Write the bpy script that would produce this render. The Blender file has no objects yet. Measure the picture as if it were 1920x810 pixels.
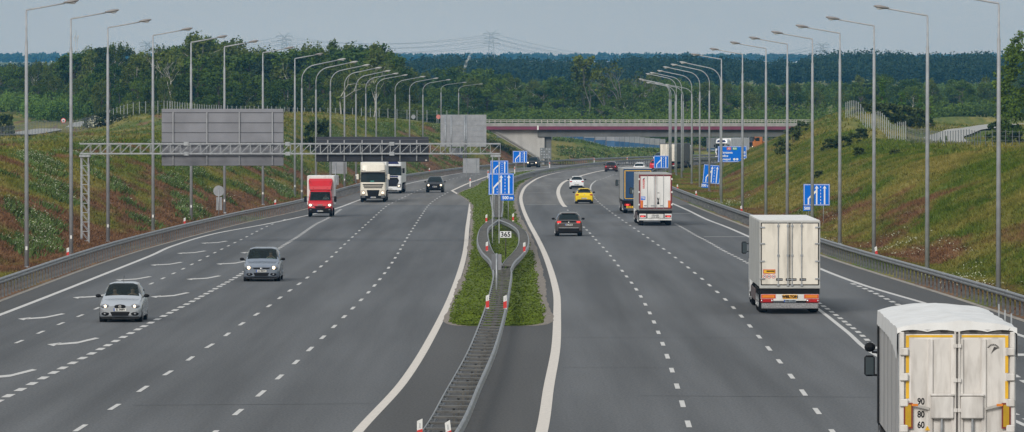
import bpy, math, random
import numpy as np
from mathutils import Vector, Matrix
random.seed(7); np.random.seed(7)
SC = bpy.context.scene
COL = SC.collection
R = math.radians
F = 11000.0; HC = 8.5; HY = 216.0
PITCH = math.atan((405 - HY) / F)
# ------------------------------------------------------------------ camera
cam = bpy.data.cameras.new('camera'); cam.lens = 36 * F / 1920; cam.sensor_width = 36
cam.clip_start = 1; cam.clip_end = 60000
camo = bpy.data.objects.new('camera', cam); COL.objects.link(camo)
camo.location = (0, 0, HC); camo.rotation_euler = (math.pi / 2 - PITCH, 0, 0)
SC.camera = camo
def G(px, py, z=0.0):
    """point on the height z that the photograph shows at this pixel"""
    a, b = px - 960, 405 - py
    cp, sp = math.cos(PITCH), math.sin(PITCH)
    d = (a, F * cp + b * sp, -F * sp + b * cp)
    k = (z - HC) / d[2]
    return (d[0] * k, d[1] * k)
def XY(px, Y): return ((px - 960) * Y / F, Y)
def ZY(py, Y): return HC - (py - HY) * Y / F
# ------------------------------------------------------------------ materials
MATS = {}
def nn(nt, t, **kw):
    n = nt.nodes.new(t)
    for k, v in kw.items():
        if hasattr(n, k) and not k.startswith('i_'): setattr(n, k, v)
    return n
def mat(name, col, rough=.6, metal=0, var=.12, scale=3, emit=0, spec=.5, bump=0, bscale=20, coat=0, dirt=None):
    if name in MATS: return MATS[name]
    m = bpy.data.materials.new(name); m.use_nodes = True; nt = m.node_tree
    b = nt.nodes['Principled BSDF']; L = nt.links.new
    b.inputs['Roughness'].default_value = rough; b.inputs['Metallic'].default_value = metal
    b.inputs['Specular IOR Level'].default_value = spec; b.inputs['Coat Weight'].default_value = coat
    c = (*col, 1)
    tc = nn(nt, 'ShaderNodeTexCoord')
    if var > 0:
        no = nn(nt, 'ShaderNodeTexNoise'); no.inputs['Scale'].default_value = scale; no.inputs['Detail'].default_value = 5
        L(tc.outputs['Object'], no.inputs['Vector'])
        mx = nn(nt, 'ShaderNodeMix', data_type='RGBA')
        mx.inputs[6].default_value = tuple(x * (1 - var) for x in col) + (1,)
        mx.inputs[7].default_value = tuple(min(1, x * (1 + var)) for x in col) + (1,)
        rp = nn(nt, 'ShaderNodeMapRange'); rp.inputs[1].default_value = .35; rp.inputs[2].default_value = .65
        L(no.outputs['Fac'], rp.inputs[0]); L(rp.outputs[0], mx.inputs[0])
        out = mx.outputs[2]
        if dirt:
            n2 = nn(nt, 'ShaderNodeTexNoise'); n2.inputs['Scale'].default_value = dirt[1]; n2.inputs['Detail'].default_value = 8
            mp = nn(nt, 'ShaderNodeMapping'); mp.inputs['Scale'].default_value = (3, 3, .6)
            L(tc.outputs['Object'], mp.inputs['Vector']); L(mp.outputs[0], n2.inputs['Vector'])
            r2 = nn(nt, 'ShaderNodeMapRange'); r2.inputs[1].default_value = .45; r2.inputs[2].default_value = .8; r2.inputs[4].default_value = dirt[2]
            L(n2.outputs['Fac'], r2.inputs[0])
            m2 = nn(nt, 'ShaderNodeMix', data_type='RGBA'); m2.inputs[7].default_value = (*dirt[0], 1)
            L(r2.outputs[0], m2.inputs[0]); L(out, m2.inputs[6]); out = m2.outputs[2]
        L(out, b.inputs['Base Color'])
    else: b.inputs['Base Color'].default_value = c
    if bump:
        n3 = nn(nt, 'ShaderNodeTexNoise'); n3.inputs['Scale'].default_value = bscale
        L(tc.outputs['Object'], n3.inputs['Vector'])
        bp = nn(nt, 'ShaderNodeBump'); bp.inputs['Strength'].default_value = bump
        L(n3.outputs['Fac'], bp.inputs['Height']); L(bp.outputs[0], b.inputs['Normal'])
    if emit:
        b.inputs['Emission Color'].default_value = c; b.inputs['Emission Strength'].default_value = emit
    MATS[name] = m; return m
# ------------------------------------------------------------------ mesh collector
class MB:
    def __init__(s): s.v = []; s.f = []; s.mi = []
    def add(s, vs, fs, m=0):
        o = len(s.v); s.v += [tuple(v) for v in vs]; s.f += [tuple(i + o for i in f) for f in fs]; s.mi += [m] * len(fs); return s
    def box(s, x0, x1, y0, y1, z0, z1, m=0, b=0.0):
        if b <= 0:
            vs = [(x, y, z) for z in (z0, z1) for y in (y0, y1) for x in (x0, x1)]
            return s.add(vs, [(0, 2, 3, 1), (4, 5, 7, 6), (0, 1, 5, 4), (2, 6, 7, 3), (0, 4, 6, 2), (1, 3, 7, 5)], m)
        b = min(b, (x1 - x0) / 2.1, (y1 - y0) / 2.1, (z1 - z0) / 2.1)
        vs = []; fs = []
        def ring(z, i):
            return [(x0 + i + b, y0 + i, z), (x1 - i - b, y0 + i, z), (x1 - i, y0 + i + b, z), (x1 - i, y1 - i - b, z),
                    (x1 - i - b, y1 - i, z), (x0 + i + b, y1 - i, z), (x0 + i, y1 - i - b, z), (x0 + i, y0 + i + b, z)]
        rs = [ring(z0, b), ring(z0 + b, 0), ring(z1 - b, 0), ring(z1, b)]
        b0 = b
        for r in rs: vs += r
        for k in range(3):
            for i in range(8): fs.append((k * 8 + i, k * 8 + (i + 1) % 8, k * 8 + 8 + (i + 1) % 8, k * 8 + 8 + i))
        fs.append(tuple(range(7, -1, -1))); fs.append(tuple(range(24, 32)))
        return s.add(vs, fs, m)
    def bar(s, p, q, w, h=None, m=0):
        p = Vector(p); q = Vector(q); h = h or w; d = (q - p)
        if d.length < 1e-6: return s
        d.normalize(); up = Vector((0, 0, 1)) if abs(d.z) < .95 else Vector((0, 1, 0))
        a = d.cross(up).normalized(); c = a.cross(d)
        vs = [e + a * (sx * w / 2) + c * (sz * h / 2) for e in (p, q) for sx, sz in ((-1, -1), (1, -1), (1, 1), (-1, 1))]
        return s.add(vs, [(0, 1, 2, 3), (7, 6, 5, 4), (0, 4, 5, 1), (1, 5, 6, 2), (2, 6, 7, 3), (3, 7, 4, 0)], m)
    def tube(s, pts, r, n=8, m=0, cap=True):
        pts = [Vector(p) for p in pts]; rs = r if isinstance(r, (list, tuple)) else [r] * len(pts)
        vs = []; fs = []
        for i, p in enumerate(pts):
            d = (pts[min(i + 1, len(pts) - 1)] - pts[max(i - 1, 0)]).normalized()
            up = Vector((0, 0, 1)) if abs(d.z) < .9 else Vector((0, 1, 0))
            a = d.cross(up).normalized(); c = a.cross(d)
            for k in range(n):
                t = 2 * math.pi * k / n; vs.append(p + (a * math.cos(t) + c * math.sin(t)) * rs[i])
        for i in range(len(pts) - 1):
            for k in range(n): fs.append((i * n + k, i * n + (k + 1) % n, (i + 1) * n + (k + 1) % n, (i + 1) * n + k))
        if cap: fs.append(tuple(range(n - 1, -1, -1))); fs.append(tuple((len(pts) - 1) * n + k for k in range(n)))
        return s.add(vs, fs, m)
    def ell(s, c, r, n=10, k=6, m=0):
        vs = [(c[0], c[1], c[2] - r[2])]
        for j in range(1, k):
            ph = -math.pi / 2 + math.pi * j / k
            for i in range(n):
                t = 2 * math.pi * i / n
                vs.append((c[0] + r[0] * math.cos(ph) * math.cos(t), c[1] + r[1] * math.cos(ph) * math.sin(t), c[2] + r[2] * math.sin(ph)))
        vs.append((c[0], c[1], c[2] + r[2])); fs = []
        for i in range(n): fs.append((0, 1 + (i + 1) % n, 1 + i)); fs.append((len(vs) - 1, 1 + (k - 2) * n + i, 1 + (k - 2) * n + (i + 1) % n))
        for j in range(k - 2):
            for i in range(n): fs.append((1 + j * n + i, 1 + j * n + (i + 1) % n, 1 + (j + 1) * n + (i + 1) % n, 1 + (j + 1) * n + i))
        return s.add(vs, fs, m)
    def prism(s, poly, a0, a1, axis='y', m=0):
        """extrude a 2D outline along an axis; outline in the two other axes"""
        n = len(poly)
        def P(u, v, a): return {'y': (u, a, v), 'x': (a, u, v), 'z': (u, v, a)}[axis]
        vs = [P(u, v, a0) for u, v in poly] + [P(u, v, a1) for u, v in poly]
        fs = [tuple(range(n)), tuple(range(2 * n - 1, n - 1, -1))] + [(i, i + n, (i + 1) % n + n, (i + 1) % n) for i in range(n)]
        return s.add(vs, fs, m)
    def cyl(s, c, r, h, axis='x', n=20, m=0, r2=None):
        d = {'x': Vector((h / 2, 0, 0)), 'y': Vector((0, h / 2, 0)), 'z': Vector((0, 0, h / 2))}[axis]
        return s.tube([Vector(c) - d, Vector(c) + d], [r, r2 if r2 is not None else r], n, m)
    def build(s, name, mats, parent=None, smooth=False, loc=None):
        me = bpy.data.meshes.new(name); me.from_pydata(s.v, [], s.f)
        if not isinstance(mats, (list, tuple)): mats = [mats]
        for m in mats: me.materials.append(m)
        if len(mats) > 1: me.polygons.foreach_set('material_index', s.mi)
        if smooth: me.polygons.foreach_set('use_smooth', [True] * len(s.f))
        me.update()
        o = bpy.data.objects.new(name, me); COL.objects.link(o)
        if parent: o.parent = parent
        if loc: o.location = loc
        return o
def npmesh(name, V, Fq, mats, parent=None, smooth=False):
    """fast mesh from numpy arrays of same-sized faces"""
    me = bpy.data.meshes.new(name); V = np.asarray(V, dtype=np.float32); Fq = np.asarray(Fq, dtype=np.int32)
    k = Fq.shape[1]; me.vertices.add(len(V)); me.vertices.foreach_set('co', V.ravel())
    me.loops.add(Fq.size); me.loops.foreach_set('vertex_index', Fq.ravel())
    me.polygons.add(len(Fq)); me.polygons.foreach_set('loop_start', np.arange(0, Fq.size, k, dtype=np.int32))
    me.polygons.foreach_set('loop_total', np.full(len(Fq), k, dtype=np.int32))
    if smooth: me.polygons.foreach_set('use_smooth', np.ones(len(Fq), dtype=bool))
    for m in (mats if isinstance(mats, (list, tuple)) else [mats]): me.materials.append(m)
    me.update(calc_edges=True)
    o = bpy.data.objects.new(name, me); COL.objects.link(o)
    if parent: o.parent = parent
    return o
def tag(o, label=None, cat=None, group=None, kind=None):
    if label: o['label'] = label
    if cat: o['category'] = cat
    if group: o['group'] = group
    if kind: o['kind'] = kind
    return o
def thing(name, label, cat, loc=(0, 0, 0), rz=0, group=None):
    o = bpy.data.objects.new(name, None); COL.objects.link(o); o.location = loc; o.rotation_euler = (0, 0, rz)
    o.empty_display_size = .2
    return tag(o, label, cat, group)
def kids(o): return [c for c in bpy.data.objects if c.parent == o]
def dup(root, tree, loc, rz=0, label=None, scale=None):
    r = root.copy(); COL.objects.link(r); r.location = loc; r.rotation_euler = (0, 0, rz)
    if scale: r.scale = scale
    if label: r['label'] = label
    for ch, sub in tree:
        c = ch.copy(); COL.objects.link(c); c.parent = r
        for g in sub:
            d = g.copy(); COL.objects.link(d); d.parent = c
    return r
def treeof(root): return [(c, kids(c)) for c in kids(root)]
_txt = {}
def text(s, size, name, m, parent, loc, rot=(R(90), 0, 0), align='CENTER', ext=.004, xs=1.0, bold=0.0):
    """writing turned into a mesh"""
    cu = bpy.data.curves.new('t', 'FONT'); cu.body = s; cu.size = size; cu.extrude = ext; cu.align_x = align; cu.align_y = 'CENTER'; cu.offset = bold
    cu.resolution_u = 3
    to = bpy.data.objects.new('t', cu); COL.objects.link(to)
    dg = bpy.context.evaluated_depsgraph_get(); dg.update()
    me = bpy.data.meshes.new_from_object(to.evaluated_get(dg)); me.name = name
    bpy.data.objects.remove(to); me.materials.clear(); me.materials.append(m)
    o = bpy.data.objects.new(name, me); COL.objects.link(o); o.parent = parent; o.location = loc; o.rotation_euler = rot; o.scale = (xs, 1, 1)
    return o
ORD = ['nearest', 'second', 'third', 'fourth', 'fifth', 'sixth', 'seventh', 'eighth', 'ninth', 'tenth', 'eleventh', 'twelfth', 'thirteenth', 'fourteenth',
       'fifteenth', 'sixteenth', 'seventeenth', 'eighteenth', 'nineteenth', 'twentieth', 'twenty-first', 'twenty-second', 'twenty-third', 'twenty-fourth',
       'twenty-fifth', 'twenty-sixth', 'twenty-seventh', 'twenty-eighth', 'twenty-ninth', 'thirtieth']
def ordn(i):
    if i < len(ORD): return ORD[i] if i else 'first'
    n = i + 1; T = {3: 'thirty', 4: 'forty', 5: 'fifty', 6: 'sixty', 7: 'seventy', 8: 'eighty', 9: 'ninety'}
    U = ['', 'first', 'second', 'third', 'fourth', 'fifth', 'sixth', 'seventh', 'eighth', 'ninth']
    t, u = divmod(n, 10)
    if t >= 10: return '%dth' % n
    return T[t] + '-' + U[u] if u else T[t][:-1] + 'ieth'
# ------------------------------------------------------------------ curves
def crom(P, n=10):
    P = [np.array(p, float) for p in P]; out = []
    for i in range(len(P) - 1):
        a = P[max(i - 1, 0)]; b = P[i]; c = P[i + 1]; d = P[min(i + 2, len(P) - 1)]
        # centripetal-like tangents scaled to the segment, keeps uneven spacing calm
        L = np.linalg.norm(c - b)
        t1 = (c - a) / max(np.linalg.norm(c - a), 1e-9) * L; t2 = (d - b) / max(np.linalg.norm(d - b), 1e-9) * L
        for k in range(n):
            t = k / n; h1 = 2 * t**3 - 3 * t**2 + 1; h2 = t**3 - 2 * t**2 + t; h3 = -2 * t**3 + 3 * t**2; h4 = t**3 - t**2
            out.append(h1 * b + h2 * t1 + h3 * c + h4 * t2)
    out.append(P[-1]); return np.array(out)
def resample(P, step):
    P = np.asarray(P); d = np.r_[0, np.cumsum(np.linalg.norm(np.diff(P, axis=0), axis=1))]
    n = max(2, int(d[-1] / step) + 1); t = np.linspace(0, d[-1], n)
    return np.stack([np.interp(t, d, P[:, k]) for k in range(P.shape[1])], 1)
def normals(P):
    T = np.gradient(P[:, :2], axis=0); T /= np.linalg.norm(T, axis=1)[:, None] + 1e-9
    return np.stack([-T[:, 1], T[:, 0]], 1)          # to the left of travel
def offset(P, d): return P[:, :2] + normals(P) * d
def sdist(X, Y, P):
    """signed distance to a polyline, positive to its left"""
    best = np.full(X.shape, 1e18); sg = np.ones(X.shape)
    for a, b in zip(P[:-1], P[1:]):
        dx, dy = b - a; L2 = dx * dx + dy * dy
        t = np.clip(((X - a[0]) * dx + (Y - a[1]) * dy) / L2, 0, 1)
        ex = X - a[0] - t * dx; ey = Y - a[1] - t * dy; d2 = ex * ex + ey * ey
        cr = dx * (Y - a[1]) - dy * (X - a[0]); m = d2 < best
        best = np.where(m, d2, best); sg = np.where(m, np.sign(cr), sg)
    return np.sqrt(best) * sg
def strip(P, w0, w1, z, mb, m=0):
    a = offset(P, w0); b = offset(P, w1); o = len(mb.v)
    for i in range(len(P)): mb.v.append((a[i][0], a[i][1], z)); mb.v.append((b[i][0], b[i][1], z))
    for i in range(len(P) - 1): mb.f.append((o + 2 * i, o + 2 * i + 1, o + 2 * i + 3, o + 2 * i + 2)); mb.mi.append(m)
def between(A, B, z, mb, m=0, n=1):
    """sheet between two polylines of the same count, n columns"""
    o = len(mb.v); N = len(A)
    for i in range(N):
        for k in range(n + 1):
            t = k / n; p = A[i] * (1 - t) + B[i] * t; mb.v.append((p[0], p[1], z))
    for i in range(N - 1):
        for k in range(n):
            a = o + i * (n + 1) + k; mb.f.append((a, a + 1, a + n + 2, a + n + 1)); mb.mi.append(m)
# ------------------------------------------------------------------ road outlines (metres; the camera stands at 0,0)
_RL = [(-24, 40), (-24, 150), (-24, 250), (-24.1, 355), (-22, 455), (-19.4, 527), (-17.5, 640), (-15, 730), (-10.5, 815), (-5.5, 888), (0.8, 950), (8.5, 1008), (17, 1056), (27, 1102), (42, 1152), (65, 1195), (110, 1240), (220, 1300), (420, 1380)]
_RR = [(23, 40), (22.6, 150), (21.7, 250), (19.4, 355), (18.4, 460), (17.8, 530), (17.2, 640), (17.5, 720), (18.9, 800), (21.6, 870), (25.8, 940), (29.6, 985), (35.5, 1030), (44, 1070), (59, 1105), (85, 1140), (130, 1175), (240, 1230), (440, 1300)]
RL = crom(_RL, 8); RR = crom(_RR, 8)
# plateau heights beyond the cutting slopes
_CP = [(0, 285, 450), (0, 262, 900), (60, 262, 1020), (160, 232, 1080), (0, 236, 1250), (200, 228, 1120), (100, 292, 500), (250, 262, 560), (420, 235, 700), (560, 213, 850),
       (300, 215, 1000), (560, 210, 1000), (700, 222, 1050), (840, 232, 1090), (900, 236, 1120), (0, 210, 1400), (300, 209, 1400), (560, 209, 1400), (740, 212, 1400),
       (1740, 282, 540), (1690, 266, 675), (1655, 240, 735), (1590, 201, 960), (1592, 205, 800), (1570, 207, 880), (1520, 224, 1000), (1475, 246, 1010), (1500, 236, 1050), (1750, 233, 1100), (1870, 262, 800), (1870, 236, 1000),
       (1760, 252, 850), (1830, 206, 1180), (1900, 212, 1180), (1500, 214, 1500), (1700, 214, 1500), (1900, 212, 1500), (1060, 262, 1080), (1160, 280, 1140), (1240, 291, 1200), (1150, 287, 1250), (1060, 272, 1230), (1150, 240, 1500), (1000, 240, 1400), (1350, 289, 1300), (1450, 287, 1310), (1350, 235, 1500), (950, 240, 1060), (1000, 243, 1030), (20, 284, 600), (20, 277, 700), (20, 270, 800), (100, 277, 640), (100, 270, 740), (100, 262, 840), (110, 250, 950), (160, 264, 700), (165, 252, 850), (150, 238, 1000), (1750, 273, 700), (1800, 273, 720), (1850, 272, 700), (1800, 257, 800), (1850, 262, 760), (1900, 268, 700), (1750, 262, 770), (1840, 244, 900), (1790, 252, 850)]
CPX = [((px - 960) * Y / F, Y, HC - (py - HY) * Y / F) for px, py, Y in _CP] + [(-45, 200, 5.0), (45, 200, 6.0), (40, 420, 6.0), (60, 420, 6.0), (-60, 400, 5.4), (50, 640, 5.2), (-100, 600, 5.5), (90, 600, 5.2), (-42, 60, 5), (44, 60, 6), (-45, 1250, 5.5)]
def fbm(X, Y, sc, seed=0, oc=3):
    r = np.random.RandomState(seed); z = np.zeros_like(X); a = 1.0
    for o in range(oc):
        for k in range(4):
            th = r.rand() * 6.28; ph = r.rand() * 6.28; f = (2 ** o) * (.7 + .6 * r.rand()) / sc
            z += a * .25 * np.sin((X * math.cos(th) + Y * math.sin(th)) * f * 6.28 + ph)
        a *= .5
    return z
def TZ(X, Y):
    X = np.asarray(X, float); Y = np.asarray(Y, float)
    num = np.zeros_like(X); den = np.zeros_like(X)
    for cx, cy, cz in CPX:
        w = 1 / (((X - cx) / 22) ** 2 + ((Y - cy) / 90) ** 2 + .02) ** 1.7
        num += w * cz; den += w
    pl = num / den + .25 * fbm(X, Y, 40, 3)
    far = np.interp(Y, [0, 1500, 2000, 2600, 3200, 4500, 8000, 9500, 40000], [9, 9, 12, 21, 27, 45, 80, 92, 92]) + np.clip((Y - 1600) / 1500, 0, 1) * 2.5 * fbm(X, Y, 900, 5)
    k = np.clip((Y - 1450) / 150, 0, 1); pl = pl * (1 - k) + far * k
    dL = sdist(X, Y, RL); dR = -sdist(X, Y, RR)
    d = np.maximum(dL, dR)
    pl = np.where(np.abs(X) > .13 * Y + 60, pl, pl)
    d0 = np.where(dR > dL, np.interp(Y, [0, 560, 720, 880, 985], [4.2, 4.2, 8.2, 8.2, 4.2]), 4.2)
    sl = np.clip(d - d0, 0, None) * np.where(dR > dL, .44, .46) + .12 * fbm(X, Y, 14, 9) * np.clip(d - 5, 0, 4) / 4
    e = .7; pc = np.clip(pl, .05, None); h = -e * np.log(np.exp(-sl / e) + np.exp(-pc / e)) + e * np.log(1 + np.exp(-pc / e))
    h = np.where(d < d0, -.05 * np.clip(d, 0, 1), h - .05)
    return np.where(d < .35, -.12, h)
def tz(x, y): return float(TZ(np.array([x]), np.array([y]))[0])
# ------------------------------------------------------------------ ground material
def ramp(nt, pts, interp='LINEAR'):
    r = nn(nt, 'ShaderNodeValToRGB'); e = r.color_ramp; e.interpolation = interp
    while len(e.elements) > 1: e.elements.remove(e.elements[-1])
    for i, (p, c) in enumerate(pts):
        el = e.elements[0] if i == 0 else e.elements.new(p)
        el.position = p; el.color = (*c, 1)
    return r
def grass_group():
    g = bpy.data.node_groups.new('meadow_colour', 'ShaderNodeTree')
    g.interface.new_socket('Color', in_out='OUTPUT', socket_type='NodeSocketColor')
    L = g.links.new; out = nn(g, 'NodeGroupOutput'); tc = nn(g, 'ShaderNodeTexCoord')
    def noise(sc, loc=(0, 0, 0), det=6, rough=.6, dist=0.0, rot=0):
        mp = nn(g, 'ShaderNodeMapping'); mp.inputs['Scale'].default_value = sc; mp.inputs['Location'].default_value = loc; mp.inputs['Rotation'].default_value = (0, 0, rot)
        n = nn(g, 'ShaderNodeTexNoise'); n.inputs['Scale'].default_value = 1; n.inputs['Detail'].default_value = det; n.inputs['Roughness'].default_value = rough; n.inputs['Distortion'].default_value = dist
        L(tc.outputs['Object'], mp.inputs[0]); L(mp.outputs[0], n.inputs['Vector']); return n
    sep = nn(g, 'ShaderNodeSeparateXYZ'); L(tc.outputs['Object'], sep.inputs[0])
    a = noise((.10, .028, .1)); b = noise((.6, .16, .5), (5, 3, 0)); c = noise((.13, .030, .16), (50, 0, 0), 7)
    green = ramp(g, [(.3, (.050, .088, .009)), (.5, (.085, .125, .014)), (.7, (.140, .155, .028))]); L(b.outputs['Fac'], green.inputs[0])
    dry = ramp(g, [(.3, (.130, .130, .026)), (.55, (.215, .185, .045)), (.75, (.30, .25, .085))]); L(b.outputs['Fac'], dry.inputs[0])
    red = ramp(g, [(.3, (.095, .062, .026)), (.5, (.170, .088, .046)), (.7, (.24, .145, .072))]); L(b.outputs['Fac'], red.inputs[0])
    # green to dry straw by patches, more straw on the right bank and on top
    mr = nn(g, 'ShaderNodeMapRange'); mr.inputs[1].default_value = .42; mr.inputs[2].default_value = .60; L(a.outputs['Fac'], mr.inputs[0])
    m1 = nn(g, 'ShaderNodeMix', data_type='RGBA'); L(mr.outputs[0], m1.inputs[0]); L(green.outputs[0], m1.inputs[6]); L(dry.outputs[0], m1.inputs[7])
    # sorrel red patches: strongest low on the left bank
    side = nn(g, 'ShaderNodeMapRange'); side.inputs[1].default_value = -10; side.inputs[2].default_value = 10; side.inputs[3].default_value = .065; side.inputs[4].default_value = -.045
    L(sep.outputs['X'], side.inputs[0])
    low = nn(g, 'ShaderNodeMapRange'); low.inputs[1].default_value = .2; low.inputs[2].default_value = 6.5; low.inputs[3].default_value = .115; low.inputs[4].default_value = -.06
    L(sep.outputs['Z'], low.inputs[0])
    far = nn(g, 'ShaderNodeMapRange'); far.inputs[1].default_value = 350; far.inputs[2].default_value = 700; far.inputs[3].default_value = 0; far.inputs[4].default_value = -.05
    L(sep.outputs['Y'], far.inputs[0])
    ad = nn(g, 'ShaderNodeMath', operation='ADD'); L(c.outputs['Fac'], ad.inputs[0]); L(side.outputs[0], ad.inputs[1])
    a2 = nn(g, 'ShaderNodeMath', operation='ADD'); L(ad.outputs[0], a2.inputs[0]); L(low.outputs[0], a2.inputs[1])
    a3 = nn(g, 'ShaderNodeMath', operation='ADD'); L(a2.outputs[0], a3.inputs[0]); L(far.outputs[0], a3.inputs[1])
    m2r = nn(g, 'ShaderNodeMapRange'); m2r.inputs[1].default_value = .53; m2r.inputs[2].default_value = .62; L(a3.outputs[0], m2r.inputs[0])
    m2 = nn(g, 'ShaderNodeMix', data_type='RGBA'); L(m2r.outputs[0], m2.inputs[0]); L(m1.outputs[2], m2.inputs[6]); L(red.outputs[0], m2.inputs[7])
    f = noise((3, 1.2, 3), (9, 9, 9), 4); fr = nn(g, 'ShaderNodeMapRange'); fr.inputs[1].default_value = .3; fr.inputs[2].default_value = .7; fr.inputs[3].default_value = .84; fr.inputs[4].default_value = 1.16
    L(f.outputs['Fac'], fr.inputs[0])
    vm = nn(g, 'ShaderNodeVectorMath', operation='SCALE'); L(m2.outputs[2], vm.inputs[0]); L(fr.outputs[0], vm.inputs['Scale'])
    L(vm.outputs[0], out.inputs[0]); return g
MEADOW = grass_group()
def meadow_mat(name, trans=0):
    m = bpy.data.materials.new(name); m.use_nodes = True; nt = m.node_tree; b = nt.nodes['Principled BSDF']
    gn = nn(nt, 'ShaderNodeGroup'); gn.node_tree = MEADOW; nt.links.new(gn.outputs[0], b.inputs['Base Color'])
    b.inputs['Roughness'].default_value = .9; b.inputs['Specular IOR Level'].default_value = .15
    return m
M_MEADOW = meadow_mat('meadow')
# ------------------------------------------------------------------ ground sheet
ys = [40.0]
while ys[-1] < 9500: ys.append(ys[-1] * 1.011 + .3)
ys = np.array(ys + [12000, 20000, 40000]); us = np.linspace(-1, 1, 300)
us = np.sign(us) * (np.abs(us) ** 1.25)
Yg, Ug = np.meshgrid(ys, us, indexing='ij'); Xg = Ug * (55 + .15 * Yg)
Zg = TZ(Xg, Yg); Zg[-2:] = 40
nr, nc = Zg.shape
idx = np.arange(nr * nc).reshape(nr, nc)
Fq = np.stack([idx[:-1, :-1], idx[:-1, 1:], idx[1:, 1:], idx[1:, :-1]], -1).reshape(-1, 4)
ground = npmesh('ground', np.stack([Xg, Yg, Zg], -1).reshape(-1, 3), Fq, M_MEADOW, smooth=True)
tag(ground, kind='structure')
# wide fields to either side so the land goes on out of the picture
mb = MB()
for sgn in (-1, 1):
    o = [(sgn * (55 + .15 * y), y) for y in ys[::12]] + [(sgn * (55 + .15 * ys[-1]), ys[-1])]
    zz = TZ(np.array([p[0] for p in o]), np.array([p[1] for p in o])); zz[-1] = 40
    A = [(p[0], p[1], z) for p, z in zip(o, zz)]; B = [(sgn * 9000, p[1], z) for p, z in zip(o, zz)]
    for i in range(len(A) - 1): mb.add([A[i], B[i], B[i + 1], A[i + 1]], [(0, 1, 2, 3) if sgn > 0 else (3, 2, 1, 0)])
tag(mb.build('outer_fields', M_MEADOW), kind='structure')
# ------------------------------------------------------------------ asphalt
def asphalt(name, c0, c1, streak=.10, joint=True):
    m = bpy.data.materials.new(name); m.use_nodes = True; nt = m.node_tree; b = nt.nodes['Principled BSDF']; L = nt.links.new
    tc = nn(nt, 'ShaderNodeTexCoord')
    n1 = nn(nt, 'ShaderNodeTexNoise'); n1.inputs['Scale'].default_value = 14; n1.inputs['Detail'].default_value = 3
    mpb = nn(nt, 'ShaderNodeMapping'); mpb.inputs['Scale'].default_value = (1, .22, 1)
    L(tc.outputs['Object'], mpb.inputs[0]); L(mpb.outputs[0], n1.inputs['Vector'])
    mp = nn(nt, 'ShaderNodeMapping'); mp.inputs['Scale'].default_value = (.55, .012, 1)
    n2 = nn(nt, 'ShaderNodeTexNoise'); n2.inputs['Scale'].default_value = 1; n2.inputs['Detail'].default_value = 4
    L(tc.outputs['Object'], mp.inputs[0]); L(mp.outputs[0], n2.inputs['Vector'])
    n4 = nn(nt, 'ShaderNodeTexNoise'); n4.inputs['Scale'].default_value = .05; n4.inputs['Detail'].default_value = 3
    mp4 = nn(nt, 'ShaderNodeMapping'); mp4.inputs['Scale'].default_value = (1, .35, 1); L(tc.outputs['Object'], mp4.inputs[0]); L(mp4.outputs[0], n4.inputs['Vector'])
    sep = nn(nt, 'ShaderNodeSeparateXYZ'); L(tc.outputs['Object'], sep.inputs[0])
    st = nn(nt, 'ShaderNodeMath', operation='GREATER_THAN'); L(sep.outputs['Y'], st.inputs[0]); st.inputs[1].default_value = 556
    base = nn(nt, 'ShaderNodeMix', data_type='RGBA'); L(st.outputs[0], base.inputs[0]); base.inputs[6].default_value = (*c0, 1); base.inputs[7].default_value = (*c1, 1)
    def fac(n, lo, hi, o0, o1):
        r = nn(nt, 'ShaderNodeMapRange'); r.inputs[1].default_value = lo; r.inputs[2].default_value = hi; r.inputs[3].default_value = o0; r.inputs[4].default_value = o1
        L(n.outputs['Fac'], r.inputs[0]); return r
    f1 = fac(n1, .3, .7, .80, 1.20); f2 = fac(n2, .35, .65, 1 - streak, 1 + streak); f4 = fac(n4, .35, .65, .91, 1.09)
    v = nn(nt, 'ShaderNodeMath', operation='MULTIPLY'); L(f1.outputs[0], v.inputs[0]); L(f2.outputs[0], v.inputs[1])
    v2 = nn(nt, 'ShaderNodeMath', operation='MULTIPLY'); L(v.outputs[0], v2.inputs[0]); L(f4.outputs[0], v2.inputs[1])
    sc = nn(nt, 'ShaderNodeVectorMath', operation='SCALE'); L(base.outputs[2], sc.inputs[0]); L(v2.outputs[0], sc.inputs['Scale'])
    L(sc.outputs[0], b.inputs['Base Color']); b.inputs['Roughness'].default_value = .85; b.inputs['Specular IOR Level'].default_value = .2
    return m
M_ROAD = asphalt('asphalt', (.108, .112, .116), (.150, .146, .140), .21)
M_SHO = asphalt('asphalt_shoulder', (.086, .086, .085), (.130, .125, .120), .08)
pa = offset(RL, -.45); pb = offset(RR, .45)
mb = MB(); between(pa, pb, 0, mb, n=8); road = mb.build('road', M_ROAD); tag(road, kind='structure')
def PL(pts, step=4, n=10):
    """smooth line on the road through pixel points (px,py) or, with three numbers, metres (x,y,None)"""
    P = [G(p[0], p[1]) if len(p) == 2 else (p[0], p[1]) for p in pts]
    return resample(crom(P, n), step) if step else crom(P, n)
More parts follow.
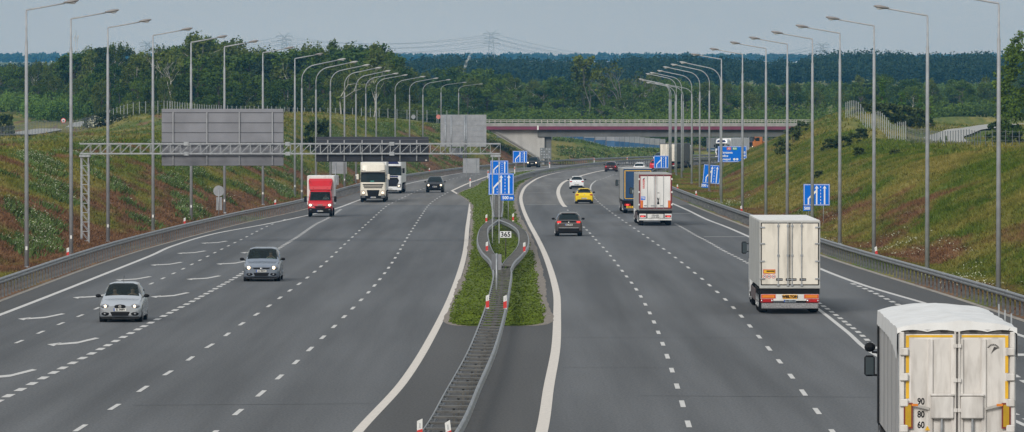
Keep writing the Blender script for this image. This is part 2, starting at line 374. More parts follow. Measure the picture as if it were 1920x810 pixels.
# edge lines
EL_out = PL([(-24.1 + .0, 90, 0), (-60, 612), (0, 590.5), (100, 552), (191, 516), (284, 479), (322, 462), (399, 439), (498, 420.5), (576, 404), (627, 392), (674, 375), (759, 346), (804, 336), (847, 327.5), (912, 318), (1.2, 938, 0), (9, 1000, 0), (17.5, 1046, 0), (29, 1094, 0), (45, 1142, 0), (68, 1183, 0), (112, 1228, 0), (221, 1288, 0)])
EL_in = PL([(-5.6, 90, 0), (-4.8, 120, 0), (671, 810), (755.5, 717), (811, 628), (849, 548), (871, 477), (876.5, 426), (880, 400.5), (883, 378)])
EL_in2 = PL([(883, 378), (866, 368), (847.3, 357.6)], 2)
EL_in3 = PL([(847.3, 357.6), (875, 345), (894, 338), (914, 331), (-2.2, 850, 0), (2.5, 905, 0), (9, 965, 0), (17, 1015, 0), (27, 1062, 0), (41, 1106, 0), (62, 1150, 0), (100, 1190, 0), (225, 1258, 0)], 4)
ER_in = PL([(-.6, 90, 0), (0, 120, 0), (1015.6, 810), (1029, 725.5), (1042, 654), (1044.5, 597), (1043, 548), (1026.7, 490), (1009, 450), (993, 420), (982, 395), (977, 377), (977.3, 366), (983.7, 352), (994, 343), (1010, 333.7), (1035, 326), (1072.5, 319), (1110, 315), (1132, 313), (20.5, 1000, 0), (29, 1043, 0), (40, 1080, 0), (57, 1120, 0), (88, 1155, 0), (132, 1188, 0), (240, 1242, 0)])
ER_out = PL([(19.6, 90, 0), (2080, 690), (1920, 631), (1902, 625.6), (1731, 567.8), (1689, 555.8), (1617.8, 534.4), (1537.8, 504), (1400, 442), (1363, 426), (1324, 411), (1289, 394), (1261.5, 382), (14.6, 680, 0), (15.6, 760, 0), (17.6, 830, 0), (21, 895, 0), (25, 950, 0), (29, 992, 0), (35, 1034, 0), (44.5, 1078, 0), (60, 1112, 0), (86, 1148, 0)])
EL_in_all = np.vstack([EL_in, EL_in2[1:], EL_in3[1:]])
# shoulders: 4 mm above the lanes
mb = MB()
ta = resample(pa, 6); o = offset(EL_out, .12)
def match(A, B):
    """for every point of A the nearest on B"""
    out = []
    for p in A:
        d = ((B - p) ** 2).sum(1); out.append(B[d.argmin()])
    return np.array(out)
Bf = resample(pa, 1.0)
between(match(o, Bf), o, .004, mb)
Bf = resample(pb, 1.0); o = offset(ER_out, -.12)
between(o, match(o, Bf), .004, mb)
tag(mb.build('hard_shoulder', M_SHO), kind='structure')
# the paved middle between the carriageways
mi = EL_in_all[EL_in_all[:, 1] < 1150]; Bf = resample(ER_in, 1.0)
o = offset(mi, -.13); q = match(o, offset(Bf, .13))
mb = MB(); between(o, q, .004, mb); tag(mb.build('median_pavement', M_SHO), kind='structure')
# ------------------------------------------------------------------ grass island and its stony rim
GL = PL([(888, 616), (860, 615), (846, 608), (851, 583), (866.7, 539), (880, 503), (887, 450), (888.5, 420), (888, 400), (887, 384), (874, 371), (862, 363), (-4.3, 700, 0), (914, 336.5), (-.8, 850, 0), (3.4, 900, 0), (9.8, 960, 0), (18, 1012, 0), (28, 1060, 0), (41.5, 1102, 0), (62, 1144, 0)], 3)
GR = PL([(905, 616), (960, 616), (1015.6, 612), (1012.6, 558), (1005, 498.5), (990, 448), (969.6, 406.7), (964, 383), (964.5, 368), (970, 352), (981, 342), (1000, 332), (1030, 323), (1072, 316), (1110, 312), (15, 990, 0), (21, 1030, 0), (31, 1065, 0), (44, 1100, 0), (64, 1138, 0)], 3)
def band(A, B, n): 
    ta = np.linspace(0, 1, n); 
    def rs(P):
        d = np.r_[0, np.cumsum(np.linalg.norm(np.diff(P, axis=0), axis=1))]; return np.stack([np.interp(ta * d[-1], d, P[:, k]) for k in (0, 1)], 1)
    return rs(A), rs(B)
def ysamp(P, yy): 
    P = P[np.argsort(P[:, 1])]; return np.stack([np.interp(yy, P[:, 1], P[:, 0]), yy], 1)
yy = np.r_[np.linspace(236.4, 330, 160), np.linspace(331, 1100, 420)]
ga = ysamp(GL, yy); gb = ysamp(GR, yy); 
gb[:, 0] = np.maximum(gb[:, 0], ga[:, 0] + .1)
M_LAWN = mat('verge_grass', (.105, .140, .022), .9, var=.45, scale=1.6, spec=.1)
M_STONE = mat('rim_stone', (.23, .20, .17), .9, var=.35, scale=6, spec=.2)
mb = MB(); wob = .16 * fbm(yy, yy * 0, 9, 71, 4)
rim = np.clip((yy - 236) / 10, 0, 1)
rn2 = .7 * (1 - np.sqrt(1 - np.clip((241 - yy) / 5.0, 0, 1) ** 2)); a2 = ga.copy(); b2 = gb.copy(); a2[:, 0] += rn2; b2[:, 0] -= rn2; a2[:, 0] -= .28 + wob * .5; b2[:, 0] += .32 + wob * .5
between(a2, b2, .012, mb); tag(mb.build('gravel_rim', M_STONE), kind='structure')
rnd = .9 * (1 - np.sqrt(1 - np.clip((242 - yy) / 5.8, 0, 1) ** 2)); a3 = ga.copy(); b3 = gb.copy(); a3[:, 0] += rnd; b3[:, 0] -= rnd; a3[:, 0] += wob * .6; b3[:, 0] -= .1 + wob * .8
mb = MB(); between(a3, b3, .017, mb, n=4); lawn = mb.build('median_grass_bed', M_LAWN); tag(lawn, kind='structure')
GA, GB = a3, b3
# narrow stony strip at the foot of the outer barriers
mb = MB(); P = resample(RL, 3); P = P[P[:, 1] < 560]; strip(P, -.5, -.75, .010, mb)
P = resample(RR, 3); P = P[P[:, 1] < 560]; strip(P, .5, .8, .010, mb)
tag(mb.build('gutter_strip', mat('gutter', (.30, .27, .23), .9, var=.35, scale=2)), kind='structure')
# ------------------------------------------------------------------ markings
def linemat():
    m = mat('road_paint', (.60, .585, .56), .7, var=.10, scale=5, spec=.3, dirt=((.25, .25, .24), 2.2, .55)); return m
M_PAINT = linemat(); M_CREAM = mat('road_paint_cream', (.66, .605, .54), .7, var=.06, scale=5, spec=.3, dirt=((.3, .28, .25), 2.5, .35))
M_WORN = mat('road_paint_worn', (.26, .26, .25), .8, var=.2, scale=4)
ZM = .009
mk = MB(); mc = MB(); mw = MB()
strip(EL_out, .13, -.13, ZM, mk); strip(ER_out, .13, -.13, ZM, mk)
strip(EL_in, .145, -.145, ZM, mc); strip(EL_in2, .145, -.145, ZM + .002, mc); strip(EL_in3, .15, -.15, ZM, mc)
strip(ER_in, .165, -.165, ZM, mc)
def dashes(pts, on, per, w, mbx, start=0.0, stop=None):
    P = resample(PL(pts, .5) if not isinstance(pts, np.ndarray) else pts, .5); d = start
    n = len(P)
    while int((d + on) * 2) < n and (stop is None or d < stop):
        seg = P[int(d * 2):int((d + on) * 2) + 1]
        if len(seg) > 1: strip(seg, w / 2, -w / 2, ZM, mbx)
        d += per
LA = [(-9.2, 95, 0), (-8.3, 130, 0), (440.5, 778), (486, 741), (521, 710), (553, 681), (580, 656), (605, 633), (628, 611), (663.5, 576), (693, 546), (723, 510), (742, 482), (764, 445), (780.6, 418.6), (791.5, 402), (804, 384.4), (819, 372.5), (833, 364.5), (842, 359.5)]
LB = [(-13, 95, 0), (-12.1, 130, 0), (184, 782), (244, 745), (295, 712), (340, 684), (378, 658), (414, 636), (445, 613), (497, 579), (537.8, 549), (572, 524), (609.8, 492.7), (644.4, 459.8), (677, 429.5), (697, 411), (725.5, 386), (741, 378), (763, 367), (790, 355), (840, 338), (872.5, 330.6), (901, 327), (1.3, 890, 0), (8.2, 950, 0), (15.5, 1003, 0), (25, 1050, 0), (38, 1100, 0), (58, 1147, 0), (100, 1195, 0)]
LC = [(-17, 95, 0), (-16.5, 130, 0), (-120, 813), (0, 750.5), (40, 730), (80, 709.5), (118, 690), (184, 657), (241, 627), (313, 589.6), (363, 563.8), (412, 537), (453, 513.6), (523, 466), (561, 442), (592.5, 420.5), (614, 409.6), (640, 392)]
LD = [(-21, 95, 0), (-20.4, 140, 0), (-90, 689), (26.7, 644.7), (77, 623), (121.8, 603.8), (162.7, 587), (288, 530), (335.6, 508), (373.8, 488.7), (421, 464.7), (460, 445.4), (502.6, 423.7), (545, 408)]
dashes(LA, 3.6, 11.35, .15, mk, 3); dashes(LB, 3.6, 11.35, .15, mk, 6); dashes(LC, 2.0, 3.9, .26, mk); dashes(LD, 3.2, 9.5, .14, mk)
LE = [(1049, 371), (1046.5, 360), (1050, 349), (1060, 340), (1085, 331), (1110, 324), (1129, 320), (18.2, 960, 0), (24, 1005, 0), (32, 1045, 0), (43, 1083, 0), (60, 1120, 0)]
strip(PL([(1060, 388), (1055, 383)] + LE, 3), .20, -.20, ZM, mc)
LE2 = [(3.9, 90, 0), (4.3, 120, 0), (1287, 784), (1277, 748.7), (1257, 686), (1240, 638), (1224, 599), (1207, 565.6), (1189.8, 538), (1172, 515), (1156, 494), (1135.6, 469), (1122, 455), (1105, 436), (1094.5, 426), (1080, 410), (1066, 396), (1061, 390)]
LF = [(7.7, 90, 0), (8.1, 120, 0), (1547, 791), (1520, 755), (1495.6, 721.6), (1473, 692), (1451.6, 666), (1415, 622), (1383.6, 586), (1353, 555), (1310.7, 518.4), (1262, 479.8), (1222, 451), (1189, 428), (1168.6, 413.8), (1151.4, 402), (1133, 388), (1119, 376), (1113, 368), (1107.5, 356)]
dashes(LE2, 3.6, 11.35, .15, mk, 1.5); dashes(LF, 3.6, 11.35, .15, mk, 8.5)
LF2 = [(1107.5, 356), (1107.3, 351), (1110, 345), (1117.5, 338.7)]
strip(PL(LF2, 3), .08, -.08, ZM, mk)
dashes([(1117.5, 338.7), (1139, 332), (1151, 327.5), (1180, 322), (21, 960, 0), (26, 1000, 0), (34, 1040, 0), (46, 1082, 0), (64, 1117, 0)], 4, 11.35, .15, mk, 3)
LG = [(15.5, 100, 0), (14.6, 140, 0), (1646, 668), (1586.7, 621), (1533, 579), (1478, 542), (1430, 512), (1395.6, 490), (1355.6, 469.5), (1329, 454), (1304, 441), (1283, 429), (1263.7, 418.5)]
PG = PL(LG, 2); near = PG[PG[:, 1] < 305]; strip(near, .09, -.09, ZM, mk)
PG5 = resample(PG, .5); dashes(PG5[PG5[:, 1] > 309], 2, 3.9, .2, mk)
nb = resample(offset(near, -.42), .5); dashes(nb, 2, 3.9, .2, mk)
LI = [(20.0, 130, 0), (1990, 745), (1913, 711), (1860, 672), (1760, 610), (1669, 564), (1630, 545), (1591, 529)]
dashes(LI, 2.2, 4, .24, mk)
# thin cross lines and strips
def cross(x0, x1, y, w, m, y2=None):
    a = G(x0, y); b = G(x1, y2 or y); m.add([(a[0], a[1] - w, ZM), (b[0], b[1] - w, ZM), (b[0], b[1] + w, ZM), (a[0], a[1] + w, ZM)], [(0, 1, 2, 3)])
for x0, x1, y in ((987, 1043, 384), (986, 1033, 361.6), (999, 1042, 345), (998, 1034, 348), (1021, 1056, 335), (1047, 1070, 329.3), (1066, 1084, 326.3), (1261, 1296, 400.3), (1320, 1398, 444)): cross(x0, x1, y, .75, mw)
cross(1896, 1960, 665.5, 1.0, mk)
mj = MB(); 
for x0, x1, y, y2 in ((1052, 1560, 633, 634), (1054, 1250, 689, 690), (760, 884, 470, 470), (420, 860, 560, 562), (1010, 1240, 470, 471), (1200, 1640, 742, 745), (250, 700, 760, 757)): cross(x0, x1, y, .05, mj, y2)
tag(mj.build('tar_seams', mat('tar_seam', (.092, .095, .098), .85, 0, .1, 4, spec=.2)), kind='structure')
def arrow(tx, ty, w=1.0):
    """bent lane-merge arrow; its tip is at this pixel, traffic runs towards the camera"""
    x, y = G(tx, ty)
    Q = [((-.06, 0), (.42, 1.9), (.38, -1.7)), ((.36, -.8), (.36, .9), (1.06, 2.5), (1.18, .8)), ((1.06, 2.5), (1.18, .8), (1.74, 6.0), (1.48, 6.6))]
    for q in Q: mk.add([(x + a * w, y + b, ZM) for a, b in q], [tuple(range(len(q)))])
for t in ((36, 598), (138, 558), (218, 525), (283.5, 497), (333, 475), (378, 456), (-44, 709), (91, 646), (190, 593), (284, 556.5), (351, 523.5), (406.7, 495), (452, 474)): arrow(*t, .85)
tag(mk.build('lane_markings', M_PAINT), kind='structure'); tag(mc.build('edge_markings', M_CREAM), kind='structure'); tag(mw.build('worn_markings', M_WORN), kind='structure')
# ------------------------------------------------------------------ shared materials
M_GALV = mat('galvanised_steel', (.36, .38, .40), .5, .55, .15, 6, spec=.5)
M_RAIL = mat('barrier_steel', (.25, .262, .275), .45, .6, .22, 2.5)
M_RAILD = mat('barrier_post_steel', (.13, .135, .14), .6, .4, .25, 5)
M_POLE = mat('lamp_pole_paint', (.34, .36, .385), .6, .08, .12, 2)
M_HEAD = mat('lamp_head_grey', (.24, .23, .23), .45, .1, .08, 4)
M_LGLASS = mat('lamp_lens', (.55, .56, .56), .25, 0, .05, 4)
M_WHITE = mat('white_plastic', (.74, .74, .72), .5, 0, .08, 6)
M_RED = mat('signal_red', (.62, .035, .03), .45, 0, .08, 6)
M_BLUE = mat('sign_blue', (.001, .15, .68), .6, 0, .05, 2, spec=.15)
M_SWHITE = mat('sign_white', (.80, .81, .82), .5, 0, .04, 3)
M_BACK = mat('sign_back_aluminium', (.23, .235, .26), .5, .2, .10, .8)
M_BACKD = mat('sign_back_dark', (.035, .040, .055), .5, .1, .12, 1)
M_RIB = mat('sign_rib', (.33, .34, .36), .5, .3, .1, 2)
M_BLACK = mat('black_plastic', (.007, .007, .008), .65, 0, .1, 4, spec=.2)
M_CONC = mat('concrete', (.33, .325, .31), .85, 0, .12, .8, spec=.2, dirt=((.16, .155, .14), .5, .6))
M_CONCD = mat('girder_shade_concrete', (.15, .155, .155), .85, 0, .12, .6, spec=.2, dirt=((.11, .11, .10), .4, .6))
M_PURPLE = mat('fascia_purple', (.17, .028, .065), .6, 0, .15, .7, dirt=((.10, .05, .06), .6, .5))
# ------------------------------------------------------------------ steel barriers
WB = [(0, .0), (.045, .035), (.075, .085), (.03, .135), (.03, .175), (.075, .225), (.045, .275), (0, .31)]
def wbeam(P, side, z0, mb, th=.012):
    """corrugated beam along P, bulging to one side"""
    N = normals(P); o = len(mb.v); k = len(WB)
    for i, p in enumerate(P):
        for dx, dz in WB: q = p[:2] + N[i] * side * dx; mb.v.append((q[0], q[1], z0 + dz))
        for dx, dz in WB[::-1]: q = p[:2] + N[i] * side * (dx - th); mb.v.append((q[0], q[1], z0 + dz + .001))
    kk = 2 * k
    for i in range(len(P) - 1):
        for j in range(kk): mb.f.append((o + i * kk + j, o + i * kk + (j + 1) % kk, o + (i + 1) * kk + (j + 1) % kk, o + (i + 1) * kk + j)); mb.mi.append(0)
M_CROSS = mat('cross_piece_steel', (.115, .112, .105), .6, .35, .25, 3)
def post_bm(h=.74): return MB().box(-.06, .06, -.03, .03, -.3, h).box(-.06, .06, -.05, -.03, -.3, h)
def barrier(name, label, P, side, y0, y1, first_y, sp=2.0, z0=.55, cat='crash barrier'):
    P = P[(P[:, 1] >= y0) & (P[:, 1] <= y1)]
    t = thing(name, label, cat, (P[0][0], P[0][1], 0)); org = np.array([P[0][0], P[0][1]])
    m = MB(); Q = resample(P, 4) - org; wbeam(Q, side, z0, m); m.build('beam', M_RAIL, t, smooth=True)
    m = MB(); Qb = offset(Q, -side * .16)
    for i in range(len(Qb) - 1): m.bar((*Qb[i], z0 + .20), (*Qb[i + 1], z0 + .20), .05, .10)
    m.build('rear_beam', M_RAIL, t)
    Qp = resample(offset(P, -side * .08), sp); N = normals(Qp); k = 0; pm = None; far = MB()
    for p, n in zip(Qp, N):
        l = p - org; a = math.atan2(n[1], n[0])
        if p[1] < first_y or k >= 100: far.box(l[0] - .055, l[0] + .055, l[1] - .03, l[1] + .03, -.3, .74); continue
        if pm is None: pm = post_bm().build('post', M_RAILD, t); o = pm
        else: o = pm.copy(); COL.objects.link(o); o.parent = t
        o.location = (l[0], l[1], 0); o.rotation_euler = (0, 0, a); k += 1
    if far.v: o = far.build('posts', M_RAILD, t); o['kind'] = 'stuff'
    return t
RLr = resample(RL, 2); RRr = resample(RR, 2)
barrier('roadside_barrier', 'long grey crash barrier on dark posts along the left verge below the flowering bank', RLr, -1, 120, 1290, 268)
barrier('roadside_barrier', 'long grey steel crash barrier along the right verge, below the green bank', RRr, 1, 100, 1290, 240)
def PLz(pts, z, step): return resample(crom([G(p[0], p[1], z) if len(p) == 2 else (p[0], p[1]) for p in pts], 10), step)
def ladder(name, label, A, B, sp=2.8, barw=.30, rails=(1, 1)):
    """two beams facing outwards, tied by flat cross pieces"""
    n = min(100, int(max(np.linalg.norm(np.diff(A, axis=0), axis=1).sum(), 1) / sp))
    def rs(P, m):
        d = np.r_[0, np.cumsum(np.linalg.norm(np.diff(P, axis=0), axis=1))]; tt = np.linspace(0, d[-1], m); return np.stack([np.interp(tt, d, P[:, k]) for k in (0, 1)], 1)
    org = (A[0] + B[0]) / 2; t = thing(name, label, 'crash barrier', (org[0], org[1], 0))
    for P, sd in ((A, 1), (B, -1)):
        m = MB(); wbeam(rs(P, 60) - org, sd, .44, m); m.build('beam', M_RAIL, t, smooth=True)
    lo_, hi_ = max(A[0][1], B[0][1]), min(A[-1][1], B[-1][1]); yy_ = np.linspace(lo_, hi_, n + 1)
    a = ysamp(A, yy_) - org; b = ysamp(B, yy_) - org
    for i in range(n + 1):
        p, q = Vector((*a[i], .715)), Vector((*b[i], .715))
        m = MB().bar(p, q, barw, .05); m.build('cross_piece', M_CROSS, t)
        if i % 2 == 0:
            c = (p + q) / 2; MB().box(c.x - .035, c.x + .035, c.y - .03, c.y + .03, 0, .66).build('post', M_CROSS, t)
    return t
zt = .75
Lad_L = PLz([(-4.0, 95, 0), (-3.1, 118, 0), (793, 806), (835.6, 734), (880, 654), (906.7, 588), (917.8, 554), (926.5, 515), (925, 503)], zt, 1)
Lad_R = PLz([(-3.2, 95, 0), (-2.3, 118, 0), (855.6, 806), (897.8, 716.7), (926.7, 650), (946.7, 579), (955.6, 530), (958, 512), (957, 503)], zt, 1)
ladder('median_barrier', 'ladder-like double steel barrier running down the paved median towards the camera', Lad_L, Lad_R)
ladder('median_barrier', 'left arm of the steel barrier loop that rings the 365 plate in the median grass', PLz([(926, 503), (919, 487), (904.4, 472), (896.3, 454), (898.5, 433), (906, 421), (919, 412), (929, 406)], zt, 1),
       PLz([(941, 497), (936, 484), (926, 474), (918, 458), (914, 440), (915, 427), (925, 418), (935, 411)], zt, 1), 1.7, .55)
ladder('median_barrier', 'right arm of the steel barrier loop that rings the 365 plate in the median grass', PLz([(941, 497), (949, 486), (961, 474), (972, 459), (974, 442), (970, 430), (955, 419), (935, 411)], zt, 1),
       PLz([(957.5, 503), (963.7, 491), (978.5, 476), (989.5, 459), (987.5, 437), (974, 424), (957, 413.5), (938, 406)], zt, 1), 1.7, .55)
ladder('median_barrier', 'far ladder-like steel barrier in the median grass behind the 500 m sign', PLz([(927, 406), (924, 390), (920, 368)], zt, 1), PLz([(939.5, 406), (942, 390), (942, 368)], zt, 1), 1.7, .55)
MR = resample(crom([G(931, 366, .75), (-.6, 640), (-.1, 690), (.5, 740), (3.6, 818), (7.6, 880), (13.2, 947), (19.5, 1003), (29, 1052), (42.5, 1094), (62, 1134), (100, 1176), (225, 1246)], 10), 2)
barrier('central_barrier', 'single steel barrier curving away on the narrow grass median under the bridge', MR, -1, 500, 1250, 500, 2.6)
# ------------------------------------------------------------------ red and white marker posts
def marker(h=1.08):
    t = thing('marker_post', 'x', 'marker post')
    m = MB().prism([(-.06, -.2), (.06, -.2), (.06, h), (-.06, h - .05)], -.03, .03, 'y'); m.build('body', M_WHITE, t)
    MB().prism([(-.062, h - .42), (.062, h - .38), (.062, h - .13), (-.062, h - .17)], -.033, .033, 'y').build('red_band', M_RED, t)
    MB().box(-.025, .025, -.037, -.033, h - .36, h - .2).build('reflector', mat('reflector', (.75, .35, .25), .3), t); return t
mk0 = marker(); mkt = treeof(mk0)
def short_marker():
    t = thing('marker_post', 'x', 'marker post'); MB().prism([(-.065, -.05), (.065, -.05), (.065, .54), (-.065, .48)], -.03, .03, 'y').build('body', M_WHITE, t)
    MB().prism([(-.067, .0), (.067, .02), (.067, .30), (-.067, .26)], -.033, .033, 'y').build('red_band', M_RED, t); MB().box(-.02, .02, -.037, -.033, .32, .44).build('reflector', M_LGLASS, t); return t
ms0 = short_marker(); mst = treeof(ms0); ms_used = []
def ground_y(px, z=0): return None
def on_offset(P, px, off):
    """the point of a curve, moved sideways, that lies on this column of the photograph"""
    Q = offset(P, off); c = Q[:, 0] / Q[:, 1] * F + 960; best = None
    for i in range(len(Q) - 1):
        if (c[i] - px) * (c[i + 1] - px) <= 0:
            t = (px - c[i]) / (c[i + 1] - c[i] + 1e-9); q = Q[i] * (1 - t) + Q[i + 1] * t
            if best is None: best = q
    if best is None: best = Q[np.abs(c - px).argmin()]
    return best
mps = []; mk_used = []
for i, px in enumerate((127, 346, 516, 740, 805)):
    q = on_offset(RLr, px, .06); mps.append((q[0], q[1], 'S0', '%s red and white marker post on top of the left roadside barrier' % ('nearest' if i == 0 else ordn(i) + ' nearest')))
for i, px in enumerate((1644, 1391, 1306, 1271)):
    q = on_offset(RRr, px, -.06); mps.append((q[0], q[1], 'S-7', '%s leaning red and white marker post on top of the right roadside barrier' % ('nearest' if i == 0 else ordn(i) + ' nearest')))
for px, py, lb in ((787, 829, 'marker post left of the ladder barrier at the bottom edge'), (843, 832, 'leaning marker post on the ladder barrier at the bottom edge'),
                   (914, 578, 'marker post left of the ladder barrier near the grass tip'), (947, 579, 'marker post right of the ladder barrier near the grass tip'),
                   (913, 471, 'marker post on the left arm of the barrier loop'), (983, 472, 'marker post on the right arm of the barrier loop'),
                   (912, 416, 'marker post at the far left of the barrier loop'), (962, 414, 'marker post at the far right of the barrier loop'), (881.5, 350, 'marker post in the grass behind the kink of the cream edge line'),
                   (915, 334, 'marker post left of the smaller blue lane sign in the median'), (965, 326, 'marker post beside the third blue lane sign'), (1030.5, 315.5, 'marker post on the median beyond the far lane sign'),
                   (943, 381, 'marker post under the 500 m plate'), (1114, 307, 'marker post on the median under the left part of the bridge span'), (1176, 306, 'marker post on the median near the blue lorry')):
    sh = 'barrier' in lb and 'roadside' not in lb; x, y = G(px, py, .72 if sh else 0); mps.append((x, y, 'S0' if sh else 0, 'red and white ' + lb if not lb.startswith(('white', 'leaning')) else lb))
for i, (x, y, lean, lb) in enumerate(mps):
    lb = lb.replace('leaning marker', 'leaning red and white marker')
    if isinstance(lean, str):
        if not ms_used: ms_used.append(1); o = ms0; o.location = (x, y, .74); o['label'] = lb
        else: o = dup(ms0, mst, (x, y, .74), 0, lb)
        lean = R(float(lean[1:]) or (-6 if 'leaning' in lb else 0))
    elif not mk_used: mk_used.append(1); o = mk0; o.location = (x, y, 0); o['label'] = lb
    else: o = dup(mk0, mkt, (x, y, 0), 0, lb)
    o.rotation_euler = (0, lean, 0); o['group'] = 'red and white marker posts'
# ------------------------------------------------------------------ street lamps
def lamp(curved):
    t = thing('street_lamp', 'x', 'street lamp', group='street lamps with bent tube arms' if curved else 'street lamps with straight arms')
    if not curved:
        MB().tube([(0, 0, -.5), (0, 0, 12.2), (0, 0, 12.25), (0, 0, 13.85)], [.13, .085, .06, .055], 10).build('pole', M_POLE, t, True)
        MB().tube([(0, 0, 13.8), (0, 0, 13.9), (2.15, 0, 14.27)], [.055, .05, .042], 8).build('arm', M_POLE, t, True)
        c = (2.5, 0, 14.36)
    else:
        MB().tube([(0, 0, -.5), (0, 0, 11.0), (0, 0, 11.1)], [.13, .085, .075], 10).build('pole', M_POLE, t, True)
        a = [(0, 0, 11.0)] + [(1.5 - 1.5 * math.cos(q), 0, 11.9 + 1.5 * math.sin(q)) for q in np.linspace(0, 1.40, 9)] + [(3.55, 0, 13.86)]
        MB().tube(a, .05, 8).build('arm', M_POLE, t, True); c = (3.9, 0, 13.93)
    MB().box(-.16, .16, -.16, .16, -.1, .12, b=.03).build('foot_plate', M_POLE, t)
    h = MB(); n = 10
    prof = [(-.42, .05, -.02, .03), (-.34, .10, -.07, .05), (-.12, .17, -.10, .09), (.12, .18, -.10, .10), (.32, .13, -.06, .08), (.43, .03, -.01, .03)]
    vs = []; fs = []
    for x, wd, zl, zh in prof:
        for k in range(n):
            q = 2 * math.pi * k / n; vs.append((c[0] + x, wd * math.cos(q), c[2] + x * .12 + (zh if math.sin(q) > 0 else -zl) * math.sin(q)))
    for i in range(len(prof) - 1):
        for k in range(n): fs.append((i * n + k, i * n + (k + 1) % n, (i + 1) * n + (k + 1) % n, (i + 1) * n + k))
    fs += [tuple(range(n - 1, -1, -1)), tuple((len(prof) - 1) * n + k for k in range(n))]
    hd = h.add(vs, fs).build('lamp_head', M_HEAD if not curved else mat('lamp_head_pale', (.42, .42, .42), .4, .1, .06, 3), t, True)
    MB().ell((c[0] + .08, 0, c[2] - .07), (.2, .12, .07), 10, 5).build('lens', M_LGLASS, hd, True)
    MB().box(-.055, .055, -.142, -.128, 1.00, 1.20).build('number_sticker', M_WHITE, t)
    return t
la = lamp(False); lc = lamp(True); lat = treeof(la); lct = treeof(lc); used = {}
def put_lamp(curved, x, y, left, hs, label):
    z = tz(x, y); rz = 0 if left else math.pi
    if curved not in used: o = lc if curved else la; used[curved] = 1
    else: o = dup(lc if curved else la, lct if curved else lat, (0, 0, 0))
    o.location = (x, y, z); o.rotation_euler = (0, 0, rz); o.scale = (1, 1, hs); o['label'] = label
def by_base(px, py): return G(px, py, 0)
Ls = [(50, 502), (133.5, 478), (202.5, 454), (287, 433), (358.5, 414), (421, 402), (493, 386), (553, 370)]
for i, (px, py) in enumerate(Ls):
    x, y = by_base(px, py); put_lamp(False, x, y, True, 1.033 - tz(x, y) / 14, '%s straight-armed grey street lamp on the left verge' % ('nearest' if i == 0 else ordn(i) + ' nearest'))
for i, (px, ty) in enumerate([(566, 110), (592.5, 115), (619.5, 121), (646, 126), (667.5, 132), (686, 137), (705.5, 140), (741, 143), (768, 146), (793, 149), (827, 154), (860, 157)]):
    s = (216 - ty) / 5.55; y = F / s; x = (px - 960) / s; z = tz(x, y); put_lamp(True, x, y, True, (14.05 - z) / 14.0, '%s bent-arm street lamp on the left side of the motorway' % ('nearest' if i == 0 else ordn(i) + ' nearest'))
for i, (px, py) in enumerate([(1872, 546), (1738.5, 510), (1638.5, 480), (1574.5, 458), (1523, 441), (1476, 426), (1436, 413), (1392, 396), (1352.5, 381)]):
    x, y = by_base(px, py); put_lamp(False, x, y, False, 1 - tz(x, y) / 14, '%s straight-armed grey street lamp on the right verge' % ('nearest' if i == 0 else ordn(i) + ' nearest'))
for i, (px, Y, h) in enumerate([(1351, 616, 14.1), (1330, 655, 14.2), (1312, 690, 14.2), (1297, 733, 14.1), (1278, 795, 14.3), (1268, 830, 14.4), (1255, 822, 13.6), (1258, 848, 13.6), (1266, 872, 13.4), (1281, 900, 13.4), (1298, 930, 13.4)]):
    x, y = XY(px, Y); z = tz(x, y); put_lamp(True, x, y, False, (h - z) / 14, '%s bent-arm street lamp on the right side of the motorway' % ('nearest' if i == 0 else ordn(i) + ' nearest'))
# ------------------------------------------------------------------ gantry over the left carriageway
GY = 388; gx = lambda px: (px - 960) * GY / F; gz = lambda py: HC - (py - HY) * GY / F
g = thing('sign_gantry', 'grey lattice sign gantry spanning the left carriageway with two boards seen from behind', 'gantry', (gx(545), GY, 0))
def gl(x, y, z): return (x - gx(545), y - GY, z)
def truss_bar(m, a, b, w): m.bar(gl(*a), gl(*b), w)
m = MB(); x0, x1 = gx(151), gx(938); zb, ztp = gz(288), gz(269.5); dy = .9
for y in (GY - dy / 2, GY + dy / 2):
    for z in (zb, ztp): truss_bar(m, (x0, y, z), (x1, y, z), .09)
m.build('chord', M_GALV, g)
m = MB(); n = 42
for y in (GY - dy / 2, GY + dy / 2):
    for i in range(n):
        a = x0 + (x1 - x0) * i / n; b = x0 + (x1 - x0) * (i + 1) / n
        truss_bar(m, (a, y, zb), (b, y, ztp), .03)
        truss_bar(m, (b, y, zb), (b, y, ztp), .03)
for i in range(0, n + 1, 2):
    a = x0 + (x1 - x0) * i / n
    for z in (zb, ztp): truss_bar(m, (a, GY - dy / 2, z), (a, GY + dy / 2, z), .05)
m.build('bracing', M_GALV, g)
for px in (350, 540, 735):
    m = MB(); x = gx(px)
    for z in (zb, ztp): m.box(x - gx(545) - .16, x - gx(545) + .16, -dy / 2 - .12, -dy / 2 + .12, z - .12, z + .12)
    m.build('splice_plate', M_GALV, g)
for px, w2 in ((159.5, .24), (929.5, .22)):
    x = gx(px); zz = -.3; leg = MB()
    for sx in (-w2, w2):
        for sy in (-dy / 2, dy / 2): leg.bar(gl(x + sx, GY + sy, -.3), gl(x + sx, GY + sy, zb - .1), .065)
    lo = leg.build('leg', M_GALV, g); br = MB(); k = 0; z = .2
    while z < zb - .6:
        for sy in (-dy / 2, dy / 2): br.bar(gl(x - w2, GY + sy, z + .62), gl(x + w2, GY + sy, z), .026); br.bar(gl(x - w2, GY + sy, z), gl(x + w2, GY + sy, z), .035)
        z += .62; k += 1
    if px < 500: br.build('lattice', M_GALV, lo)
    MB().box(x - gx(545) - w2 - .12, x - gx(545) + w2 + .12, -dy / 2 - .1, dy / 2 + .1, zb - .22, zb - .08).build('cap_plate', M_GALV, g)
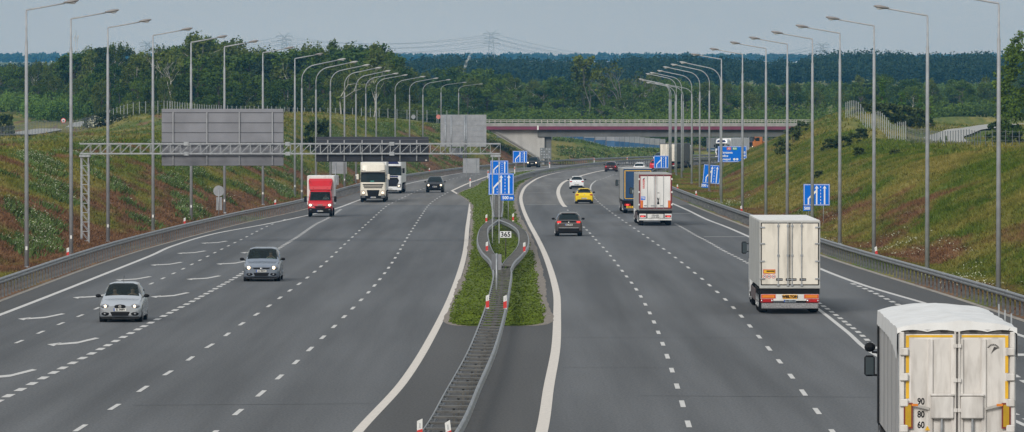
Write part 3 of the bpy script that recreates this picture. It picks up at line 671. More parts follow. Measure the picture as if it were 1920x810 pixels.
def board(xa, xb, za, zb_, yb, mb_back, parent, org, ribs, seams, name='board'):
    m = MB().box(xa - org[0], xb - org[0], yb - org[1], yb - org[1] + .06, za, zb_, b=.02); b = m.build(name, mb_back, parent)
    m = MB()
    for z in seams: m.box(xa - org[0] + .02, xb - org[0] - .02, yb - org[1] - .025, yb - org[1] - .002, z - .02, z + .02)
    if seams: m.build('seam', mat('seam_dark', (.08, .085, .10), .6), b)
    for x in ribs: MB().box(x - org[0] - .04, x - org[0] + .04, yb - org[1] - .12, yb - org[1] - .03, za + .05, zb_ - .22).build('upright', M_RIB, b)
    return b
GO = (gx(545), GY)
board(gx(302), gx(531), gz(311), gz(204), GY + dy / 2 + .25, M_BACK, g, GO, [gx(p) for p in (323.5, 387, 448, 510)], [gz(p) for p in (211, 230, 248.5, 267, 294)])
board(gx(592), gx(803.5), gz(303.5), gz(256.5), GY + dy / 2 + .25, M_BACKD, g, GO, [gx(p) for p in (614, 645, 678.5, 716, 749.5, 781)], [gz(p) for p in (262, 277)])
MB().box(gx(797) - GO[0], gx(800.5) - GO[0], .62, .66, gz(302), gz(299.5)).build('maker_sticker', M_WHITE, g)
# ------------------------------------------------------------------ other signs seen from behind
def back_sign(name, label, px0, px1, py0, py1, Y, posts, m, seams=4, post_r=.05, cat='sign back', rib=True):
    xa, xb = XY(px0, Y)[0], XY(px1, Y)[0]; zb_, za = ZY(py0, Y), ZY(py1, Y); xc = (xa + xb) / 2; gzv = tz(xc, Y)
    t = thing(name, label, cat, (xc, Y, gzv)); m_ = MB().box(xa - xc, xb - xc, .08, .12, za - gzv, zb_ - gzv, b=.015); bd = m_.build('panel', m, t)
    if seams:
        s_ = MB()
        for k in range(1, seams): z = za + (zb_ - za) * k / seams - gzv; s_.box(xa - xc + .03, xb - xc - .03, .05, .078, z - .025, z + .025)
        s_.build('stiffener', M_RIB, bd)
    for px in posts:
        x = XY(px, Y)[0] - xc; MB().tube([(x, 0, -.4), (x, 0, (zb_ - gzv) - .1)], post_r, 8).build('post', M_GALV, t, True)
    return t
M_BACK2 = mat('sign_back_light', (.30, .31, .33), .55, .2, .1, 1.2)
back_sign('direction_board', 'large grey sign board seen from behind on tall posts, left of the bridge', 826, 912, 215, 275, 935, (835, 846, 871, 874), M_BACK2, 6, .11)
back_sign('direction_board', 'pale grey lower board below the large grey board left of the bridge', 842, 868, 277, 297, 940, (848, 862), M_BACK2, 2, .05)
back_sign('sign_board', 'grey square sign back on two thin posts in the grass tip by the edge line', 868, 899, 297, 324.5, 735, (874.5, 892.5), M_BACK2, 3, .03)
back_sign('sign_board', 'grey sign back on two posts on the left bank, just left of the cream lorry', 622, 650, 303, 326, 690, (629, 645), M_BACK2, 3, .05)
back_sign('sign_board', 'small narrow grey sign back just below the sign left of the cream lorry', 627, 635, 328, 347, 680, (631,), M_BACK2, 0, .04)
Y = 493; x, _ = XY(410, Y); g0 = tz(x, Y); t = thing('round_sign', 'round grey sign back over two small plates, low on the left bank', 'sign back', (x, Y, g0))
zc = ZY(358, Y) - g0; MB().cyl((0, .06, zc), .45, .03, 'y', 24).build('disc', M_BACK2, t); MB().cyl((0, .035, zc), .455, .02, 'y', 24).build('rim', M_RIB, t)
for px in (407.8, 413.8): xx = XY(px, Y)[0] - x; MB().box(xx - .11, xx + .11, .04, .07, ZY(394, Y) - g0, ZY(369.5, Y) - g0).build('plate', M_BACK2, t)
MB().tube([(0, 0, -.4), (0, 0, zc + .4)], .035, 8).build('post', M_GALV, t, True)
Y = 261; x, _ = XY(931, Y); t = thing('angled_sign', 'two grey sign backs folded to a V on one post before the barrier loop', 'sign back', (x, Y, 0))
for sx, a in ((-1, 20), (1, -20)):
    o = MB().box(-.01 if sx > 0 else -.235, .235 if sx > 0 else .01, -.012, .012, ZY(506, Y), ZY(476.5, Y)).build('panel', M_BACK, t); o.rotation_euler = (0, 0, R(a) * 1)
MB().tube([(0, -.05, 0), (0, -.05, ZY(475, Y))], .045, 10).build('post', M_GALV, t, True); MB().box(.12, .16, -.05, -.045, ZY(502, Y), ZY(499, Y)).build('sticker', M_WHITE, t)
# ------------------------------------------------------------------ blue lane signs facing the camera
def lane_sign(label, px0, px1, py0, py1, Y, plate=None, tilt=0, posts=(.22, .78)):
    xa, xb = XY(px0, Y)[0], XY(px1, Y)[0]; zt_, za = ZY(py0, Y), ZY(py1, Y); W, H = xb - xa, zt_ - za; xc = (xa + xb) / 2; g0 = tz(xc, Y)
    t = thing('lane_sign', label, 'road sign', (xc, Y, g0)); t.rotation_euler = (0, tilt, 0)
    b0 = za - g0; X = lambda u: -W / 2 + u * W; Z = lambda v: b0 + v * H
    MB().box(-W / 2, W / 2, -.02, .02, b0, b0 + H, b=.012).build('panel', M_BLUE, t)
    m = MB(); e = .018 * W
    for a, b, c, d_ in ((0, 1, 0, 0), (0, 1, 1, 1), (0, 0, 0, 1), (1, 1, 0, 1)):
        pass
    m.box(-W / 2 + e, W / 2 - e, -.026, -.022, b0 + e, b0 + 2 * e).box(-W / 2 + e, W / 2 - e, -.026, -.022, b0 + H - 2 * e, b0 + H - e)
    m.box(-W / 2 + e, -W / 2 + 2 * e, -.026, -.022, b0 + 2 * e, b0 + H - 2 * e).box(W / 2 - 2 * e, W / 2 - e, -.026, -.022, b0 + 2 * e, b0 + H - 2 * e)
    m.build('border', M_SWHITE, t)
    w = .055 * W; y = -.028
    def arrow_(u, v0=.06, v1=.93):
        a = MB(); a.prism([(X(u) - w / 2, Z(v0)), (X(u) + w / 2, Z(v0)), (X(u) + w / 2, Z(v1 - .13)), (X(u) + w * 1.35, Z(v1 - .14)), (X(u), Z(v1)), (X(u) - w * 1.35, Z(v1 - .14)), (X(u) - w / 2, Z(v1 - .13))], y, y + .004, 'y'); return a
    arrow_(.50).build('arrow', M_SWHITE, t); arrow_(.80).build('arrow', M_SWHITE, t)
    a = MB(); a.bar((X(.19), y, Z(.06)), (X(.19), y, Z(.32)), .004, w) if 0 else a.box(X(.19) - w / 2, X(.19) + w / 2, y, y + .004, Z(.06), Z(.33))
    a.add([(X(.19) - w / 2, y - .001, Z(.33)), (X(.19) + w / 2, y - .001, Z(.31)), (X(.47), y - .001, Z(.60)), (X(.47), y - .001, Z(.72)), (X(.30), y - .001, Z(.52))], [(0, 1, 2, 3, 4)])
    a.build('merging_line', M_SWHITE, t); dsh = MB()
    for k in range(6): v = .07 + k * .15; dsh.box(X(.65) - w * .2, X(.65) + w * .2, y, y + .004, Z(v), Z(v + .08))
    for k in range(2): v = .10 + k * .13; dsh.box(X(.34) - w * .18, X(.34) + w * .18, y, y + .004, Z(v), Z(v + .07))
    dsh.build('lane_dashes', M_SWHITE, t)
    for u in posts: MB().tube([(X(u), .06, -.5), (X(u), .06, b0 + H * .95)], .035, 8).build('post', M_GALV, t, True)
    if plate:
        s, p0, p1, q0, q1 = plate; a0, a1 = XY(p0, Y)[0] - xc, XY(p1, Y)[0] - xc; c0, c1 = ZY(q1, Y) - g0, ZY(q0, Y) - g0
        pl = MB().box(a0, a1, -.024, .0, c0, c1, b=.008).build('distance_plate', M_BLUE, t)
        text(s, (c1 - c0) * .78, 'writing', M_SWHITE, pl, ((a0 + a1) / 2, -.03, (c0 + c1) / 2), bold=.012, xs=1.0)
    return t
lane_sign('largest blue lane-merge sign with a 500 m plate, in front on the median', 916, 963.5, 325, 365.5, 462, ('500 m', 939.5, 964, 366, 376))
lane_sign('blue lane-merge sign half hidden behind the 500 m sign in the median', 919.5, 953, 301, 326, 640)
lane_sign('small blue lane-merge sign in the median just left of the distant dark car', 961.5, 988.5, 283, 305, 805)
lane_sign('blue lane-merge sign without a plate in front of the far cream lorry', 1226, 1254, 292, 315.5, 832)
lane_sign('tilted blue lane-merge sign with a 200 m plate on the right verge', 1316, 1348, 309, 344, 676, ('200 m', 1315, 1329.5, 344.6, 353), R(5))
lane_sign('blue lane-merge sign with a 500 plate beside the cream lorry on the right verge', 1506.5, 1556, 345, 385.5, 446, ('500', 1506, 1520.5, 386, 395.5), posts=(.2, .76))
# distance sign
Y = 850; xa, xb = XY(1346, Y)[0], XY(1400, Y)[0]; W = xb - xa; xc = (xa + xb) / 2; g0 = tz(xc, Y); zt_, za = ZY(274, Y) - g0, ZY(304, Y) - g0
t = thing('distance_sign', 'wide blue motorway distance sign with red A2 and green E30 shields and three place names', 'road sign', (xc, Y, g0))
MB().box(-W / 2, W / 2, -.02, .02, za, zt_, b=.02).build('panel', M_BLUE, t); e = .05
m = MB().box(-W / 2 + e, W / 2 - e, -.026, -.022, za + e, za + 2 * e).box(-W / 2 + e, W / 2 - e, -.026, -.022, zt_ - 2 * e, zt_ - e).box(-W / 2 + e, -W / 2 + 2 * e, -.026, -.022, za + 2 * e, zt_ - 2 * e).box(W / 2 - 2 * e, W / 2 - e, -.026, -.022, za + 2 * e, zt_ - 2 * e)
m.build('border', M_SWHITE, t); H = zt_ - za
a = MB().box(-W * .19, -W * .04, -.03, -.022, zt_ - H * .24, zt_ - H * .07).build('shield', M_RED, t); text('A2', H * .15, 'writing', M_SWHITE, a, (-W * .115, -.034, zt_ - H * .155), bold=.01)
a = MB().box(W * .0, W * .17, -.03, -.022, zt_ - H * .24, zt_ - H * .07).build('shield', mat('sign_green', (.01, .28, .08), .5), t); text('E30', H * .15, 'writing', M_SWHITE, a, (W * .085, -.034, zt_ - H * .155), bold=.01)
for k, (s, n_) in enumerate((('Warszawa', '105'), ('Siedlce', '199'), ('Terespol', '285'))):
    z = zt_ - H * (.40 + .21 * k); text(s, H * .19, 'writing', M_SWHITE, t, (-W * .44, -.03, z), align='LEFT', bold=.012); text(n_, H * .19, 'writing', M_SWHITE, t, (W * .46, -.03, z), align='RIGHT', bold=.012)
for u in (.07, .17): MB().cyl((W * u, -.027, zt_ - H * .82), H * .075, .006, 'y', 16).build('symbol', M_SWHITE, t)
for u in (-.3, .3): MB().tube([(W * u, .08, -.5), (W * u, .08, zt_ - .1)], .06, 8).build('post', M_GALV, t, True)
# kilometre plate
Y = 349; x = XY(948, Y)[0]; t = thing('kilometre_plate', 'white kilometre plate reading 365 on a thin post inside the barrier loop', 'road sign', (x, Y, 0))
MB().box(XY(937.5, Y)[0] - x, XY(958.8, Y)[0] - x, -.015, .015, ZY(446, Y), ZY(433.5, Y), b=.02).build('panel', M_SWHITE, t)
text('365', .40, 'writing', M_BLACK, t, (0, -.025, ZY(439.8, Y)), bold=.008, xs=1.0)
MB().tube([(0, .03, 0), (0, .03, ZY(440, Y))], .025, 8).build('post', mat('brown_post', (.06, .05, .045), .6), t, True)
# speed sign by the field track
Y = 1000; x = XY(119, Y)[0]; g0 = tz(x, Y); t = thing('speed_sign', 'round white speed sign with red ring reading 30 by the field track', 'road sign', (x, Y, g0)); zc = ZY(226, Y) - g0
MB().cyl((0, 0, zc), .42, .03, 'y', 24).build('ring', M_RED, t); MB().cyl((0, -.02, zc), .31, .012, 'y', 24).build('face', M_SWHITE, t)
text('30', .36, 'writing', M_BLACK, t, (0, -.04, zc), bold=.012); MB().tube([(0, .03, -.3), (0, .03, zc + .3)], .03, 8).build('post', M_GALV, t, True)
for px, py, m_, lb in ((775, 221.5, M_BACK2, 'small round grey sign back in front of the fence on the far left bank'), (822, 219, mat('sign_red_round', (.6, .2, .17), .5), 'small round red sign at the left edge of the large grey board by the bridge')):
    Y = 1060; x = XY(px, Y)[0]; g0 = tz(x, Y); zc = max(ZY(py, Y) - g0, .9); t = thing('round_sign', lb, 'road sign', (x, Y, g0)); MB().cyl((0, 0, zc), .4, .03, 'y', 20).build('disc', m_, t); MB().tube([(0, .03, -.3), (0, .03, zc + .3)], .03, 8).build('post', M_GALV, t, True)
# grey grid-like sign back at the abutment
Y = 985; t = thing('grid_sign', 'grey grid-like sign back in front of the bridge abutment', 'sign back', (XY(1023, Y)[0], Y, tz(XY(1023, Y)[0], Y)))
g0 = t.location.z; MB().box(-.95, .95, 0, .04, ZY(298, Y) - g0, ZY(277, Y) - g0).build('panel', mat('sign_back_dim', (.17, .18, .18), .6), t); m = MB()
for i in range(4):
    for j in range(4):
        if (i * 7 + j * 3) % 4: m.ell((-.65 + i * .43, -.02, ZY(295, Y) - g0 + j * .45), (.15, .03, .13), 8, 4)
m.build('clamp', M_GALV, t)
for u in (-.8, .5): MB().tube([(u, .03, -.4), (u, .03, ZY(278, Y) - g0)], .04, 6).build('post', M_GALV, t)
# ------------------------------------------------------------------ bridge
BY = 1000; bx = lambda px: (px - 960) * BY / F; bz = lambda py: HC - (py - HY) * BY / F
t = thing('road_bridge', 'concrete road bridge with purple edge strip crossing over both carriageways', 'bridge', (bx(1200), BY, 0)); o0 = bx(1200)
xl, xr = bx(884), bx(1520); dz = .0
def sec(x0, x1, y0, y1, z0, z1, b=0): return MB().box(x0 - o0, x1 - o0, y0 - BY, y1 - BY, z0, z1, b=b)
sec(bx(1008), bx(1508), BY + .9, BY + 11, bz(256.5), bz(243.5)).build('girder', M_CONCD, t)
sec(xl, xr, BY, BY + 12, bz(243.2), bz(237)).build('deck_edge', M_PURPLE, t)
sec(xl, xr, BY - .06, BY + .35, bz(236.8), bz(230.5)).build('parapet', M_CONC, t); sec(xl, xr, BY + 11.6, BY + 12.05, bz(236.8), bz(231)).build('parapet', M_CONC, t)
rl = MB(); x = xl; 
for yy_ in (BY + .05, BY + 11.9):
    for py in (224.8, 227.4): rl.box(xl - o0, xr - o0, yy_ - BY - .03, yy_ - BY + .03, bz(py) - .04, bz(py) + .04)
    x = xl
    while x < xr: rl.box(x - o0 - .035, x - o0 + .035, yy_ - BY - .03, yy_ - BY + .03, bz(230.4), bz(224.8)); x += 1.0
rl.build('railing', mat('railing_pale', (.50, .49, .44), .6, .1, .1, 2), t)
ab = MB(); pts = [(bx(px) - o0, bz(py)) for px, py in ((915, 243.4), (1008, 243.4), (1008, 256.6), (1021, 257), (1021, 310), (1014, 310), (1003, 296))]
ab.prism([(u, v) for u, v in pts][::-1], 1.2, 11, 'y'); ab.build('abutment', mat('concrete_pale', (.46, .45, .43), .85, 0, .08, .5, spec=.2, dirt=((.27, .26, .25), .4, .5)), t)
ab = MB(); ab.prism([(bx(px) - o0, bz(py)) for px, py in ((1021.2, 257), (1034, 257), (1034, 310), (1021.2, 310))][::-1], 1.8, 10.5, 'y'); ab.build('abutment_front', M_CONCD, t)  # dark girder concrete puts the shade under the deck into this face's colour
a = MB().bar((bx(921) - o0, .9, bz(241)), (bx(1016) - o0, .9, bz(299)), .5, .22); a.build('slope_coping', M_CONC, t)
sec(bx(1007), bx(1010), BY - .1, BY + .4, bz(243.6), bz(235.5)).build('joint_cover', M_WHITE, t)
# noise walls
def noise_wall(label, pts, hh, split, jog=0.0, group=None, colors=None, top=None):
    P = resample(np.array([XY(px, Y) for px, Y in pts]), 2.6); z0 = [tz(*p) for p in P]; t = thing('noise_wall', label, 'noise barrier', (P[0][0], P[0][1], z0[0]))
    mg = mat('noise_panel_grey', (.30, .31, .33), .7, 0, .12, .5); mbl = mat('noise_panel_blue', (.045, .13, .26), .6, 0, .15, .5)
    for i in range(len(P) - 1):
        a = P[i]; b = P[i + 1]; h = hh(i / (len(P) - 1)); zb_ = min(z0[i], z0[i + 1]) - .2; o = P[0]; zz = z0[0]
        s_ = split(i / (len(P) - 1))
        def pan(za_, zb2, m_, nm):
            MB().add([], []).bar((a[0] - o[0], a[1] - o[1], (za_ + zb2) / 2 - zz), (b[0] - o[0], b[1] - o[1], (za_ + zb2) / 2 - zz), .12, zb2 - za_ - .01).build(nm, m_, t)
        if s_ > 0: pan(zb_, zb_ + h * s_, mbl, 'blue_panel')
        pan(zb_ + h * s_, zb_ + h, mg, 'grey_panel'); MB().box(a[0] - o[0] - .08, a[0] - o[0] + .08, a[1] - o[1] - .12, a[1] - o[1] + .08, zb_ - zz, zb_ + h - zz + .03).build('post', M_RAILD, t)
noise_wall('stepped grey and blue noise wall under the bridge, behind the green slope', [(1052, 1235), (1150, 1240), (1247, 1215)], lambda u: 4.2 - 1.2 * u, lambda u: .74 - .2 * u)
noise_wall('grey noise wall with a low blue band, behind the white lorry on the far carriageway', [(1325, 1290), (1400, 1300), (1520, 1320)], lambda u: 3.3 + .4 * u, lambda u: .3)
noise_wall('low pale grey wall on top of the left end of the bridge', [(932, 1030), (1000, 1060), (1035, 1085)], lambda u: 2.0 - .4 * u, lambda u: 0)
# ------------------------------------------------------------------ fences
def fence(label, pts, sp, h, pm, r=.045, wires=4):
    P = resample(np.array([XY(px, Y) for px, Y in pts]), sp); zs = TZ(P[:, 0], P[:, 1]); o = P[0]; z0 = zs[0]
    t = thing('wire_fence', label, 'fence', (o[0], o[1], z0)); P_ = None; k = 0; rest = MB()
    for p, z in zip(P, zs):
        if k < 100:
            if P_ is None: P_ = MB().tube([(0, 0, -.4), (0, 0, h)], r, 6).build('post', pm, t); q = P_
            else: q = P_.copy(); COL.objects.link(q); q.parent = t
            q.location = (p[0] - o[0], p[1] - o[1], z - z0)
        else: rest.tube([(p[0] - o[0], p[1] - o[1], z - z0 - .4), (p[0] - o[0], p[1] - o[1], z - z0 + h)], r, 5)
        k += 1
    if rest.v: q = rest.build('posts', pm, t); q['kind'] = 'stuff'
    m = MB()
    for w_ in range(wires):
        hz = h * (.12 + .8 * w_ / (wires - 1)); m.tube([(p[0] - o[0], p[1] - o[1], z - z0 + hz) for p, z in zip(P, zs)], .008, 4)
    m.build('wire_mesh', M_GALV, t)
M_FP = mat('fence_post_pale', (.36, .38, .39), .6, .2, .12, 3); M_FPD = mat('fence_post_dark', (.12, .135, .145), .6, .1, .15, 3)
fence('long pale fence of thin steel posts along the top of the left bank', [(186, 985), (240, 1000), (310, 1010), (420, 1055), (560, 1085), (640, 1092), (740, 1098), (838, 1100)], 1.9, 2.5, M_FP, .055)
fence('dark low fence along the field track at the left edge', [(-60, 880), (0, 905), (60, 930), (120, 955), (184, 982)], 1.15, 2.1, M_FPD, .04)
fence('fence of tall pale posts climbing over the crest of the right bank', [(1586, 815), (1600, 795), (1625, 765), (1655, 725), (1690, 680), (1698, 668)], 5.2, 2.3, M_FP, .05)
fence('fence of dark thin posts across the plateau at the right edge', [(1700, 665), (1760, 620), (1840, 585), (1990, 560)], 2.2, 1.7, M_FPD, .04)
# field tracks draped on the land
def track(name, pts, w, m, lift=.06):
    P = resample(crom([XY(px, Y) for px, Y in pts], 10), 1.2); N = normals(P); TRK.append((P, w)); n = 5; o = []
    mb = MB()
    for p, q in zip(P, N):
        for k in range(n + 1): o.append(p + q * w * (k / n - .5))
    o = np.array(o); zc = TZ(P[:, 0], P[:, 1]); kz = min(41, len(zc) // 2 * 2 - 1); zp = np.pad(zc, kz // 2, mode='edge'); zc = np.convolve(zp, np.ones(kz) / kz, 'valid')[:len(P)]; zz = np.repeat(zc, n + 1) + lift
    mb.v = [(a[0], a[1], z) for a, z in zip(o, zz)]
    for i in range(len(P) - 1):
        for k in range(n): a = i * (n + 1) + k; mb.f.append((a, a + n + 1, a + n + 2, a + 1)); mb.mi.append(0)
    return tag(mb.build(name, m), kind='structure')
TRK = []
M_TRACK = mat('track_concrete', (.36, .355, .33), .9, 0, .15, .7)
M_DIRT = mat('red_soil', (.17, .085, .06), .95, 0, .3, .6, dirt=((.10, .09, .05), .3, .6))
track('dirt_verge', [(-80, 960), (0, 985), (60, 1010), (130, 1050), (170, 1095)], 7.5, M_DIRT, .10)
track('field_path', [(30, 925), (75, 965), (120, 1010), (155, 1055), (172, 1100), (176, 1150)], 5.5, M_TRACK, .2)
track('farm_path', [(2000, 1060), (1920, 1020), (1870, 970), (1815, 890), (1776, 800), (1772, 740), (1800, 700), (1850, 670)], 5.2, M_TRACK, .3)
# ------------------------------------------------------------------ vehicles
M_GLASS = mat('car_glass', (.010, .018, .019), .10, 0, 0, spec=.28)
M_TYRE = mat('tyre_rubber', (.010, .010, .011), .85, 0, .15, 8, spec=.1)
M_RIM = mat('wheel_rim', (.38, .39, .40), .35, .7, .1, 5)
M_DARK = mat('underbody_black', (.006, .006, .007), .7, 0, .1, 5)
M_LAMPON = mat('headlamp_lit', (1, .80, .55), .3, 0, 0, emit=1.5)
M_LAMPC = mat('headlamp_cover', (.22, .23, .25), .12, .3, 0, spec=.7)
M_TAIL = mat('tail_lamp_red', (.42, .010, .012), .25, 0, .1, 6)
M_TAILON = mat('tail_lamp_lit', (.95, .06, .05), .3, 0, 0, emit=.9)
M_ORANGE = mat('lamp_orange', (.75, .22, .015), .35, 0, .05, 5)
M_YMARK = mat('marker_yellow', (.80, .46, .02), .45, 0, .08, 4)
M_REDF = mat('marker_red', (.62, .05, .02), .45, 0, .08, 4)
M_PLATE = mat('number_plate', (.66, .66, .63), .5, 0, .05, 6)
M_PLATEB = mat('plate_blue', (.02, .08, .35), .5)
M_CHROME = mat('chrome_trim', (.60, .61, .62), .18, .9, .05, 6)
M_STEELD = mat('chassis_dark', (.035, .035, .037), .7, .2, .2, 4)
M_CURT = mat('mirror_glass', (.07, .09, .10), .12, .3, 0)
def paint(n, c, r=.36, metal=0.0, coat=.12): return mat(n, c, r, metal, .03, 2, coat=coat)
def wheel(parent, x, y, r, w, rim=.62, name='wheel'):
    s = 1 if x > 0 else -1
    prof = [(-.5, .86), (-.42, .97), (-.2, 1.0), (.2, 1.0), (.42, .97), (.5, .86)]
    m = MB(); m.tube([(x + w * a, y, r) for a, b in prof], [r * b for a, b in prof], 22); t = m.build(name, M_TYRE, parent, True)
    m = MB().cyl((x + s * (w / 2 + .004), y, r), r * rim, .02, 'x', 18)
    for k in range(5):
        q = k * 2 * math.pi / 5; m.bar((x + s * (w / 2 + .018), y, r), (x + s * (w / 2 + .018), y + math.cos(q) * r * rim * .95, r + math.sin(q) * r * rim * .95), .02, r * .16)
    m.build('rim', M_RIM, t)
def plate(parent, x, y, z, s, w=.52, h=.115, m_=None, front=True, blue=True, ink=None, size=None):
    sg = -1 if front else 1
    p = MB().box(x - w / 2, x + w / 2, y - .006, y + .006, z - h / 2, z + h / 2).build('number_plate', m_ or M_PLATE, parent)
    if blue: bx0 = x - w / 2 if front else x + w / 2 - w * .09; MB().box(bx0, bx0 + w * .09, y - .009, y + .009, z - h / 2, z + h / 2).build('country_band', M_PLATEB, p)
    text(s, size or h * .88, 'writing', ink or M_BLACK, p, (x + .02 * -sg, y + sg * .010, z), (R(90), 0, 0 if front else math.pi), ext=.001, bold=.004, xs=.95)
# station rows: t, sill half-width, mid half-width, belt half-width, roof half-width, z sill, z mid, z belt, z roof
def car(name, label, cat, body, L=4.3, W=1.78, H=1.47, belt=.93, hood=.74, cowl=.25, roof0=.43, roof1=.84, rear=.965, view='front', style='hatch', rw=.66, glass=None, extra=None, wr=.31, clear=.18, dark_low=False, group=None):
    """lofted car body: rows across, stations front to back; the front is at y=0 and looks along -y"""
    t = thing(name, label, cat, group=group); hw = W / 2
    bz_ = belt; hz = hood
    # t, [z0 (sill), z1 (mid), z2 (shoulder), z3 (window foot/hood edge), z4 (roof edge), z5 (roof centre)], width fractions of the same
    def S(tt, z, w): return (tt, z, w)
    rz_ = H
    st = [S(0.0, [clear + .10, .36, .50, hz - .16, hz - .12, hz - .10], [.60, .70, .70, .64, .50, 0]),
          S(.02, [clear + .03, .36, .54, hz - .08, hz - .045, hz - .02], [.78, .86, .86, .78, .62, 0]),
          S(.07, [clear, .38, .60, hz + .0, hz + .04, hz + .06], [.90, .96, .95, .86, .70, 0]),
          S(.15, [clear, .42, .68, hz + .08, hz + .115, hz + .14], [.93, .995, .985, .90, .76, 0]),
          S(cowl, [clear, .44, bz_ - .20, bz_ - .04, bz_ + .0, bz_ + .03], [.94, 1.0, .99, .93, .82, 0]),
          S(roof0, [clear, .44, bz_ - .18, bz_, rz_ - .075, rz_ - .02], [.94, 1.0, .995, .95, rw, 0]),
          S((roof0 + roof1) / 2, [clear, .44, bz_ - .17, bz_ + .015, rz_ - .055, rz_], [.94, 1.0, .995, .955, rw + .01, 0]),
          S(roof1, [clear, .46, bz_ - .15, bz_ + .03, rz_ - .085, rz_ - .035], [.94, 1.0, .99, .94, rw - .03, 0]),
          S(rear, [clear + .03, .48, bz_ - .14, bz_ + .0, bz_ + .05, bz_ + .07], [.92, .97, .955, .89, .74, 0]),
          S(rear + .6 * (1 - rear), [clear + .08, .46, bz_ - .20, bz_ - .09, bz_ - .05, bz_ - .04], [.88, .93, .91, .84, .68, 0]),
          S(1.0, [clear + .12, .44, .62, bz_ - .25, bz_ - .22, bz_ - .20], [.80, .88, .86, .78, .60, 0])]
    A = np.array([[[w_ * hw, s[0] * L, z_] for z_, w_ in zip(s[1], s[2])] for s in st])       # stations x rows x 3
    under = A[:, :1].copy(); under[:, 0, 0] = 0; A = np.concatenate([under, A], 1)
    def dens(A, n):
        out = []
        for i in range(A.shape[0] - 1):
            a = A[max(i - 1, 0)]; b = A[i]; c = A[i + 1]; d = A[min(i + 2, A.shape[0] - 1)]
            Ls = np.abs(c[..., 1:2] - b[..., 1:2]).mean() + 1e-6
            for k in range(n):
                u = k / n; l = b + (c - b) * u
                h1 = 2 * u**3 - 3 * u**2 + 1; h2 = u**3 - 2 * u**2 + u; h3 = -2 * u**3 + 3 * u**2; h4 = u**3 - u**2
                t1 = (c - a) * .5; t2 = (d - b) * .5
                m1 = np.minimum(1, np.linalg.norm(c - b, axis=-1, keepdims=True) / (np.linalg.norm(t1, axis=-1, keepdims=True) + 1e-6)); m2 = np.minimum(1, np.linalg.norm(c - b, axis=-1, keepdims=True) / (np.linalg.norm(t2, axis=-1, keepdims=True) + 1e-6))
                out.append(h1 * b + h2 * t1 * m1 + h3 * c + h4 * t2 * m2)
        out.append(A[-1]); return np.array(out)
    nu, nv = 5, 3
    D = dens(A, nu); D = dens(D.transpose(1, 0, 2), nv).transpose(1, 0, 2)
    n, k = D.shape[:2]
    full = np.concatenate([D, D[:, -2::-1] * np.array([-1, 1, 1])], 1); kk = full.shape[1]
    parts = {'body': [], 'windscreen': [], 'side_window': [], 'side_window2': [], 'rear_window': []}
    for i in range(n - 1):
        su = i / nu
        for j in range(kk - 1):
            jj = j if j < k - 1 else 2 * (k - 1) - 1 - j; sv = jj / nv; f = (i * kk + j, i * kk + j + 1, (i + 1) * kk + j + 1, (i + 1) * kk + j); nm = 'body'
            if 4.15 < su + .5 / nu < 4.92 and sv >= 5.0 - 1e-6: nm = 'windscreen'
            elif 7.12 < su + .5 / nu < 7.9 and sv >= 5.0 - 1e-6: nm = 'rear_window'
            elif 4.35 < su + .5 / nu < 7.35 and 4.0 - 1e-6 <= sv < 4.9 and not (5.75 < su + .5 / nu < 5.95): nm = 'side_window' if j < k else 'side_window2'
            parts[nm].append(f)
    vv = full.reshape(-1, 3)
    for nm, fs in parts.items():
        if not fs: continue
        ids = sorted({q for f in fs for q in f}); re_ = {q: i for i, q in enumerate(ids)}
        v = vv[ids].copy(); fq = [tuple(re_[q] for q in f) for f in fs]
        m = MB().add(v.tolist(), fq)
        if nm == 'body':
            m.add(full[0].tolist(), [tuple(range(kk))]); m.add(full[-1].tolist(), [tuple(range(kk - 1, -1, -1))])
        o = m.build(nm.replace('2', ''), body if nm == 'body' else (glass or M_GLASS), t, smooth=True)
    rowz = lambda u, zq: None
    def surf(front, x, z):
        """y of the end face near this x, z"""
        best = None; S_ = full[:3 * nu] if front else full[-3 * nu:]
        d = ((S_[..., 0] - x) ** 2 + (S_[..., 2] - z) ** 2); i, j = np.unravel_index(d.argmin(), d.shape); return S_[i, j, 1]
    for yy_ in (L * .175, L * .80):
        for s in (-1, 1):
            wheel(t, s * (hw - .115), yy_, wr, .21)
            a = MB(); a.tube([(s * (hw - .30), yy_, wr + .02), (s * (hw - .006), yy_, wr + .02)], wr + .055, 20); a.build('wheel_arch', M_DARK, t)
    MB().box(-hw * .86, hw * .86, .12, L - .12, clear - .05, clear + .12).build('underbody', M_DARK, t)
    for s in (-1, 1):
        m = MB().ell((s * (hw + .11), L * cowl + .32, belt + .09), (.12, .08, .075), 10, 6); mo = m.build('mirror', M_BLACK if not extra or not extra.get('mirror') else extra['mirror'], t, True)
        MB().bar((s * (hw - .06), L * cowl + .32, belt + .03), (s * (hw + .04), L * cowl + .32, belt + .06), .06, .04).build('mirror_arm', M_BLACK, mo)
    t['_L'] = L
    return t, surf, hw, parts
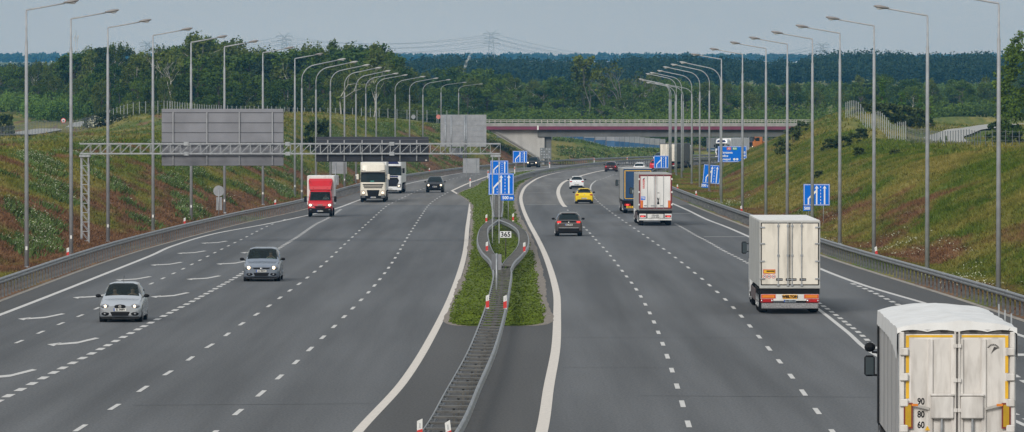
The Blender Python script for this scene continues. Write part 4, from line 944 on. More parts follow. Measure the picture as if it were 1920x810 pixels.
def front_kit(t, surf, hw, hood, grille='bar', lamp=(.66, .60, .16, .10), pl='EL 040FV', badge=True, lit=1, low_z=.34, dark=None, fog=True):
    lx, lz, lw, lh = lamp
    for s in (-1, 1):
        y = surf(True, s * lx, lz) + .03
        o = MB().ell((s * lx, y, lz), (lw, .10, lh), 14, 8).build('headlight', M_LAMPC, t, True); o.rotation_euler = (0, 0, 0)
        b = MB().ell((s * (lx - .02), y - .07, lz - .005), (lh * .72 * lit, .05, lh * .72 * lit), 10, 6).build('lamp_bulb', M_LAMPON, o, True)
        if fog:
            yf = surf(True, s * .62, low_z + .02) + .02
            f = MB().ell((s * .60, yf, low_z), (.17, .07, .075), 12, 6).build('fog_lamp_recess', M_BLACK, t, True); MB().ell((s * .62, yf - .055, low_z), (.055, .03, .045), 8, 6).build('fog_lamp', M_LAMPC, f, True)
    y0 = surf(True, 0, hood - .15)
    if grille == 'round': MB().ell((0, y0 + .03, hood - .13), (.27, .07, .095), 16, 8).build('grille', M_BLACK, t, True); MB().box(-.06, .06, y0 - .06, y0 - .035, hood - .18, hood - .07, b=.02).build('badge', M_CHROME, t)
    elif grille == 'slim': MB().prism([(-.46, hood - .14), (.46, hood - .14), (.36, hood - .21), (-.36, hood - .21)][::-1], y0 - .03, y0 + .06, 'y').build('grille', M_BLACK, t); MB().ell((0, y0 - .035, hood - .175), (.075, .012, .032), 12, 6).build('badge', M_CHROME, t, True)
    elif grille == 'suv':
        g_ = MB().prism([(-.30, hood - .10), (.30, hood - .10), (.34, hood - .25), (.24, hood - .44), (-.24, hood - .44), (-.34, hood - .25)][::-1], y0 - .035, y0 + .06, 'y').build('grille', M_BLACK, t); m = MB()
        for k in range(4): m.box(-.27, .27, y0 - .045, y0 - .036, hood - .15 - k * .07, hood - .14 - k * .07)
        m.build('grille_bar', M_CHROME, g_)
    yb = surf(True, 0, low_z) - .0
    MB().prism([(-.40, low_z + .08), (.40, low_z + .08), (.33, low_z - .08), (-.33, low_z - .08)][::-1], yb - .02, yb + .06, 'y').build('air_intake', M_BLACK, t)
    plate(t, 0, surf(True, 0, .5) - .03, low_z + .17, pl)
def rear_kit(t, surf, hw, belt, body, lamps=(.70, .82, .13, .09), pl='WI 5839K', pz=.62, on=True, bumper=None, badge=True, lampshape='ell', wiper=True):
    lx, lz, lw, lh = lamps
    for s in (-1, 1):
        y = surf(False, s * lx, lz) - .02
        m = MB()
        if lampshape == 'ell': m.ell((s * lx, y, lz), (lw, .09, lh), 12, 8)
        else: m.box(s * lx - lw, s * lx + lw, y - .06, y + .05, lz - lh, lz + lh, b=.03)
        o = m.build('tail_light', M_TAIL, t, lampshape == 'ell')
        if on:
            q = MB()
            if lampshape == 'claw':
                for k in range(3): q.box(s * lx - .11 + k * .085, s * lx - .06 + k * .085, y + .045, y + .062, lz - lh * .7, lz + lh * .7)
            else: q.ell((s * lx, y + .07, lz), (lw * .5, .03, lh * .5), 8, 6)
            q.build('lit_lens', M_TAILON, o)
    y = surf(False, 0, pz) + .015; plate(t, 0, y, pz, pl, front=False)
    if badge: MB().ell((0, surf(False, 0, belt - .12) + .012, belt - .13), (.055, .015, .055), 10, 6).build('badge', M_CHROME, t, True)
    if bumper:
        m_, z0, z1 = bumper; yb = surf(False, 0, (z0 + z1) / 2); MB().box(-hw * .80, hw * .80, yb - .10, yb + .025, z0, z1, b=.04).build('rear_bumper', m_, t)
def tangent(P, Y): i = int(np.abs(P[:, 1] - Y).argmin()); i = min(max(i, 2), len(P) - 3); d = P[i + 2] - P[i - 2]; return math.atan2(d[0], d[1])
def place(t, px, py, away, P=None, L=0, yaw=None, y0=0):
    """puts the nearest end of a vehicle at this pixel of the road; it follows the lane P"""
    x, y = G(px, py); a = yaw if yaw is not None else tangent(P, y)
    if away: ex, ey = math.sin(a) * (L), math.cos(a) * (L); t.location = (x + ex, y + ey, .012); t.rotation_euler = (0, 0, math.pi - a)
    else: t.location = (x, y, .012); t.rotation_euler = (0, 0, -a)
P_LA, P_LB, P_LC = PL(LA), PL(LB), PL(LC); P_E2, P_F, P_G = PL(LE2), PL(LF), PG; P_OR = ER_out; P_OL = EL_out
M_WS = bpy.data.materials.new('clear_windscreen'); M_WS.use_nodes = True; _nt = M_WS.node_tree; _b = _nt.nodes['Principled BSDF']; _b.inputs['Base Color'].default_value = (.030, .044, .044, 1); _b.inputs['Roughness'].default_value = .08; _b.inputs['Specular IOR Level'].default_value = .3
_tr = nn(_nt, 'ShaderNodeBsdfTransparent'); _tr.inputs['Color'].default_value = (.62, .72, .70, 1); _mx = nn(_nt, 'ShaderNodeMixShader'); _mx.inputs[0].default_value = .62; _o = [n_ for n_ in _nt.nodes if n_.type == 'OUTPUT_MATERIAL'][0]
_nt.links.new(_b.outputs[0], _mx.inputs[1]); _nt.links.new(_tr.outputs[0], _mx.inputs[2]); _nt.links.new(_mx.outputs[0], _o.inputs['Surface'])
SKIN = mat('skin', (.48, .27, .19), .6, 0, .05, 4); HAIR = mat('hair_brown', (.035, .022, .014), .7, 0, .1, 8); INT = mat('cabin_lining', (.03, .031, .033), .9, 0, 0)
def skinned(pts, edges, rad, root=0, sub=1):
    me = bpy.data.meshes.new('k'); me.from_pydata(pts, edges, []); o = bpy.data.objects.new('k', me); COL.objects.link(o); m = o.modifiers.new('s', 'SKIN'); m.use_smooth_shade = True
    for i, v in enumerate(me.skin_vertices[0].data if me.skin_vertices else []): v.radius = (rad[i], rad[i]); v.use_root = i == root
    if not me.skin_vertices:
        bpy.context.view_layer.objects.active = o; bpy.ops.object.mode_set(mode='OBJECT')
    o.modifiers.new('d', 'SUBSURF').levels = sub; dg = bpy.context.evaluated_depsgraph_get(); dg.update(); out = bpy.data.meshes.new_from_object(o.evaluated_get(dg)); bpy.data.objects.remove(o); return out
def person(car_, x, y, z, shirt, label, wheel_=True):
    '''seated figure, hips at z, facing -y, forearms forward'''
    P = [(0, 0, 0), (0, -.01, .20), (0, 0, .42), (0, -.01, .56), (0, -.03, .66), (0, -.04, .76), (.19, 0, .46), (.25, -.12, .24), (.16, -.40, .30), (.14, -.47, .32), (-.19, 0, .46), (-.25, -.12, .24), (-.16, -.40, .30), (-.14, -.47, .32), (.10, -.22, .0), (.12, -.48, .02), (.12, -.60, -.28), (-.10, -.22, .0), (-.12, -.48, .02), (-.12, -.60, -.28)]
    E = [(0, 1), (1, 2), (2, 3), (3, 4), (4, 5), (2, 6), (6, 7), (7, 8), (8, 9), (2, 10), (10, 11), (11, 12), (12, 13), (0, 14), (14, 15), (15, 16), (0, 17), (17, 18), (18, 19)]
    Rr = [.16, .15, .13, .055, .095, .09, .07, .048, .035, .035, .07, .048, .035, .035, .09, .07, .05, .09, .07, .05]
    for s in (9, 13):
        b = P[s]
        for k in range(4): P.append((b[0] - .03 + k * .02, b[1] - .07, b[2] + .02 - abs(k - 1.5) * .004)); E.append((s, len(P) - 1)); Rr.append(.009)
        P.append((b[0] + (.045 if s == 13 else -.045), b[1] - .03, b[2] + .03)); E.append((s, len(P) - 1)); Rr.append(.010)
    me = skinned(P, E, Rr); me.materials.append(SKIN); me.materials.append(shirt)
    for f in me.polygons: c = f.center; f.material_index = 1 if c.z < .50 and c.y > -.36 or c.z < .1 else 0; f.use_smooth = True
    o = bpy.data.objects.new('person', me); COL.objects.link(o); tag(o, label, 'person')
    M_ = Matrix.Translation(car_.location) @ car_.rotation_euler.to_matrix().to_4x4(); o.location = M_ @ Vector((x, y, z)); o.rotation_euler = car_.rotation_euler
    MB().ell((0, .005, .76), (.095, .10, .085), 10, 6).build('hair', HAIR, o, True)
    for s in (-1, 1): MB().ell((s * .033, -.125, .715), (.012, .006, .007), 6, 4).build('eye', M_BLACK, o)
    MB().ell((0, -.14, .69), (.014, .018, .022), 6, 4).build('nose', SKIN, o); MB().box(-.025, .025, -.128, -.120, .645, .653).build('mouth', mat('lips', (.35, .12, .10), .6), o)
    return o
def cabin(t, parts_root, W, L0, L1, z0, z1, seats, dash_y):
    for c_ in kids(t):
        if c_.name.startswith('windscreen'): c_.data.materials.clear(); c_.data.materials.append(M_WS)
    MB().box(-W, W, L0, L1, z0 - .06, z0).build('cabin_floor', INT, t); MB().box(-W, W, L1 - .06, L1, z0, z1).build('cabin_rear', INT, t); MB().box(-W, W, dash_y, dash_y + .3, z0, z0 + .46, b=.08).build('dashboard', INT, t)
    for x in seats:
        s_ = MB().box(x - .25, x + .25, dash_y + 1.15, dash_y + 1.30, z0, z0 + .68, b=.06).build('seat_back', mat('seat_cloth', (.05, .052, .056), .9, 0, .1, 5), t); MB().box(x - .12, x + .12, dash_y + 1.17, dash_y + 1.27, z0 + .70, z0 + .88, b=.05).build('headrest', mat('seat_cloth', (.05, .052, .056), .9), s_)
    a = np.linspace(0, 6.283, 17); MB().tube([(seats[0] + .18 * math.cos(q), dash_y + .42 + .05 * math.sin(q), z0 + .42 + .17 * math.sin(q)) for q in a], .014, 5).build('steering_wheel', M_BLACK, t)
# --- oncoming cars
silver = paint('silver_paint', (.50, .53, .57), .26, .55); steel = paint('steel_blue_paint', (.24, .28, .34), .26, .5); blackp = mat('black_paint', (.005, .0055, .007), .3, 0, 0, spec=.3); yellow = paint('yellow_paint', (.78, .55, .004), .4)
whitep = paint('white_paint', (.76, .77, .78), .28); brown = paint('bronze_paint', (.085, .072, .066), .3, .3); redp = paint('red_paint', (.56, .004, .012), .35); dred = paint('dark_red_paint', (.075, .018, .02), .2)
c, sf, hw, _ = car('silver_hatchback', 'silver hatchback with lit headlights and an oval black grille, alone in the lower left lanes', 'car', silver, 4.28, 1.77, 1.56, .95, .77, roof0=.46, view='front')
front_kit(c, sf, hw, .76, 'round', (.62, .655, .19, .085), 'EL 040FV'); place(c, 225, 604.5, False, P_LC); cabin(c, None, .78, 1.1, 3.2, .50, 1.25, (.37, -.37), 1.15); person(c, .37, 2.20, .56, mat('shirt_dark', (.03, .035, .05), .9), 'driver in dark clothes behind the windscreen of the silver hatchback'); person(c, -.37, 2.20, .54, mat('shirt_beige', (.50, .36, .28), .9), 'passenger in a light top in the silver hatchback'); MB().tube([(0, 2.1, 1.46), (0, 2.35, 1.85)], .008, 5).build('aerial', M_BLACK, c)
c, sf, hw, _ = car('grey_people_carrier', 'steel grey people carrier with lit headlights, tall windscreen and slim black grille', 'car', steel, 4.77, 1.88, 1.66, 1.02, .84, cowl=.22, roof0=.40, roof1=.88, rw=.72, view='front')
front_kit(c, sf, hw, .84, 'slim', (.66, .70, .19, .12), 'LU 0827X', low_z=.36); place(c, 490, 528, False, P_LC); cabin(c, None, .80, 1.0, 3.4, .62, 1.40, (.40, -.40), 1.10); person(c, .40, 2.15, .68, mat('shirt_checked', (.35, .42, .36), .9), 'driver in a pale shirt behind the windscreen of the grey people carrier')
c, sf, hw, _ = car('black_suv', 'black off-road car with lit headlights driving alone before the kink of the cream line', 'car', blackp, 4.8, 1.93, 1.72, 1.06, .96, clear=.26, wr=.37, roof0=.42, roof1=.88, rw=.68, view='front')
front_kit(c, sf, hw, .96, 'suv', (.70, .80, .18, .11), 'WE 714KL', lit=1.25, low_z=.46); place(c, 815, 361, False, P_LA)
c, sf, hw, _ = car('black_suv', 'distant black off-road car with roof rails, right of the small blue median sign', 'car', blackp, 4.5, 1.84, 1.66, 1.0, .92, clear=.24, wr=.35, roof0=.40, roof1=.9, rw=.68, view='front')
front_kit(c, sf, hw, .92, 'suv', (.68, .76, .16, .10), 'WI 332AB', lit=1.4, low_z=.44); 
for s in (-1, 1): MB().bar((s * .56, 1.9, 1.68), (s * .56, 3.9, 1.68), .04, .05).build('roof_rail', M_CHROME, c)
place(c, 997.5, 314, False, P_LB)
c, sf, hw, _ = car('white_van_car', 'far white car in front of the noise wall, beside the white lorry', 'car', whitep, 4.4, 1.8, 1.5, .95, .80, view='front')
front_kit(c, sf, hw, .80, 'slim', (.62, .66, .17, .09), 'WX 19022'); place(c, 1321, 295.5, False, P_LB)
c, sf, hw, _ = car('blue_grey_car', 'far pale blue car half hidden by the merge sign before the cream lorry', 'car', paint('pale_blue_paint', (.22, .33, .42), .25, .3), 4.5, 1.85, 1.6, 1.0, .86, view='front')
front_kit(c, sf, hw, .86, 'slim', (.64, .70, .17, .09), 'WN 5512C'); place(c, 1232, 303, False, P_LB, yaw=.26)
c, sf, hw, _ = car('white_hatchback', 'small pale car seen past the right edge of the wide distance sign', 'car', whitep, 4.2, 1.76, 1.46, .93, .78, view='front')
front_kit(c, sf, hw, .78, 'slim', (.60, .64, .17, .09), 'PO 8812F'); place(c, 1402, 303, False, P_LB, yaw=.7)
# --- cars going away
c, sf, hw, _ = car('bronze_suv', 'bronze grey compact SUV with black tailgate glass and lit red claw lamps, seen from behind', 'car', brown, 4.45, 1.90, 1.64, 1.08, .98, clear=.24, wr=.36, roof0=.40, roof1=.86, rear=.955, rw=.67)
rear_kit(c, sf, hw, 1.08, brown, (.68, .98, .17, .085), 'BR 4391M', .80, True, (M_BLACK, .22, .58), lampshape='claw')
yb = sf(False, 0, .40) + .02
MB().box(-.70, .70, yb - .03, yb + .03, .55, .60, b=.01).build('chrome_strip', M_CHROME, c); MB().box(-.50, .50, sf(False, 0, .98) - .06, sf(False, 0, .98) + .004, .90, 1.06, b=.02).build('tailgate_panel', M_BLACK, c)
for s in (-1, 1): MB().bar((s * .60, 1.8, 1.64), (s * .60, 3.7, 1.64), .04, .05).build('roof_rail', M_CHROME, c)
MB().box(-.50, .50, 3.72, 4.0, 1.56, 1.61, b=.02).build('roof_spoiler', brown, c); place(c, 1066.5, 443, True, P_E2, 4.45)
for bd, lb, px, py, pl_, nm in ((whitep, 'small white hatchback seen from behind, on the inner curve ahead of the yellow one', 1081.5, 354.5, 'WZ 8825E', 'white_hatchback'), (yellow, 'small bright yellow hatchback seen from behind, between the white one and the bronze SUV', 1095.5, 382, 'RZ 7764C', 'yellow_hatchback')):
    c, sf, hw, _ = car(nm, lb, 'car', bd, 4.06, 1.73, 1.45, .97, .80, wr=.31, roof0=.42, roof1=.80, rear=.94, rw=.64)
    rear_kit(c, sf, hw, .97, bd, (.66, .84, .15, .085), pl_, .50, False, (M_BLACK, .22, .42)); MB().box(-.45, .45, 3.2, 3.5, 1.40, 1.44, b=.015).build('roof_spoiler', bd, c)
    place(c, px, py, True, P_E2 if nm[0] == 'y' else PL(LE), 4.06)
c, sf, hw, _ = car('dark_red_car', 'distant dark red hatchback carrying dark bicycles on its tail, ahead of the white hatchback', 'car', dred, 4.3, 1.9, 1.5, .95, .80)
rear_kit(c, sf, hw, .95, dred, (.72, .74, .14, .12), 'WA 7731', .45, True, (M_BLACK, .22, .40)); place(c, 1145, 322, True, PL(LE), 4.3)
b = thing('bicycle', 'dark bicycle strapped across the tail of the dark red hatchback', 'bicycle'); b.location = c.location; b.rotation_euler = c.rotation_euler
for sx in (-.52, .52):
    q = np.linspace(0, 2 * math.pi, 19); MB().tube([(sx + .33 * math.cos(a), 4.42, .95 + .33 * math.sin(a)) for a in q], .018, 5).build('wheel', M_TYRE, b)
MB().bar((-.52, 4.42, .95), (-.12, 4.42, 1.32), .035).bar((-.12, 4.42, 1.32), (.36, 4.42, 1.28), .035).bar((.36, 4.42, 1.28), (.52, 4.42, .95), .035).bar((-.05, 4.42, .9), (.36, 4.42, 1.28), .035).bar((-.05, 4.42, .9), (-.15, 4.42, 1.4), .035).bar((-.05, 4.42, .9), (-.52, 4.42, .95), .03).build('frame', M_BLACK, b)
MB().box(-.22, -.05, 4.36, 4.48, 1.38, 1.44, b=.02).build('saddle', M_BLACK, b); MB().bar((.28, 4.42, 1.36), (.48, 4.42, 1.40), .04).build('handlebar', M_BLACK, b)
c, sf, hw, _ = car('white_car', 'white car mostly hidden beyond the roof of the blue curtain lorry, only its roof showing', 'car', whitep, 4.4, 1.8, 1.50, .95, .82)
rear_kit(c, sf, hw, .95, whitep, (.68, .80, .14, .10), 'KR 2290', .55, False); place(c, 1198, 324.5, True, yaw=.10, L=4.4)
c, sf, hw, _ = car('red_car', 'red car just left of the far cream lorry, half hidden by the merge sign', 'car', redp, 4.4, 1.85, 1.55, .98, .85)
rear_kit(c, sf, hw, .98, redp, (.68, .82, .14, .12), 'GD 5502', .55, True); place(c, 1228.5, 318.5, True, yaw=.12, L=4.4)
# --- lorries
def mirror(t, x, y, z, s, m_, big=1.0):
    o = MB().box(min(x, x + s * .24 * big), max(x, x + s * .24 * big), y, y + .16, z - .30 * big, z + .25 * big, b=.05).build('mirror', m_, t)
    MB().box(min(x, x + s * .2 * big), max(x, x + s * .2 * big), y + .162, y + .17, z - .26 * big, z + .21 * big).build('mirror_glass', M_CURT, o)
    MB().bar((x - s * .22, y + .08, z + .15), (x + s * .03, y + .08, z + .15), .04).bar((x - s * .22, y + .08, z - .2), (x + s * .03, y + .08, z - .2), .04).build('mirror_arm', M_BLACK, o)
def cab(t, m_, W=2.5, H=3.75, style='cream', y0=0.0, kit=True, L=2.1):
    """cab-over tractor: front at y0 looking along -y"""
    hw = W / 2; zs, zw, zt_ = 1.05, 1.95, 2.88      # bumper top, windscreen foot, windscreen top
    rows = [(.55, .02, .985), (1.05, 0, 1.0), (1.60, .02, 1.0), (zw, .05, 1.0), (zt_, .22, .985), (zt_ + .14, .20, .98), (H - .25, .36, .95), (H, .62, .86)]
    def ring(z, dy, wf):
        x = hw * wf; r = .16
        return [(-x, y0 + L, z), (-x, y0 + dy + .34, z), (-x + .045, y0 + dy + .12, z), (-x + r, y0 + dy + .02, z), (-x * .5, y0 + dy - .02, z), (x * .5, y0 + dy - .02, z), (x - r, y0 + dy + .02, z), (x - .045, y0 + dy + .12, z), (x, y0 + dy + .34, z), (x, y0 + L, z)]
    rs = [ring(*r) for r in rows]; n = 10; bodyf = MB(); ws = MB(); sw = MB()
    for i in range(len(rs) - 1):
        for k in range(n):
            q = [rs[i][k], rs[i][(k + 1) % n], rs[i + 1][(k + 1) % n], rs[i + 1][k]]
            (ws if (i == 3 and 2 <= k <= 6) else bodyf).add(q, [(0, 1, 2, 3)])
    bodyf.add(rs[-1], [tuple(range(n))]); bodyf.add(rs[0], [tuple(range(n - 1, -1, -1))])
    bodyf.build('cab', m_, t); ws.build('windscreen', M_GLASS, t)
    for s in (-1, 1):
        MB().prism([(y0 + .55, 2.0), (y0 + 1.45, 2.0), (y0 + 1.45, 2.75), (y0 + .70, 2.75)], s * hw - .01, s * hw + .01, 'x').build('side_window', M_GLASS, t)
        if kit: mirror(t, s * (hw + (.14 if style == 'cream' else .08)), y0 + .25, 2.5, s, M_BLACK if style != 'cream' else m_)
    yv = y0 + .10
    MB().prism([(-hw * .95, zt_ - .06), (-hw * .95, zt_ + .10), (-hw * .5, zt_ + .12), (hw * .5, zt_ + .12), (hw * .95, zt_ + .10), (hw * .95, zt_ - .06), (hw * .5, zt_ + .0), (-hw * .5, zt_ + .0)], y0 - .02, y0 + .24, 'y').build('sun_visor', mat('sun_visor_smoke', (.09, .085, .08), .3), t)
    if style == 'cream':
        for k, z in enumerate((1.42, 1.58, 1.74)): MB().box(-hw * (.80 - .05 * (2 - k)), hw * (.80 - .05 * (2 - k)), y0 - .045, y0 + .02, z - .045, z + .05, b=.02).build('grille_slot', M_BLACK, t)
        MB().prism([(-.62, 1.20), (.62, 1.20), (.50, .62), (-.50, .62)][::-1], y0 - .06, y0 + .05, 'y').build('lower_grille', M_BLACK, t)
        MB().box(-hw * .98, hw * .98, y0 - .03, y0 + .3, .38, .66, b=.04).build('bumper', M_BLACK, t)
        for s in (-1, 1):
            h = MB().box(s * .95 - .25, s * .95 + .25, y0 - .05, y0 + .10, .72, 1.18, b=.06).build('headlight', mat('lamp_housing_cream', (.60, .52, .45), .25), t); MB().ell((s * .93, y0 - .06, .93), (.10, .03, .11), 12, 8).build('lamp_bulb', M_LAMPON, h, True)
            MB().box(s * .95 - .18, s * .95 + .18, y0 - .05, y0 - .028, .46, .58, b=.01).build('fog_lamp', M_LAMPC, t)
        m = MB(); m.prism([(-hw * .92, 3.10), (-hw * .5, 3.02), (hw * .5, 3.02), (hw * .92, 3.10), (hw * .92, 3.15), (hw * .5, 3.07), (-hw * .5, 3.07), (-hw * .92, 3.15)], y0 + .20, y0 + .32, 'y'); m.build('roof_seam', mat('seam_grey', (.12, .12, .12), .6), t)
    else:
        MB().prism([(-.80, 1.72), (.80, 1.72), (.95, 1.40), (.70, .78), (-.70, .78), (-.95, 1.40)][::-1], y0 - .05, y0 + .06, 'y').build('grille', M_BLACK, t)
        g_ = MB()
        for k in range(5): g_.box(-.78, .78, y0 - .065, y0 - .052, .90 + k * .13, .925 + k * .13)
        g_.build('grille_bar', mat('grille_bar_blue', (.06, .07, .12), .3, .3), t)
        MB().box(-.85, .85, y0 - .045, y0 + .02, 1.78, 1.92, b=.02).build('grille_band', mat('navy', (.02, .03, .12), .3), t)
        MB().box(-hw * .98, hw * .98, y0 - .04, y0 + .3, .34, .62, b=.05).build('bumper', m_, t)
        MB().box(-hw * .6, hw * .6, y0 - .05, y0 + .2, .26, .36).build('bumper_lip', M_BLACK, t)
        for s in (-1, 1):
            h = MB().prism([(s * .72, 1.02), (s * 1.16, 1.06), (s * 1.14, .68), (s * .80, .66)], y0 - .055, y0 + .08, 'y').build('headlight', M_LAMPC, t); MB().ell((s * .95, y0 - .07, .84), (.09, .03, .09), 10, 6).build('lamp_bulb', M_LAMPON, h, True)
        MB().prism([(-.95, 3.2), (.95, 3.2), (.70, 3.62), (-.70, 3.62)][::-1], y0 + .19, y0 + .45, 'y').build('roof_stripe', mat('navy', (.02, .03, .12), .3), t)
    plate(t, 0, y0 - .075, .48 if style == 'cream' else .5, 'LC 22117')
    for s in (-1, 1): wheel(t, s * (hw - .17), y0 + 1.35, .50, .30, .55)
    MB().box(-hw * .9, hw * .9, y0 + .3, y0 + L + 3.4, .35, .95).build('chassis', M_STEELD, t)
def trailer(t, m_side, m_rear, y0, y1, W=2.55, z0=1.12, z1=3.95, m_roof=None, axles=3, wheels=True):
    """closed body between y0 (front) and y1 (rear)"""
    hw = W / 2; MB().box(-hw, hw, y0, y1, z0, z1, b=.03).build('cargo_body', m_side, t)
    MB().box(-hw + .02, hw - .02, y0 + .02, y1 - .02, z1 + .002, z1 + .02).build('roof', m_roof or m_side, t)
    MB().box(-.55, .55, y0 + .5, y1 - .3, .85, z0 - .004).build('frame', M_STEELD, t)
    if wheels:
        for k in range(axles):
            for s in (-1, 1): wheel(t, s * (hw - .21), y1 - 1.9 - k * 1.33, .50, .38, .55)
        for s in (-1, 1):
            m = MB()
            for k in range(axles): m.box(s * (hw - .21) - .22, s * (hw - .21) + .22, y1 - 1.9 - k * 1.33 - .55, y1 - 1.9 - k * 1.33 + .55, 1.02, 1.06)
            m.build('mudguard', M_BLACK, t)
            MB().box(s * hw - .03, s * hw + .03, y0 + 3.2, y1 - 5.2, .42, .95, b=.02).build('side_guard', mat('side_guard_dark', (.10, .07, .07), .6), t)
cream = mat('cream_panel', (.78, .73, .64), .5, 0, .05, 1, spec=.3, dirt=((.34, .31, .27), 1.2, .6)); creamc = paint('cream_cab', (.76, .71, .61), .35)
offw = mat('white_panel', (.78, .77, .75), .5, 0, .05, 1, spec=.3, dirt=((.40, .38, .35), 1.0, .65)); greyt = mat('grey_tarp', (.42, .42, .40), .6, 0, .08, .6, spec=.3, dirt=((.24, .23, .21), .8, .5))
greyd = mat('grey_panel_side', (.48, .48, .46), .55, 0, .06, .5, spec=.3, dirt=((.25, .25, .24), .7, .4))
# red box van
t = thing('red_box_van', 'red box van with a red wind deflector and white cargo box, headlights lit', 'van'); hw = 1.02
def vring(z, dy, wf, yb): x = hw * wf; return [(-x, yb, z), (-x, dy + .30, z), (-x + .10, dy + .08, z), (-x * .55, dy, z), (x * .55, dy, z), (x - .10, dy + .08, z), (x, dy + .30, z), (x, yb, z)]
rows = [(.30, .04, .93), (.55, 0, .98), (.80, .03, 1.0), (1.10, .14, 1.0), (1.28, .42, .98), (1.36, .62, .97), (2.08, 1.02, .88), (2.20, 1.20, .86), (2.24, 1.5, .85)]
rs = [vring(z, dy, wf, 2.2) for z, dy, wf in rows]; bm_, wm, lo = MB(), MB(), MB()
for i in range(len(rs) - 1):
    for k in range(8):
        q = [rs[i][k], rs[i][(k + 1) % 8], rs[i + 1][(k + 1) % 8], rs[i + 1][k]]; (wm if i == 5 and 2 <= k <= 4 else lo if i == 0 else bm_).add(q, [(0, 1, 2, 3)])
bm_.add(rs[-1], [tuple(range(8))]); bm_.build('cab', redp, t); wm.build('windscreen', M_GLASS, t); lo.build('bumper', M_BLACK, t)
MB().box(-.98, .98, -.03, .3, .32, .74, b=.06).build('bumper_guard', M_BLACK, t)
d = MB(); dr = [[(-.86, 1.25, 2.26), (.86, 1.25, 2.26), (.98, 2.15, 2.26), (-.98, 2.15, 2.26)], [(-.90, 1.35, 2.55), (.90, 1.35, 2.55), (1.0, 2.15, 2.55), (-1.0, 2.15, 2.55)], [(-.99, 1.70, 3.0), (.99, 1.70, 3.0), (1.02, 2.15, 3.0), (-1.02, 2.15, 3.0)], [(-.90, 1.98, 3.17), (.90, 1.98, 3.17), (.95, 2.15, 3.18), (-.95, 2.15, 3.18)]]
for i in range(3):
    for k in range(4): d.add([dr[i][k], dr[i][(k + 1) % 4], dr[i + 1][(k + 1) % 4], dr[i + 1][k]], [(0, 1, 2, 3)])
d.add(dr[-1], [(0, 1, 2, 3)]); d.build('wind_deflector', redp, t)
for s in (-1, 1): MB().bar((s * .90, 1.66, 3.0), (s * .56, 1.28, 2.34), .05, .04).build('deflector_fold', paint('red_fold', (.38, .012, .018), .3), t)
MB().box(-1.14, 1.14, 2.2, 6.6, .95, 3.42, b=.05).build('cargo_body', offw, t); MB().box(-.5, .5, 1.0, 6.4, .45, .94).build('frame', M_STEELD, t)
for s in (-1, 1):
    h = MB().prism([(s * .56, 1.02), (s * .96, 1.14), (s * .98, .92), (s * .70, .86)], .0, .3, 'y').build('headlight', M_LAMPC, t); MB().ell((s * .80, -.01, .98), (.12, .04, .10), 10, 6).build('lamp_bulb', M_LAMPON, h, True)
    mirror(t, s * (hw + .12), .9, 1.5, s, M_BLACK, .9)
    MB().ell((s * .84, 1.16, 2.26), (.05, .05, .03), 8, 5).build('marker_lamp', M_LAMPC, t)
    MB().ell((s * .78, -.04, .60), (.09, .03, .04), 8, 5).build('fog_lamp', M_LAMPC, t)
    wheel(t, s * (hw - .14), .95, .36, .24); wheel(t, s * (hw - .10), 4.9, .36, .30)
MB().prism([(-.50, .90), (.50, .90), (.38, .76), (-.38, .76)][::-1], -.02, .1, 'y').build('grille', M_BLACK, t); text('IVECO', .15, 'badge', M_CHROME, t, (0, .015, .99), bold=.008)
plate(t, 0, -.045, .50, 'WGM 4V90'); place(t, 600, 407, False, P_LC); cabin(t, None, .88, .8, 2.15, 1.0, 1.9, (.45, -.45), .72); person(t, .45, 1.72, 1.10, mat('shirt_pale', (.50, .52, .55), .9), 'driver in a pale shirt in the cab of the red box van')
# cream lorry, oncoming
t = thing('cream_lorry', 'oncoming cream lorry with lit headlights and black lower grille, right of the red van', 'lorry'); cab(t, creamc, 2.5, 3.88, 'cream'); trailer(t, offw, offw, 2.6, 15.5, z1=3.86)
MB().box(-.25, .1, -.01, .02, 2.02, 2.10).build('dashboard_card', mat('teal_card', (.05, .35, .28), .5), t); place(t, 699.5, 379.5, False, P_LC)
t = thing('white_lorry', 'oncoming white lorry with navy stripes, behind the cream one', 'lorry'); cab(t, whitep, 2.5, 3.85, 'navy'); trailer(t, offw, greyd, 2.6, 15.6, z1=3.9); place(t, 731.5, 363, False, P_LB)
t = thing('white_lorry', 'far white lorry beside the noise wall behind the wide distance sign', 'lorry'); cab(t, whitep, 2.5, 3.85, 'navy'); trailer(t, offw, greyd, 2.6, 15.6, z1=3.95); place(t, 1352, 297.5, False, yaw=.32)
# lorries going away; local front at y=0, tractor 0..6, body 2.3..L
def away_lorry(name, label, m_cab, m_side, m_rear, L=16.0, W=2.55, z0=1.12, z1=3.95, m_roof=None, cabh=3.7):
    t = thing(name, label, 'lorry'); cab(t, m_cab, 2.5, cabh, 'navy'); trailer(t, m_side, m_rear, 2.5, L, W, z0, z1, m_roof)
    for s in (-1, 1): wheel(t, s * 1.0, 4.9, .5, .55, .5)
    return t
def hinges(t, hw, y, zs, m_=M_GALV, w=.22):
    for z in zs:
        for s in (-1, 1): MB().box(min(s * hw, s * (hw - w)), max(s * hw, s * (hw - w)), y + .003, y + .045, z - .03, z + .03).build('hinge', m_, t)
RZ = (R(90), 0, math.pi)
